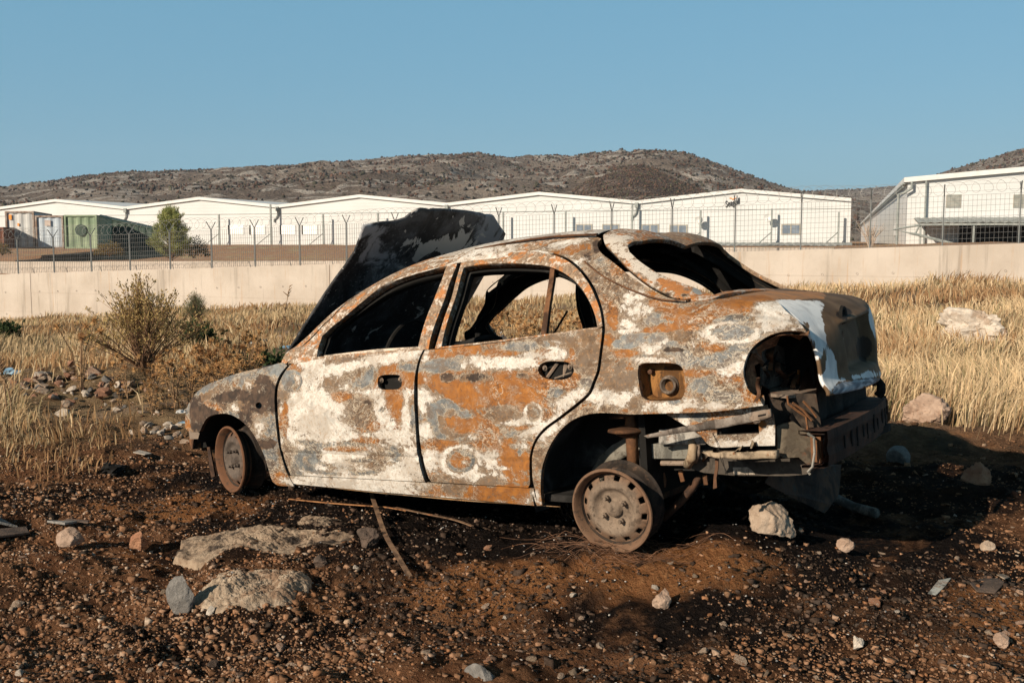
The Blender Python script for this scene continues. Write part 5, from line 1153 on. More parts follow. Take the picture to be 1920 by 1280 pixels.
flat_px('side_member', px_("1199 832 1284 832 1320 845 1320 860 1199 859"), -.60, .10, M_STEELB); flat_px('side_member', px_("1236 806 1290 800 1322 826 1322 834 1236 832"), -.63, .02, rusty('pale_steel', (.26, .24, .215), (.42, .39, .35), (.18, .09, .05), 8))
sp = flat_px('boot_well', px_("1282 860 1374 858 1461 857.5 1524 862 1532 874 1512 889 1478 892 1374 891 1320 886 1288 876"), -.56, .9, rusty('well_steel', (.045, .037, .03), (.095, .078, .062), (.03, .024, .02), 5))
flat_px('patch', px_("1374 876 1402 875.5 1412 883 1416 889.5 1376 889"), -.563, .002, rusty('patch_', (.34, .28, .22), (.42, .35, .28), None, 8), sp)
cp = [cplane(x, y, (3.0, -.70, .5), (.50, -.86, 0)) for x, y in px_("1456 800 1470 794 1488 790 1500 800 1513 806 1524 812 1529 842 1524 872 1518 874 1498 857 1470 858 1459 852 1456 800")]
b = MB(); b.prism(cp, (-.01, .012, 0)); cpl = b.build('corner_panel', rusty('corner_steel', (.075, .058, .040), (.17, .135, .095), (.12, .055, .03), 9), car)
cp = [cplane(x, y, (2.93, -.66, .5), (.50, -.86, 0)) for x, y in px_('1440 738 1530 738 1540 800 1524 830 1456 820')]; b = MB(); b.prism(cp, (-.01, .012, 0)); b.build('tail_dark_panel', rusty('tail_dark', (.03, .022, .017), (.075, .052, .036), (.06, .03, .018), 8), car)  # near-black panel added to keep the cavity above the corner dark
b = MB()
for P_ in ["1458 800 1475 796 1496 812 1498 834 1480 840", "1463 842 1486 840 1500 848 1520 852", "1476 742 1478 757 1498 772 1511 781 1514 800 1514 812", "1486 755 1506 769 1522 788", "1506 752 1521 768 1531 782"]:
    b = MB(); b.tube([cplane(x, y, (3.04, -.66, .5), (.50, -.86, 0)) for x, y in px_(P_)], .008, 5, flat=.6); b.build('bent_bracket', M_RUST, car)
b = MB(); b.tube([cplane(x, y, (3.12, -.70, .5), (.50, -.86, 0)) for x, y in px_("1514 812 1526 820 1527 850 1523 875 1514 884 1519 889")], .005, 5); b.build('hanging_edge', M_STEELB, car)
# lamp opening: housings and shelf
def pl(pts, X, name, mat, t=.01): Q = [cx(x, y, X) for x, y in px_(pts)]; b = MB(); b.prism(Q, (-t, 0, 0)); return b.build(name, mat, car)
bx('lamp_cavity', (2.84, -.40, .70), (.02, .66, .40), M_SOOT); bx('lamp_cavity_side', (2.95, -.30, .72), (.28, .02, .42), M_SOOT)  # black boxes added behind the opening to keep it dark
bx('lamp_cavity_roof', (2.98, -.45, .915), (.24, .3, .015), M_SOOT)
pl("1429 660 1437 648 1455 645 1470 652 1484 675 1487 698 1484 712 1470 720 1440 729 1430 722", 2.97, 'lamp_plate', rusty('lamp_plate', (.07, .062, .054), (.15, .135, .115), (.03, .025, .02), 8))
pl("1499 694 1514 672 1524 678 1527 724 1498 720", 3.03, 'lamp_side', rusty('bright_rust', (.30, .10, .02), (.42, .17, .04), (.12, .06, .03), 8))
pl("1404 676 1413 668 1416 690 1423 712 1426 732 1412 727 1405 705", 2.93, 'lamp_edge', rusty('lamp_edge', (.34, .17, .08), (.5, .38, .28), (.03, .02, .02), 22))
b = MB(); b.prism([cx(1441, 727, 2.95), cx(1500, 719, 3.0), cx(1532, 724, 3.08), cx(1530, 730, 3.10), cx(1500, 738, 3.10), cx(1478, 741, 3.09), cx(1445, 738, 3.02)], (0, 0, -.012)); b.build('lamp_shelf', M_RUSTG, car)
rr = random.Random(12)
for k in range(17):
    x0, y0 = rr.uniform(1420, 1515), rr.uniform(650, 735); X0 = rr.uniform(2.93, 3.04); P_ = [Vector(cx(x0 + rr.uniform(-9, 9) + j * rr.uniform(-6, 6), y0 - 26 + 15 * j, X0 + .012 * math.sin(j * 2 + k))) for j in range(4)]
    b = MB(); b.tube(spl(P_, 4), .006 + .010 * rr.random(), 5, flat=.25); b.build('torn_metal', rr.choice([M_RUST, M_RUSTD, M_RUSTG, M_SOOT]), car)
lw = px_("1410 738 1400 714 1398 695 1404 674 1414 656 1432 641 1456 630 1480 626.5 1498 628")
b = MB(); V = []
for i, q_ in enumerate(lw): p1 = Vector(cy(*q_, -.735)); p2 = p1 + Vector((.012 + .01 * math.sin(i * 2.7), .055, -.012 * math.sin(i * 1.9))); V += [p1, p2, p2 + Vector((.0, .02, .02 * math.cos(i * 3.1)))]
b.add(V, [f for i in range(len(lw) - 1) for f in [(3 * i, 3 * i + 3, 3 * i + 4, 3 * i + 1), (3 * i + 1, 3 * i + 4, 3 * i + 5, 3 * i + 2)]]); b.build('lamp_rim', rusty('lamp_rim', (.10, .045, .022), (.32, .16, .08), (.03, .022, .018), 18), car, True)
# tail valance and bumper beam
b = MB(); V = []; n = 24
for i in range(n + 1):
    y = -.60 + 1.18 * i / n; xx = 3.10 - .06 * (y + .6) / 1.2 + .02 * math.sin(i * 1.1) * .3; zt_ = .58 + .22 * min(1, i / 7); V += [(xx, y, .45), (xx + .012 * math.sin(i * 2.3), y, .45 + (zt_ - .45) * .55), (xx - .02, y, zt_)]
b.add(V, [f for i in range(n) for f in [(3 * i, 3 * i + 3, 3 * i + 4, 3 * i + 1), (3 * i + 1, 3 * i + 4, 3 * i + 5, 3 * i + 2)]]); b.build('rear_valance', rusty('streaked', (.018, .013, .011), (.035, .025, .02), (.06, .045, .038), 8), car, True)
# beam: hollow pressed channel
nL = np.array([3.215, -.635, 0]); nR = np.array([3.10, .63, 0])
def beampt(u, dx, z): p = nL * (1 - u) + nR * u; return (p[0] + dx + .035 * (1 - (2 * u - 1) ** 2), p[1], z)
sec = [(.0, .532), (.02, .535), (.022, .50), (.016, .47), (.022, .44), (.018, .400), (-.0, .392), (-.085, .39), (-.085, .40), (-.005, .405), (.008, .44), (.0, .47), (.008, .50), (.005, .52), (-.09, .52), (-.09, .535)]
b = MB(); n = 20; V = [beampt(i / n, *s_) for i in range(n + 1) for s_ in sec]; k = len(sec)
b.add(V, [(i * k + j, i * k + (j + 1) % k, (i + 1) * k + (j + 1) % k, (i + 1) * k + j) for i in range(n) for j in range(k)]); bm_ = b.build('bumper_beam', rusty('beam_rust', (.03, .016, .011), (.075, .034, .02), (.045, .033, .028), 7), car)
b = MB(); q0 = beampt(.03, -.04, .46); b.box(q0, (.05, .02, .10)); b.tube([beampt(.01, -.02, .41), beampt(.01, -.03, .50), beampt(.04, -.06, .51)], .008, 5); b.build('beam_bracket', M_RUST, bm_)
for i, u in enumerate((.16, .24, .31, .40, .46, .58, .66, .78, .88)):
    b = MB(); p = beampt(u, .0225, .465 + .01 * math.sin(i * 3)); b.box(p, (.004, .010 + .006 * (i % 2), .05 + .03 * ((i * 7) % 3) / 2)); b.build('beam_slot', M_SOOT, bm_)
b = MB(); b.tube([cy(x, y, .53) for x, y in px_("1636 716 1647 714 1652 722 1652 734 1646 742")], .022, 8); b.build('tow_loop', M_SOOT, car)
b = MB(); b.tube([cy(x, y, .60) for x, y in px_("1648 741 1660 743 1663 752 1664 776")], .005, 5); b.build('hanging_wire', M_RUSTD, car)
b = MB(); b.prism([cy(x, y, .62) for x, y in px_("1660 775 1668 772 1669 786 1662 795 1658 785")], (0, .01, 0)); b.build('torn_tab', M_RUST, car)
# suspension
ym = -.62
b = MB(); b.lathe([(.0, .0), (.026, 0), (.026, .20), (.022, .21), (.022, .40)], 16, c=tuple(cy(1188, 880, ym))); st_ = b.build('rear_strut', M_RUST, car, True)
c_ = cy(1177, 806, ym); b = MB(); b.lathe([(.02, .02), (.05, .012), (.083, .006), (.086, -.004), (.06, -.012), (.026, -.03), (.02, -.03)], 26, c=tuple(c_)); b.build('spring_seat', M_RUST, car, True)
b = MB(); b.tube([Vector(c_) + Vector((.07 * math.cos(a), .07 * math.sin(a), .025 + .009 * a)) for a in np.linspace(0, 16, 90)], .007, 6); b.build('coil_spring', M_RUSTD, car)
arc = px_("1106 888 1123 857 1148 833 1176 820 1200 818"); inn = px_("1200 842 1176 853 1154 866 1137 884 1128 900")
flat_px('wheel_house_rib', arc + inn, -.50, .05, rusty('rib', (.13, .115, .09), (.22, .20, .165), (.3, .26, .22), 6))
b = MB(); b.tube([cy(1240, 868, -.6), cy(1284, 868, -.6)], .011, 8); b.build('brake_pipe', M_RUSTG, car)
b = MB(); b.tube([cy(1296, 824, -.63), cy(1300, 836, -.63), cy(1298, 856, -.63), cy(1288, 873, -.61)], [.014, .02, .022, .018], 10); b.build('exhaust_hanger', rusty('tan_rubber', (.26, .18, .11), (.36, .27, .18), (.12, .07, .04), 14), car, True)
b = MB(); b.tube([cy(1308, 830, -.62), cy(1310, 848, -.62), cy(1303, 866, -.61)], .010, 8); b.build('exhaust_hanger', M_RUSTG, car, True)
b = MB(); b.prism([cy(x, y, -.70) for x, y in px_("1340 857 1347 857 1346 880 1343 896 1344 914 1337 916 1338 893 1341 876")], (0, .006, 0)); b.build('dangling_strip', M_RUST, car)
b = MB(); b.tube([cy(1312, 892, -.42), cy(1300, 912, -.43), cy(1278, 938, -.44), cy(1244, 972, -.46)], [.022, .03, .03, .026], 8, flat=.6); b.build('trailing_arm', M_RUSTD, car, True)
for S_ in ('1241 884 1245 900 1244 912', '1275 880 1281 902', '1322 890 1324 908'): b = MB(); b.tube([cy(x, y, -.5) for x, y in px_(S_)], .011, 6); b.build('shackle', M_RUST, car)
b = MB(); b.tube([(2.38, -.66, .21), (2.38, .66, .21)], .035, 10); b.build('rear_axle', M_RUSTD, car)
b = MB(); b.tube([(-.02, -.60, .33), (-.02, .62, .33)], .025, 10); b.build('front_axle', M_RUSTD, car)
b = MB()
for k in range(9): b.tube([cy(1331 + k * .5, 795, -.715 - k * .001)] + [cy(1338 + 3.2 * j + 1.6 * math.sin(j + k), 815 + 9.5 * j, -.73 - .004 * k) for j in range(9)], .0012, 3) if k % 3 == 0 else None
b.build('burnt_wires', M_SOOT, car)
# front bumper remains
b = MB(); b.prism([cy(x, y, -.70) for x, y in px_("354 808 378 809 384 811 382 822 356 823")], (0, .02, 0)); b.build('bumper_mount', M_RUSTG, car)
b = MB(); b.prism([cy(x, y, -.66) for x, y in px_("354 823 363 823 361 842 357 838")], (0, .10, 0)); b.build('bumper_mount', M_RUST, car)
b = MB(); b.prism([cy(x, y, -.60) for x, y in px_("361 822 386 820 388 838 363 842")], (0, .2, 0)); b.build('bumper_mount', M_SOOT, car)
b = MB(); b.prism([cy(x, y, -.66) for x, y in px_("388 838 393 838 401 880 403 892 396 896 394 884")], (0, .01, 0)); b.build('torn_strip', M_RUSTD, car)
# ---- wheels
M_BARREL = rusty('sooty_barrel', (.018, .014, .012), (.04, .028, .02), (.10, .06, .038), 8)
def rim_mat(name, a, b, ring):
    m = new_mat(name); t = m.node_tree; P = OC(t); s = ND(t, 'SeparateXYZ', {0: P}); r_ = MA(t, 'SQRT', MA(t, 'ADD', MA(t, 'MULTIPLY', s.outputs[0], s.outputs[0]), MA(t, 'MULTIPLY', s.outputs[2], s.outputs[2])))
    n = NO(t, P, 14, 9, .7, .6); f = NO(t, P, 80, 6, .75); n2 = NO(t, OFF(t, P, (4, 1, 2)), 26, 7, .7, .4); r2 = MA(t, 'ADD', r_, MA(t, 'MULTIPLY', MA(t, 'SUBTRACT', n, .5), .10))
    col = MX(t, SM(t, n, .3, .7), a, b); col = MX(t, MA(t, 'MULTIPLY', SM(t, r2, .10, .16), .8), col, MX(t, n2, ring, tuple(x * 1.6 for x in ring))); col = MX(t, MA(t, 'MULTIPLY', SM(t, n2, .52, .62), .7), col, (.06, .042, .03)); col = MX(t, MA(t, 'MULTIPLY', SM(t, f, .58, .68), .7), col, (.035, .025, .018))
    return FIN(m, col, .88, 0, MA(t, 'ADD', f, n2), .5, .004, .25)
M_RIM = rim_mat('rim_rust', (.12, .088, .064), (.245, .18, .13), (.12, .062, .034))
def wheel(name, c_, yaw, tilt, sgn, mat, spin, lab=None, full=True):
    r = bpy.data.objects.new(name, None); C.objects.link(r); r.parent = car; r.location = tuple(c_); r.rotation_euler = (tilt, 0, yaw if sgn > 0 else yaw + math.pi)
    if lab: r['label'] = lab
    b = MB(); n = 72
    b.lathe([(.155, .034), (.158, .026), (.163, .018), (.1675, .006), (.174, -.001), (.181, .0), (.184, .006), (.181, .012), (.172, .014), (.168, .028), (.164, .045), (.146, .052), (.142, .06), (.142, .085), (.16, .093), (.166, .12), (.172, .128), (.184, .132), (.180, .138), (.162, .133), (.155, .10), (.137, .088), (.137, .058), (.155, .034)], n, axis='Y')
    rim = b.build('rim', [mat, M_BARREL], r, True); mi = np.zeros(len(rim.data.polygons), int); mi[n * 9:] = 1; rim.data.polygons.foreach_set('material_index', mi); rim.data.set_sharp_from_angle(angle=RAD(30))
    # pressed disc with slots
    rr = [.0, .012, .030, .033, .040, .050, .060, .070, .080, .088, .095, .102, .112, .120, .1265, .133, .1395, .146, .152, .157]
    dd = [.020, .019, .021, .040, .043, .043, .042, .041, .037, .027, .020, .018, .021, .026, .030, .034, .038, .042, .047, .058]
    n = 96; V = []; Fz = []
    for rad, d in zip(rr, dd):
        for k in range(n):
            a = 2 * math.pi * k / n + spin; dz = d
            for q_ in range(4):
                an = spin + .3 + q_ * math.pi / 2; dd2 = (rad * math.cos(a) - .056 * math.cos(an)) ** 2 + (rad * math.sin(a) - .056 * math.sin(an)) ** 2
                dz -= .010 * math.exp(-dd2 / .013 ** 2)
            V.append((rad * math.cos(a), dz, rad * math.sin(a)))
    for i in range(len(rr) - 1):
        for k in range(n):
            if 14 <= i < 17 and (k % 8) in (0, 1, 2): continue
            Fz.append((i * n + k, i * n + (k + 1) % n, (i + 1) * n + (k + 1) % n, (i + 1) * n + k))
    me = mesh_from('disc', V, Fz, True); o = link('disc', me, [mat, M_SOOT], r); s = o.modifiers.new('t', 'SOLIDIFY'); s.thickness = .004; s.offset = 1 
    for q_ in range(4):
        an = spin + .3 + q_ * math.pi / 2; b = MB(); c2 = (.056 * math.cos(an), .0, .056 * math.sin(an)); b.lathe([(0, .006), (.006, .006), (.008, .009), (.008, .020), (.012, .022), (.012, .034)], 6, axis='Y', c=c2); b.build('wheel_nut', mat, r)
    b = MB(); b.lathe([(0, .045), (.11, .045), (.115, .05), (.115, .12), (0, .125)], 32, axis='Y'); b.build('brake_drum', M_SOOT, r)
    return r
wheel('rear_wheel', (2.365, -.785, .205), RAD(3), RAD(8), 1, M_RIM, .22, 'bare rusty rear wheel leaning in the arch with its tyre burnt away')
wheel('front_wheel', (-.045, -.765, .345), RAD(-15), 0, 1, rim_mat('rim_dusty_shaded', (.055, .043, .036), (.13, .10, .08), (.12, .05, .022)), .6, 'bare rusty front wheel sunk in the scorched soil')  # front rim coloured darker for dust and for partial shade
wheel('rear_wheel', (2.38, .76, .205), 0, 0, -1, M_RUSTD, .2); wheel('front_wheel', (-.02, .76, .33), RAD(-13), 0, -1, M_RUSTD, .2)
# ================================================================ FOREGROUND
def tmat(name, rough=.92, var=.28, scale=14, bs=.5, bd=.006): return tint_mat(name, rough, var, scale, bs, bd, .2)
def rockmesh(name, seed, sub=3, dims=(1, 1, 1), rough=.22, cuts=7, sharp=False):
    r = np.random.default_rng(seed); bm = bmesh.new(); bmesh.ops.create_icosphere(bm, subdivisions=sub, radius=1)
    V = np.array([v.co[:] for v in bm.verts])
    for _ in range(cuts):
        n = r.standard_normal(3); n /= np.linalg.norm(n); d = r.uniform(.38, .80); k = V @ n - d; V = V - np.where(k > 0, k, 0)[:, None] * n * .93
    N = V / np.linalg.norm(V, axis=1, keepdims=True)
    V = V + N * (fbm(V * 1.5 + seed, 4, .6) * rough)[:, None] * .6 - N * (np.abs(fbm(V * 3.1 + seed, 4, .6)) * rough * .22)[:, None] + N * (fbm(V * 9 + seed, 3, .7) * rough * .09)[:, None]
    V = V * np.array(dims) / np.abs(V).max(0)
    for v, c_ in zip(bm.verts, V): v.co = c_
    me = bpy.data.meshes.new(name); bm.to_mesh(me); bm.free()
    if not sharp: me.polygons.foreach_set('use_smooth', [True] * len(me.polygons)); me.set_sharp_from_angle(angle=RAD(28))
    return me
def stone_mat(name, a, b, c_=None, sc=9):
    m = new_mat(name); t = m.node_tree; P = OC(t); n = NO(t, P, sc, 9, .68, .3); n2 = NO(t, P, sc * 5, 6, .7); n3 = NO(t, OFF(t, P, (2, 5, 1)), sc * .4, 5, .6, .5)
    col = MX(t, SM(t, n, .32, .68), a, b)
    if c_: col = MX(t, SM(t, n3, .52, .64), col, c_)
    col = MX(t, MA(t, 'MULTIPLY', SM(t, n2, .56, .70), .6), col, tuple(x * .35 for x in a))
    return FIN(m, col, .92, 0, MA(t, 'ADD', n, MA(t, 'MULTIPLY', n2, .6)), .8, .012, .2)
SM_PALE = stone_mat('pale_limestone', (.27, .195, .14), (.45, .35, .265), (.25, .13, .075)); SM_WHITE = stone_mat('white_limestone', (.42, .35, .28), (.58, .50, .42), (.36, .27, .2))
SM_SOOT = stone_mat('sooted_limestone', (.20, .135, .09), (.36, .27, .19), (.04, .03, .024), 15); SM_GREY = stone_mat('grey_asphalt', (.13, .12, .11), (.23, .21, .19), None, 30)
SM_DARK = stone_mat('dark_stone', (.06, .045, .036), (.13, .09, .068), None, 14); SM_RED = stone_mat('reddish_stone', (.24, .105, .06), (.36, .19, .11), (.36, .25, .18)); SM_BRICK = stone_mat('brick', (.27, .13, .08), (.36, .20, .13), None, 14)
SM_PINK = stone_mat('pinkish_limestone', (.26, .17, .12), (.42, .30, .225), (.24, .10, .05))
SM_SLAB = stone_mat('cracked_limestone', (.24, .17, .115), (.44, .34, .245), (.22, .14, .09), 22)
def place_rock(name, label, px0, px1, ytop, ybase, mat, seed, depth=1.0, sink=.25, cuts=7, rough=.22, cat='rock', flat=False, rot=0., sub=5, zs=1.0, group=None, bury=None):
    g = ground_at((px0 + px1) / 2, (ybase + ytop) / 2 if flat else ybase - (ybase - ytop) * .18); s = g[1] / F; wd = (px1 - px0) * s; ht = (ybase - ytop) * s * zs
    me = rockmesh(name, seed, sub, (wd / 2, wd / 2 * depth, (max(ht, .02) / 2 * (1 + sink)) if bury is None else sink), rough, cuts); o = link(name, me, mat)
    if bury is not None: ht = bury * 2
    o.location = (g[0], g[1] + (0 if flat else wd * depth * .15), g[2] + (ht / 2 * (1 - sink) if bury is None else bury)); o.rotation_euler = (0, 0, rot); return tag(o, label, cat, group)
place_rock('boulder', 'angular pale limestone boulder on the ground behind the rear wheel', 1403, 1504, 953, 1020, SM_PALE, 3, .8, .15, 13, .20, 'boulder')
def slab(label, px0, px1, y0, y1, h, mat, seed, edge=.25, rough=1.0):
    A = ground_at((px0 + px1) / 2, y1); B = ground_at((px0 + px1) / 2, y0); c0 = (A + B) / 2; s = c0[1] / F; rx, ry = (px1 - px0) * s / 2, (B[1] - A[1]) / 2
    nx, ny = 260, 190; u, v = np.meshgrid(np.linspace(-1.15, 1.15, nx), np.linspace(-1.15, 1.15, ny)); X = c0[0] + u * rx; Y = c0[1] + v * ry; an = np.arctan2(v, u)
    Q = np.stack([X, Y, X * 0 + seed], -1); r_ = np.sqrt(u * u + v * v) * (1 + .18 * fbm(np.stack([np.cos(an) * 1.6, np.sin(an) * 1.6, an * 0 + seed], -1), 3)) + fbm(Q * 11, 3) * .05
    top = np.where(r_ < 1, np.clip((1 - r_) / edge, 0, 1) ** .45, 0); lay = np.floor((fbm(Q * 3.1 + 3, 3) * .5 + .5) * 5) / 5
    z = h * top * (.72 + .30 * lay + .16 * fbm(Q * 4, 3)) + top * rough * (fbm(Q * 17, 5, .68) * .010 - np.abs(fbm(Q * 7, 3)) * .012 + np.abs(fbm(Q * 48, 3)) * .005)
    Z = height(X, Y, False) * .5 + height(X, Y) * .5 + .004 + np.where(r_ < 1, z, -.18 * np.clip((r_ - 1) * 8, 0, 1))
    q_ = (np.arange(ny - 1)[:, None] * nx + np.arange(nx - 1)[None]).ravel(); me = mesh_from('flat_rock', np.stack([X, Y, Z], -1).reshape(-1, 3), np.stack([q_, q_ + 1, q_ + nx + 1, q_ + nx], 1), True); me.set_sharp_from_angle(angle=RAD(32))
    return tag(link('flat_rock', me, mat), label, 'rock')
slab('wide sooty slab of pale rock buried flat in the soil below the front door', 328, 660, 988, 1046, .022, SM_SOOT, 9, .8)
slab('low whitish rock with cracked top in the left foreground', 370, 586, 1086, 1156, .05, SM_SLAB, 15, .38, .9)
slab('small pale slab beside the thin rusty strip below the front door', 552, 646, 976, 998, .03, SM_SOOT, 17, .5)
place_rock('asphalt_chunk', 'grey gritty wedge shaped chunk leaning beside the low whitish rock', 309, 366, 1086, 1164, SM_GREY, 22, .5, .1, 11, .12, 'rubble')
place_rock('block', 'tan broken building block at the left by the grey planks', 103, 166, 994, 1038, SM_PINK, 25, .7, .15, 10, .15, 'rubble')
place_rock('rock', 'small orange brown rock right of the tan broken block', 239, 277, 1000, 1032, SM_RED, 27, .9, .2)
place_rock('rock', 'rounded dark gritty rock left of the bent metal strip', 662, 712, 995, 1034, SM_DARK, 29, .9, .2, 4)
place_rock('rock', 'dark brown rock between the low whitish rock and the bent strip', 582, 622, 1040, 1080, SM_DARK, 31, .9, .2)
place_rock('rock', 'white triangular stone chip at the foot of the grey wedge', 386, 404, 1138, 1160, SM_WHITE, 33, .6, .1, 11, .1)
place_rock('boulder', 'big pinkish boulder at the edge of the grass right of the car', 1666, 1788, 748, 808, SM_PINK, 35, .8, .2, 6, .3, 'boulder')
place_rock('boulder', 'long white limestone boulder lying in the dry grass at the right', 1765, 1915, 588, 654, SM_WHITE, 38, .6, .2, 4, .5, 'boulder')
place_rock('rock', 'dark rounded stone in the car shadow at the right', 1664, 1708, 842, 882, SM_GREY, 40, 1, .2, 2, .06)
place_rock('rock', 'reddish stone in the shade near the right edge', 1804, 1860, 872, 922, SM_RED, 42, .9, .3)
place_rock('rock', 'light pinkish stone half buried in the orange soil in the centre foreground', 1222, 1260, 1104, 1144, SM_PINK, 44, .9, .2, 4)
place_rock('rock', 'small pinkish tan stone on the ground to the right of the pale boulder', 1568, 1604, 1012, 1036, SM_PINK, 46, .8, .2, 5)
place_rock('rock', 'pale oval stone on the right below the car shadow', 1838, 1868, 1016, 1038, SM_PALE, 48, .8, .2, 3)
place_rock('rock', 'flat grey stone cut off by the lower edge of the picture', 868, 940, 1250, 1296, SM_GREY, 50, .8, .3, 10, .1)
place_rock('rock', 'white stone chip on the dark soil in the lower right', 1594, 1622, 1192, 1222, SM_WHITE, 52, .8, .1, 9)
place_rock('rock', 'pinkish stone close to the lower right corner', 1862, 1894, 1188, 1216, SM_PINK, 54, .9, .2, 5)
# scrap on the ground
def gp(px, py, up=.0): p = ground_at(px, py); return Vector((p[0], p[1], (float(height(p[0], p[1])) if py > 850 else p[2]) + up))
def ribbon(name, label, pts, wd, th_, mat, cat='metal strip', up=.012, parent=None, group=None):
    P = spl([Vector(ground_at(x, y)) + Vector((0, 0, u_ + .03)) for x, y, u_ in pts], 8); b = MB(); n = len(P); V = []
    for i, p in enumerate(P):
        t_ = (P[min(i + 1, n - 1)] - P[max(i - 1, 0)]).normalized(); s_ = t_.cross(Vector((0, 0, 1))).normalized() * wd / 2; u2 = Vector((0, 0, th_ / 2))
        V += [p - s_ - u2, p + s_ - u2, p + s_ + u2, p - s_ + u2]
    b.add(V, [(4 * i + j, 4 * i + (j + 1) % 4, 4 * i + 4 + (j + 1) % 4, 4 * i + 4 + j) for i in range(n - 1) for j in range(4)] + [(3, 2, 1, 0), (4 * n - 4, 4 * n - 3, 4 * n - 2, 4 * n - 1)])
    return tag(b.build(name, mat), label, cat, group)
M_STRIP = rusty('strip_rust', (.13, .075, .045), (.24, .145, .085), (.30, .12, .05), 10); M_STRIPO = rusty('strip_orange', (.26, .11, .045), (.40, .19, .08), (.12, .07, .05), 12)
ribbon('metal_strip', 'bent brown metal strip sticking up from the soil before the front door', [(696, 951, .05), (706, 978, .035), (722, 1020, .02), (745, 1062, .02), (768, 1098, .012)], .022, .003, M_STRIP)
ribbon('metal_strip', 'thin orange rusty strip lying along the ground under the front door', [(542, 952, .02), (590, 958, .022), (650, 962, .018), (720, 968, .02), (762, 972, .012)], .012, .004, M_STRIPO)
ribbon('metal_strip', 'thin rusty strip lying under the rear door right of the bent strip', [(742, 966, .012), (800, 980, .016), (850, 990, .014), (886, 1002, .012)], .014, .004, M_STRIP)
ribbon('metal_strip', 'short dark rusty rod on the scorched soil beside the front wheel', [(500, 912, .01), (540, 918, .02), (600, 936, .012)], .008, .004, M_STRIPO)
M_PLANK = stone_mat('weathered_wood', (.16, .145, .13), (.30, .28, .255), (.10, .08, .07), 20)
def plank(label, quad, th_, mat=M_PLANK, name='plank', cat='plank', up=.02):
    b = MB(); P = [gp(x, y, up) for x, y in quad]; b.prism(P, (0, 0, th_)); return tag(b.build(name, mat, bevel=.003), label, cat)
plank('short grey weathered plank at the left behind the tan block', [(88, 984), (104, 979), (146, 994), (122, 1000)], .012)
plank('pale grey board cut off by the left edge beneath the grass', [(-30, 1000), (-30, 990), (26, 986), (34, 991)], .014)
plank('dark grey board below the pale board at the left edge', [(-30, 1022), (-30, 1010), (50, 996), (56, 1003)], .012, SM_DARK)
plank('thin dark plank crossing beside the short grey plank', [(118, 984), (126, 981), (168, 990), (166, 994)], .010, SM_DARK)
plank('white shard of board on the black soil left of the front wheel', [(250, 866), (262, 861), (286, 862), (272, 868)], .006, SM_WHITE, 'shard', 'shard')
plank('bluish grey leaf shaped metal plate on the soil at the right', [(1740, 1096), (1760, 1080), (1784, 1078), (1774, 1090), (1756, 1098)], .003, rusty('grey_plate', (.22, .22, .20), (.34, .34, .31), (.2, .12, .08)), 'metal_plate', 'metal plate', .01)
plank('small tan bracket plate with a hole at the right edge', [(1868, 1072), (1880, 1064), (1894, 1070), (1884, 1080)], .004, rusty('tan_plate', (.35, .26, .18), (.48, .37, .27), (.2, .1, .06)), 'metal_plate', 'metal plate', .012)
plank('round dark flat plate in the soil near the right edge', [(1818, 1092), (1838, 1078), (1872, 1080), (1884, 1094), (1866, 1108), (1832, 1106)], .006, SM_DARK, 'metal_plate', 'metal plate', .006)
# silencer and pipe under the tail
def gy(px, py, Y): d = ray(px, py); return Vector(CO + d * (Y / d[1]))
sil = thing('exhaust_silencer', 'dark rusty exhaust box lying under the tail of the car', 'exhaust', gp(1500, 948))
b = MB(); A0 = [gy(x, y, Y) - sil.location for x, y, Y in [(1440, 888, 4.6), (1560, 893, 5.1), (1556, 950, 4.98), (1546, 964, 4.95), (1470, 926, 4.6), (1430, 905, 4.4)]]; b.prism(A0, (.10, .16, .03)); b.build('silencer_box', rusty('silencer', (.045, .025, .018), (.11, .055, .032), (.06, .05, .045), 7), sil, bevel=.008)
b = MB(); b.tube([gp(1556, 940, .04) - sil.location, gp(1600, 958, .035) - sil.location, gp(1642, 974, .028) - sil.location], .026, 14); b.build('tail_pipe', rusty('pipe', (.10, .085, .07), (.20, .17, .14), (.07, .05, .04), 7), sil, True)
# tyre cords
b = MB(); rr = random.Random(8)
for k in range(90):
    x0 = rr.gauss(1180, 70); y0 = rr.uniform(1012, 1060) - abs(x0 - 1180) * .05; L = rr.uniform(50, 150); c_ = rr.uniform(-22, 22); P = [gp(x0 + L * (t_ - .5), y0 + c_ * (t_ - .5) + 14 * (t_ - .5) ** 2 * rr.choice((-1, 1)) * 2, .005 + .03 * rr.random() * math.sin(t_ * 3.1)) for t_ in (0, .25, .5, .75, 1)]
    b.tube(spl(P, 3), .0009, 3, cap=False)
for k in range(14):
    x0 = rr.uniform(1045, 1090); b.tube(spl([gp(x0, 955 + rr.uniform(0, 40), 0), gp(x0 - 12, 975, .03), gp(x0 - rr.uniform(10, 30), 975, .06 + .06 * rr.random())], 4), .0008, 3, cap=False)
tag(b.build('tyre_wires', rusty('wire_rust', (.10, .05, .03), (.24, .12, .065), None, 20)), 'tangle of thin rusty steel wires left from the burnt rear tyre', 'wire', kind='stuff')

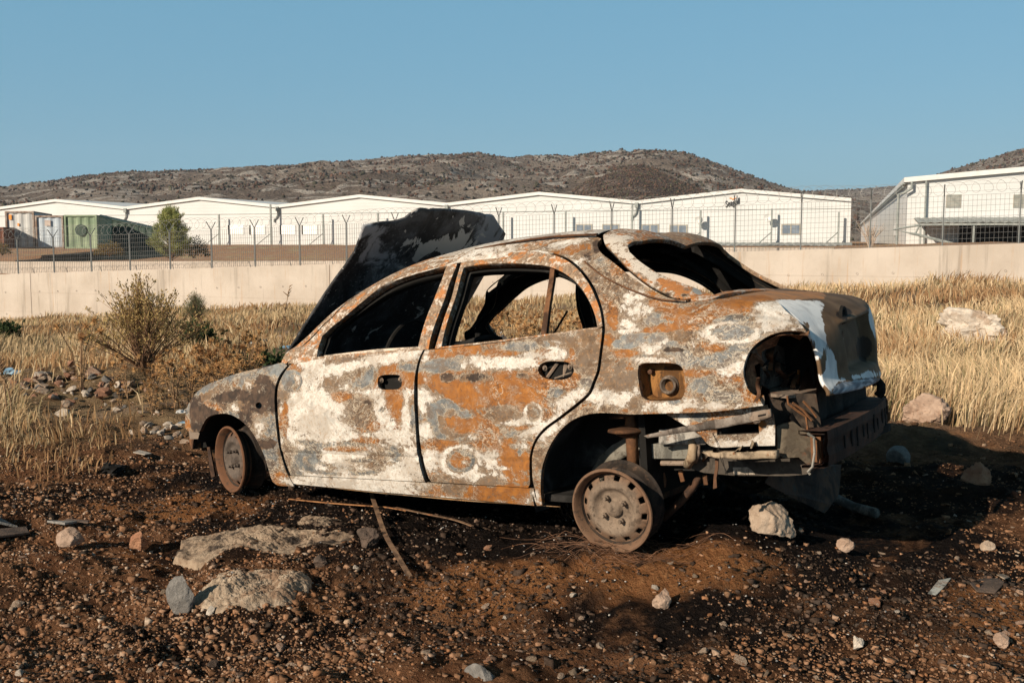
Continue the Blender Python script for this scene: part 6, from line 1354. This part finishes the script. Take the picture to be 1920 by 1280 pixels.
# individual stones
PROT = [rockmesh('stone', 100 + i, 2, (1, r1, r2), .18, 12, True) for i, (r1, r2) in enumerate([(.8, .6), (.7, .45), (.9, .7), (.75, .55), (.6, .5), (.85, .5), (.7, .7), (.9, .4)])]
ST_M = [(SM_PALE, 'pale'), (SM_PINK, 'pinkish'), (SM_RED, 'reddish brown'), (SM_DARK, 'dark'), (SM_SOOT, 'sooty tan'), (SM_WHITE, 'whitish')]
pm_cache = {}
rs = np.random.default_rng(21); placed = []
def zone(px, py):
    if py > 1010: return ('in the lower left gravel', 'in the centre foreground below the doors', 'on the bare soil in the lower right')[0 if px < 520 else 1 if px < 1200 else 2]
    return ('on the scorched soil left of the front wheel', 'on the scorched soil close beside the car sills', 'on the ground right of the rear wheel')[0 if px < 480 else 1 if px < 1060 else 2]
cnt_ = 0
while cnt_ < 262:
    py = 900 + 380 * rs.random() ** .75; px = rs.uniform(-20, 1940)
    if py < 950 and 480 < px < 1060: continue
    if py < 935 and px < 1560 and px > 380: continue
    if 330 < px < 660 and 970 < py < 1160: continue
    if 1040 < px < 1270 and py < 1050: continue
    P = ground_at(px, py); s_ = float(np.clip(rs.lognormal(-4.45, .42), .007, .032)); 
    if rs.random() > (.95 if (px < 560 or px > 1500) else .6): continue
    mi_ = int(rs.choice(6, p=[.28, .24, .16, .14, .12, .06])); pi_ = int(rs.integers(0, 8)); mt, cn = ST_M[mi_]
    k_ = (pi_, mi_)
    if k_ not in pm_cache: me = PROT[pi_].copy(); me.materials.append(mt); me.name = 'stone'; pm_cache[k_] = me
    o = bpy.data.objects.new('stone', pm_cache[k_]); C.objects.link(o); o.scale = (s_,) * 3; o.rotation_euler = tuple(rs.uniform(-.4, .4, 2)) + (rs.uniform(0, 6.28),)
    o.location = (P[0], P[1], float(height(P[0], P[1])) + s_ * .28); z_ = zone(px, py)
    tag(o, 'small %s stone lying %s' % (cn, z_), 'stone', '%s stones %s' % (cn, z_)); cnt_ += 1
CB = (np.array([(x, y, z) for x in (-1, 1) for y in (-1, 1) for z in (-1, 1)]) * .72, np.array([(0, 1, 3), (0, 3, 2), (4, 6, 7), (4, 7, 5), (0, 4, 5), (0, 5, 1), (2, 3, 7), (2, 7, 6), (0, 2, 6), (0, 6, 4), (1, 5, 7), (1, 7, 3)]))
# gravel
def gravel():
    r = np.random.default_rng(33); n = 95000; Y = 2.6 * (9.5 / 2.6) ** r.random(n); u = r.uniform(-.62, .62, n); X = u * Y
    d = fbm(np.stack([X * .8, Y * .8, X * 0 + 7], -1), 3); lf = np.clip(-u * 1.6 + .35, 0, .9) + np.clip((u - .25) * 1.2, 0, .5)
    keep = r.random(n) < np.clip(.02 + lf * .70 + d * .95, .02, 1.0) * np.where(Y > 6.5, .5, 1); X, Y, u = X[keep], Y[keep], u[keep]; n = len(X)
    s = np.clip(r.lognormal(-5.6, .60, n), .0015, .015) * np.where(Y < 5, 1, 1.15); Z = height(X, Y) + s * r.uniform(-.2, .3, n)
    pal = np.array([(.30, .205, .14), (.24, .135, .08), (.16, .09, .052), (.36, .27, .20), (.21, .10, .05), (.09, .058, .042), (.27, .175, .12), (.045, .034, .027)])
    P = np.stack([X, Y, Z], -1)
    cx_, cy_ = X - .15, Y - 5.0; uu = (cx_ * .82 - cy_ * .57) / 3.4; vv = (cx_ * .57 + cy_ * .82) / 1.6; burnt = np.sqrt(uu**2 + vv**2) + fbm(np.stack([X * .9, Y * .9, X * 0], -1), 3) * .35 < .85
    w_ = np.where(burnt[:, None], np.array([.02, .12, .22, .0, .14, .28, .03, .19])[None], np.array([.13, .24, .22, .05, .16, .10, .10, .04])[None]); cs = w_.cumsum(1); ix = (r.random(n)[:, None] * cs[:, -1:] > cs).sum(1)
    col = pal[np.clip(ix, 0, 7)] * r.uniform(.75, 1.25, (n, 1))
    o = scatter_lumps('gravel', P, s, col, tint_mat('gravel', .97, .35, 60, .6, .004, .03), CB, 6, .36, (.4, 1.0)); tag(o, 'fine brown and grey gravel and crumbs covering the bare scorched soil', 'gravel', kind='stuff')
    n = 75000; Y = 2.6 * (8. / 2.6) ** r.random(n); X = r.uniform(-.62, .62, n) * Y; kk_ = fbm(np.stack([X * 1.6, Y * 1.6, X * 0 + 31], -1), 3) + r.normal(0, .3, n) > -.15; X, Y = X[kk_], Y[kk_]; n = len(X)
    s = np.clip(r.lognormal(-5.75, .62, n), .0015, .02); cx_, cy_ = X - .15, Y - 5.0; uu = (cx_ * .82 - cy_ * .57) / 3.4; vv = (cx_ * .57 + cy_ * .82) / 1.6; bt = (np.sqrt(uu**2 + vv**2) + fbm(np.stack([X * .9, Y * .9, X * 0], -1), 3) * .35 < .8)[:, None]
    cl = np.where(bt, np.array([.045, .030, .022]), np.array([.17, .09, .05])) * r.uniform(.5, 1.5, (n, 1))
    tag(scatter_lumps('soil_clods', np.stack([X, Y, height(X, Y) + s * .1], -1), s, cl, tint_mat('clod', .97, .35, 60, .6, .004, .03), CB, 44, .36, (.4, 1.0)), 'crumbly clods of reddish and blackened earth on the bare soil', 'soil', kind='stuff')
    # white ash flakes and glass crumbs near the car
    n = 700; a = r.uniform(-1, 1, n); b_ = r.uniform(-1, 1, n); lx = a * 2.6 + 1.3; ly = -1.15 + b_ * .9
    W3 = to_world(np.stack([lx, ly, lx * 0], -1)); X, Y = W3[:, 0], W3[:, 1]; Z = height(X, Y) + .004
    o = scatter_lumps('ash_crumbs', np.stack([X, Y, Z], -1), r.uniform(.0018, .006, n), np.array([(.42, .38, .34), (.28, .24, .21), (.2, .2, .2)])[r.integers(0, 3, n)], tmat('ash_crumb'), ICO1, 12, .35, (.3, .8)); tag(o, 'pale ash and glass crumbs sprinkled on black soil beside the car', 'ash', kind='stuff')
gravel()

# ================================================================ DRY GRASS
BND = ([-400, 0, 100, 200, 300, 400, 900, 1500, 1660, 1760, 1920, 2300], [950, 925, 915, 872, 822, 790, 790, 780, 790, 800, 812, 830])
def grass(name, n, y0, y1, hmul, seed, pal, label, umin=-.85, umax=.85, side=None, wmul=1.0, thr=-.25):
    r = np.random.default_rng(seed); Y = y0 * (y1 / y0) ** (r.random(n) ** .9); u = r.uniform(umin, umax, n); X = u * Y
    rel = np.stack([X - NL[0], Y - NL[1]], -1); k = (rel @ _wn) < -.35
    px, py = project(np.stack([X, Y, height(X, Y, False)], -1)); k &= py < np.interp(px, *BND) + r.normal(0, 9, n)
    cl = fbm(np.stack([X * .9, Y * .6, X * 0 + seed], -1), 3); k &= cl + r.normal(0, .28, n) + .25 * np.clip(u * 2, -.2, .6) > thr + .20
    # thin where rubble lies
    rub = 1.3 * np.exp(-(((px - 140) / 150) ** 2 + ((py - 745) / 44) ** 2)) + np.exp(-(((px - 310) / 80) ** 2 + ((py - 808) / 30) ** 2)) + 1.2 * np.exp(-(((px - 530) / 70) ** 2 + ((py - 680) / 26) ** 2)) + 1.1 * np.exp(-(((px - 980) / 170) ** 2 + ((py - 705) / 40) ** 2))
    rub = rub + 1.3 * np.exp(-(((px - 1728) / 62) ** 2 + ((py - 812) / 26) ** 2)) + .9 * np.exp(-(((px - 1840) / 70) ** 2 + ((py - 668) / 16) ** 2))
    k &= r.random(n) > rub * 1.1
    X, Y, u, cl, px = X[k], Y[k], u[k], cl[k], px[k]; n = len(X); Z = height(X, Y)
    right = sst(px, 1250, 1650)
    H = hmul * (r.uniform(.5, 1.15, n) ** 1.2) * (.225 + .07 * right + .10 * np.clip(cl, -1, 1) + .06 * sst(Y, 12, 30)); H = H * (1 - .45 * (1 - sst(Y, 6, 9)) * (1 - right)); 
    a0 = fbm(np.stack([X * .7, Y * .7, X * 0 + 50], -1), 2) * 3 + r.normal(0, .9, n) + .4; ln = H * r.uniform(.05, 1.0, n) * np.where(r.random(n) < .15, 1.7, 1)
    wd = wmul * (.0016 + .00052 * Y) * r.uniform(.6, 1.3, n); fa = r.uniform(0, 6.28, n); fx, fy = np.cos(fa) * wd, np.sin(fa) * wd * .4
    dx, dy = np.cos(a0) * ln, np.sin(a0) * ln; B = np.stack([X, Y, Z - .02], -1); M_ = B + np.stack([dx * .28, dy * .28, H * .6], -1); T = B + np.stack([dx, dy, H * np.clip(1.05 - (ln / H) ** 2 * .35, .35, 1)], -1)
    S = np.stack([fx, fy, 0 * fx], -1); V = np.stack([B - S, B + S, M_ - S * .8, M_ + S * .8, T], 1); i = np.arange(n)[:, None] * 5
    Fc = np.concatenate([i + [0, 1, 3], i + [0, 3, 2], i + [2, 3, 4]], 0); me = mesh_from(name, V.reshape(-1, 3), Fc)
    zc = fbm(np.stack([X * .5, Y * .5, X * 0 + 9], -1), 3); pal = np.array(pal); ix = np.clip(((zc * .9 + .5 + r.normal(0, .28, n)) * len(pal)).astype(int), 0, len(pal) - 1); col = pal[ix] * r.uniform(.72, 1.25, (n, 1))
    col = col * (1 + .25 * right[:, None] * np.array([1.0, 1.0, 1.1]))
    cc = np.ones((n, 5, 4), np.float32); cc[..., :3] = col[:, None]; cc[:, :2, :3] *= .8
    at = me.color_attributes.new('tint', 'FLOAT_COLOR', 'POINT'); at.data.foreach_set('color', cc.ravel())
    m = new_mat(name); t = m.node_tree; a = ND(t, 'Attribute', attribute_name='tint').outputs['Color']; d1 = ND(t, 'BsdfDiffuse', {0: a}); d2 = ND(t, 'BsdfTranslucent', {0: a}); mx = ND(t, 'MixShader', {0: .28, 1: d1.outputs[0], 2: d2.outputs[0]}); oo = ND(t, 'OutputMaterial'); t.links.new(mx.outputs[0], oo.inputs[0])
    return tag(link(name, me, m), label, 'grass', kind='stuff')
STRAW = [(.31, .18, .09), (.41, .26, .135), (.54, .385, .215), (.63, .48, .295), (.47, .325, .18), (.31, .25, .13), (.56, .41, .24)]
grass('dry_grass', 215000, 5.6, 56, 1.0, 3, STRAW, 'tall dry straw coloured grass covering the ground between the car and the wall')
grass('dry_grass', 60000, 5.6, 30, .55, 17, [(.16, .085, .045), (.22, .13, .07), (.15, .13, .06), (.28, .18, .10)], 'short reddish brown dead undergrowth among the tall grass', wmul=1.5, thr=-.1)
# seed stalks: taller thin stems with heads
def tall_stalk(label, px, py, top, seed, lean=.1, heads=True):
    g = gp(px, py); H = (py - top) / F * g.y; r = random.Random(seed); o = thing('dry_stalk', label, 'plant', g); b = MB(); P = [Vector((lean * H * t_ * t_, .02 * math.sin(t_ * 3), H * t_)) for t_ in np.linspace(0, 1, 7)]; b.tube(P, [.008, .007, .006, .006, .005, .004, .002], 5); b.build('stem', M_STALK, o)
    b = MB()
    for k in range(26):
        t_ = r.uniform(.55, 1); p = Vector((lean * H * t_ * t_, 0, H * t_)); b.tube([p, p + Vector((r.uniform(-.05, .05), r.uniform(-.03, .03), r.uniform(.0, .06)))], [.007, .002], 4)
    b.build('seed_head', M_STALK, o); return o
M_STALK = stone_mat('dry_stalk', (.17, .10, .06), (.34, .22, .12), None, 20)
tall_stalk('tall thin dry stalk rising left of the raised bonnet', 527, 700, 535, 1, .12); tall_stalk('tall brown stalk at the far left edge', 12, 790, 640, 2, -.08); tall_stalk('bare bent stalk beside the one at the left edge', 22, 790, 676, 3, -.2)
tall_stalk('dry stalk standing against the wall at the right', 1799, 590, 524, 4, .02)
# thistles
def thistle_proto(seed):
    r = random.Random(seed); bs = MB(); bh = MB(); H = r.uniform(.38, .55)
    for k in range(6):
        a = r.uniform(0, 6.28); q_ = r.uniform(.05, .17); p0 = Vector((0, 0, 0)); p2 = Vector((math.cos(a) * q_, math.sin(a) * q_, H * r.uniform(.65, 1))); p1 = Vector((p2.x * .35, p2.y * .35, p2.z * .6)); bs.tube([p0, p1, p2], [.006, .004, .003], 4)
        R_ = r.uniform(.022, .042)
        for j in range(46):
            v = Vector((r.gauss(0, 1), r.gauss(0, 1), r.gauss(.3, 1))).normalized(); s_ = v.orthogonal().normalized() * .005; e_ = v.cross(s_).normalized() * .005; c_ = p2 + v * R_ * r.uniform(.1, .3); bh.add([c_ - s_, c_ + s_, c_ + e_, p2 + v * R_ * r.uniform(.9, 1.5)], [(0, 1, 3), (1, 2, 3), (2, 0, 3)])
        for j in range(8):
            t_ = r.uniform(.2, .9); c_ = p0.lerp(p2, t_); v = Vector((r.gauss(0, 1), r.gauss(0, 1), r.uniform(-.3, .6))).normalized(); bh.add([c_, c_ + v * .03 + Vector((0, 0, .008)), c_ + v * .06], [(0, 1, 2)])
    return mesh_from('stem', bs.v, bs.f), mesh_from('foliage', bh.v, bh.f)  # foliage mesh is the spiny heads plus the stem leaves
M_TH = stone_mat('dry_thistle', (.36, .19, .07), (.52, .31, .14), (.28, .14, .06), 12)
TP = [thistle_proto(s_) for s_ in (1, 2, 3, 4)]
for a, b_ in TP: a.materials.append(M_STALK); b_.materials.append(M_TH)
def th_at(px, py, lab, grp, sc):
    g = gp(px, py); o = thing('dry_thistle', lab, 'thistle', g, (0, 0, random.uniform(0, 6)), grp); k = random.choice(TP)
    for me, nm in zip(k, ('stem', 'foliage')): c_ = bpy.data.objects.new(nm, me); C.objects.link(c_); c_.parent = o
    o.scale = (sc,) * 3
th_at(152, 738, 'tall pale thistle standing alone in the rubble at the left', None, 1.35)
for i in range(28): th_at(random.gauss(430, 85), random.uniform(700, 775), 'orange brown dry thistle in the patch between the rubble and the bonnet', 'dry thistles left of the car', random.uniform(.7, 1.1))
for i in range(26): th_at(random.uniform(880, 1120), random.uniform(620, 690), 'dry thistle seen through the side windows behind the car', 'dry thistles behind the car', random.uniform(.8, 1.3))
for i in range(10): th_at(random.uniform(180, 330), random.uniform(720, 780), 'small dry thistle at the edge of the left rubble', 'dry thistles by the left rubble', random.uniform(.5, .8))

# ================================================================ SHRUBS AND TREES
def leaf_mat(name, a, b, tr=.25):
    m = new_mat(name); t = m.node_tree; P = OC(t); n = NO(t, P, 5, 5, .7); col = MX(t, SM(t, n, .3, .7), a, b); d1 = ND(t, 'BsdfDiffuse', {0: col}); d2 = ND(t, 'BsdfTranslucent', {0: col}); mx = ND(t, 'MixShader', {0: tr, 1: d1.outputs[0], 2: d2.outputs[0]}); oo = ND(t, 'OutputMaterial'); t.links.new(mx.outputs[0], oo.inputs[0]); return m
M_OLIVE = leaf_mat('olive_leaf', (.32, .215, .085), (.48, .35, .16)); M_GRN = leaf_mat('green_leaf', (.03, .05, .02), (.075, .10, .045)); M_PINE = leaf_mat('pine_needle', (.20, .225, .075), (.42, .42, .17)); M_TWIG = stone_mat('twig', (.16, .085, .05), (.28, .17, .10), None, 20)
M_BROOM = leaf_mat('broom_green', (.10, .12, .06), (.22, .23, .13))
def leaves(b, p, dv, n, spread, L, W, r, up=.3):
    for _ in range(n):
        q_ = p + Vector((r.gauss(0, spread), r.gauss(0, spread), r.gauss(0, spread))); v = (dv + Vector((r.gauss(0, .7), r.gauss(0, .7), r.gauss(up, .5)))).normalized() * L * r.uniform(.6, 1.3); s_ = v.cross(Vector((r.gauss(0, 1), r.gauss(0, 1), r.gauss(0, 1)))).normalized() * W * .5
        b.add([q_, q_ + v * .5 + s_, q_ + v, q_ + v * .5 - s_], [(0, 1, 2, 3)])
def bush(name, label, px, py, width_px, height_px, nst, mleaf, seed, lf=(.035, .012), nl=26, spread=.55, cat='bush', twig=M_TWIG, start=.35, r0=.007):
    g = gp(px, py); s = g.y / F; Wd, Ht = width_px * s, height_px * s; r = random.Random(seed); o = thing(name, label, cat, g); bt, bl = MB(), MB()
    for k in range(nst):
        a = r.uniform(0, 6.28); q_ = abs(r.gauss(0, spread)); q_ = min(q_, 1); H = Ht * (1 - .45 * q_ * q_) * r.uniform(.6, 1.0); R_ = Wd / 2 * q_
        P = [Vector((math.cos(a) * R_ * f ** 1.2 + r.gauss(0, .012), math.sin(a) * R_ * f ** 1.2 * .8 + r.gauss(0, .012), H * f)) for f in (0, .25, .5, .75, 1)]; bt.tube(P, [r0, r0 * .8, r0 * .6, r0 * .45, r0 * .25], 4, cap=False)
        for j in range(nl):
            f = start + (1 - start) * (j + r.random()) / nl; i = min(int(f * 4), 3); p = P[i].lerp(P[i + 1], f * 4 - i); leaves(bl, p, (P[i + 1] - P[i]).normalized(), 1 + (f > .75), .012, lf[0], lf[1], r)
        for j in range(3):
            f = r.uniform(.3, .8); i = min(int(f * 4), 3); p = P[i].lerp(P[i + 1], f * 4 - i); e_ = p + Vector((r.gauss(0, .08), r.gauss(0, .08), r.uniform(.08, .2))); bt.tube([p, e_], [r0 * .4, r0 * .2], 3, cap=False); leaves(bl, e_, (e_ - p).normalized(), 7, .02, lf[0], lf[1], r)
    bt.build('branches', twig, o); bl.build('foliage', mleaf, o); return o
bush('olive_bush', 'large open bush with yellowish green tips before the wall at the left', 268, 696, 262, 188, 125, M_OLIVE, 5, (.032, .013), 17, .66, start=.55)
bush('broom_bush', 'small feathery grey green bush right of the large open bush', 368, 612, 56, 66, 190, M_BROOM, 6, (.09, .006), 5, .5, start=.3)
bush('green_plant', 'low dark green leafy plant in the dry grass below the feathery bush', 376, 668, 62, 50, 40, M_GRN, 7, (.05, .035), 14, .6, 'plant', start=.1)
bush('green_plant', 'dark green leafy plant in the grass at the far left edge', 15, 650, 84, 44, 46, M_GRN, 8, (.07, .035), 12, .6, 'plant', start=.1)
bush('green_plant', 'small green weed just behind the front wing of the car', 500, 712, 40, 20, 16, M_GRN, 9, (.05, .035), 8, .6, 'plant', start=.1)
def bank_pt(px, py, Y): d = ray(px, py); P = CO + d * (Y / d[1]); return Vector(P)
def pine():
    base = bank_pt(322, 492, 60.5); base.z -= .25; r = random.Random(3); o = thing('pine_tree', 'bushy young green pine behind the fence at the left', 'tree', base); H = 3.75; b = MB(); b.tube([(0, 0, 0), (.05, 0, H * .45), (0, 0, H * .85)], [.09, .06, .02], 7); b.build('trunk', M_TWIG, o); bl = MB(); bt = MB()
    for k in range(210):
        f = r.random() ** .8; z = .12 * H + f * H * .72; a = r.uniform(0, 6.28); R_ = (1.42 * (1 - f) ** .55 * r.uniform(.55, 1.05)); tip = Vector((math.cos(a) * R_, math.sin(a) * R_, z + .35 * R_ + r.uniform(.05, .35))); st = Vector((0, 0, z * .8)); mid = st.lerp(tip, .55) + Vector((0, 0, -.05)); bt.tube([st, mid, tip], [.02, .012, .006], 4, cap=False)
        for j in range(9): p = st.lerp(tip, .45 + .55 * j / 8); leaves(bl, p, (tip - mid).normalized() + Vector((0, 0, .5)), 11, .06, .17, .022, r, .5)
    for k in range(26):
        a = r.uniform(0, 6.28); q_ = r.uniform(0, .75); p = Vector((math.cos(a) * q_, math.sin(a) * q_ * .7, H * r.uniform(.62, .80))); tip = p + Vector((p.x * .35, p.y * .3, r.uniform(.35, .95) * (1.1 - q_))); bt.tube([p, tip], [.012, .005], 3, cap=False)
        for j in range(8): leaves(bl, p.lerp(tip, j / 7), Vector((0, 0, 1)), 9, .035, .14, .02, r, .7)
    bt.build('branches', M_TWIG, o); bl.build('crown', M_PINE, o)
pine()
def mound(label, px, py, Y, wpx, hpx, seed, mat, n=700, L=.14, W=.05):
    p = bank_pt(px, py, Y); s = Y / F; o = thing('shrub', label, 'shrub', p); r = random.Random(seed); bl = MB(); bt = MB()
    for k in range(n):
        a = r.uniform(0, 6.28); q_ = math.sqrt(r.random()); z = r.random() ** .7 * hpx * s * math.sqrt(max(0, 1 - q_ * q_)); leaves(bl, Vector((math.cos(a) * q_ * wpx * s / 2, math.sin(a) * q_ * wpx * s / 3, z)), Vector((math.cos(a) * .5, math.sin(a) * .5, .6)), 2, .05, L, W, r)
    for k in range(12): a = r.uniform(0, 6.28); bt.tube([(0, 0, -.1), (math.cos(a) * wpx * s * .3, math.sin(a) * wpx * s * .2, hpx * s * .6)], [.02, .008], 4)
    bt.build('branches', M_TWIG, o); bl.build('foliage', mat, o)
M_DRYB = leaf_mat('dry_shrub', (.16, .12, .05), (.28, .20, .09))
mound('dark green shrub at the right foot of the young pine', 362, 481, 62, 60, 38, 4, M_GRN); mound('brownish shrub on the bank in front of the green container', 205, 478, 66, 52, 24, 5, M_DRYB); mound('low olive shrub on the bank at the far left', 4, 476, 62, 30, 20, 6, M_DRYB, 300)
def bare(label, px, py, Y, hpx, seed):
    p = bank_pt(px, py, Y); s = Y / F; o = thing('bare_tree', label, 'tree', p); r = random.Random(seed); b = MB(); H = hpx * s
    for k in range(26): a = r.uniform(0, 6.28); q_ = r.uniform(.1, .55) * H; m_ = Vector((math.cos(a) * q_ * .4, math.sin(a) * q_ * .4, H * .45)); e_ = Vector((math.cos(a) * q_, math.sin(a) * q_, H * r.uniform(.6, 1))); b.tube([(0, 0, 0), m_, e_], [.035, .02, .008], 4, cap=False); b.tube([m_, m_ + Vector((r.gauss(0, .3), r.gauss(0, .3), .5))], [.014, .005], 3, cap=False)
    b.build('branches', stone_mat('pale_twig', (.35, .27, .21), (.48, .38, .30), None, 9), o)
bare('small leafless tree between the long warehouse and the right one', 1632, 470, 52, 56, 7)
# ================================================================ RUBBLE AND RUBBISH
def bagmesh(seed, dims):
    me = rockmesh('bag', seed, 3, dims, .55, 5); V = np.array([v.co[:] for v in me.vertices]); V = V + (vn(V / np.array(dims) * 4.5 + seed)[:, None]) * np.array(dims) * .22; me.vertices.foreach_set('co', V.astype(np.float32).ravel()); me.update(); return me
M_BAGW = simple('white_plastic', (.62, .60, .56), (.76, .74, .70), 6, .45); M_BAGB = simple('blue_plastic', (.14, .27, .40), (.30, .42, .50), 6, .4)
RB = [rockmesh('rubble', 300 + i, 2, (1, .8, .55), .3, 8) for i in range(6)]; rc = {}
def rubble(px, py, sz, kind, lab, grp, nm='rubble_stone', cat='rubble'):
    g = gp(px, py); i = random.randrange(6); k_ = (i, kind.name)
    if k_ not in rc: me = RB[i].copy(); me.materials.append(kind); me.name = nm; rc[k_] = me
    o = bpy.data.objects.new(nm, rc[k_]); C.objects.link(o); w_ = sz * g.y / F / 2; o.scale = (w_, w_ * random.uniform(.7, 1.1), w_ * random.uniform(.7, 1.2)); o.location = g + Vector((0, 0, w_ * .35)); o.rotation_euler = (random.uniform(-.5, .5), random.uniform(-.5, .5), random.uniform(0, 6.3)); tag(o, lab, cat, grp)
G1, G2, G3, G4 = 'rubble heap at the left', 'debris beside the front wing', 'rubbish left of the bonnet', 'rubbish behind the car'
for i in range(84):
    rubble(random.gauss(135, 85), random.gauss(730, 20), random.uniform(8, 32), *random.choice([(SM_PINK, 'pinkish broken stone in the rubble heap at the left', G1), (SM_BRICK, 'red brick shard in the rubble heap at the left', G1), (SM_PALE, 'pale broken stone in the rubble heap at the left', G1), (SM_GREY, 'grey broken stone in the rubble heap at the left', G1), (SM_WHITE, 'white plaster lump in the rubble heap at the left', G1)]))
for i in range(36): rubble(random.gauss(312, 40), random.gauss(808, 17), random.uniform(9, 26), *random.choice([(SM_WHITE, 'white stone in the debris left of the front wing', G2), (SM_PALE, 'pale stone in the debris left of the front wing', G2)]))
for i in range(26): rubble(random.gauss(540, 48), random.gauss(668, 16), random.uniform(8, 24), *random.choice([(SM_WHITE, 'white scrap in the rubbish left of the bonnet', G3), (SM_PALE, 'pale stone in the rubbish left of the bonnet', G3), (SM_GREY, 'grey stone in the rubbish left of the bonnet', G3)]))
for i in range(46): rubble(random.uniform(850, 1130), random.gauss(690, 20), random.uniform(14, 38), *random.choice([(SM_WHITE, 'white rubble lump behind the car seen through the windows', G4), (SM_PINK, 'pinkish rubble lump behind the car seen through the windows', G4), (SM_GREY, 'grey rubble lump behind the car seen through the windows', G4)]))
bags = {}
def bag(px, py, w_, h_, mat, lab, seed):
    g = gp(px, py); s = g.y / F; me = bagmesh(seed, (w_ * s / 2, w_ * s / 2.4, h_ * s / 2)); o = link('plastic_bag', me, mat); o.location = g + Vector((0, 0, h_ * s * .42)); tag(o, lab, 'plastic bag')
bag(980, 672, 46, 30, M_BAGW, 'crumpled white bag behind the car seen through the rear door window', 401); bag(913, 660, 30, 14, M_BAGB, 'pale blue bag behind the car in the middle of the window', 402); bag(858, 680, 16, 24, M_BAGB, 'bright blue bag behind the car at the window pillar', 403); bag(940, 648, 22, 30, M_BAGW, 'white bag lying further back behind the car', 404)
bag(470, 655, 18, 20, M_BAGW, 'upright white scrap of plastic in the grass left of the bonnet', 405); bag(493, 664, 14, 12, M_BAGW, 'small white plastic lump right of the upright white scrap', 406); bag(538, 655, 26, 8, M_BAGB, 'flat bluish plastic sheet left of the bonnet', 407); bag(340, 780, 22, 14, M_BAGW, 'white plastic lump in the debris beside the front wing', 408); bag(344, 796, 20, 8, M_BAGB, 'small blue scrap touching the front wing', 409)
bag(18, 705, 40, 18, M_BAGB, 'grey blue plastic scrap at the left edge above the rubble', 410); bag(1020, 640, 30, 22, M_BAGW, 'white sack behind the car by the window division bar', 411)
bag(205, 893, 54, 34, M_SOOT, 'black charred lump at the edge of the grass left of the front wheel', 412)

# ================================================================ HAZE
hm = new_mat('haze_air'); t = hm.node_tree; pv = ND(t, 'VolumePrincipled', {'Color': (.80, .88, 1.0), 'Density': .00010, 'Anisotropy': .1}); o_ = ND(t, 'OutputMaterial'); t.links.new(pv.outputs[0], o_.inputs['Volume'])
b = MB(); b.box((0, 1200, 110), (6400, 3000, 260)); tag(b.build('haze', hm), 'thin pale haze hanging in the air over the hills', kind='stuff')
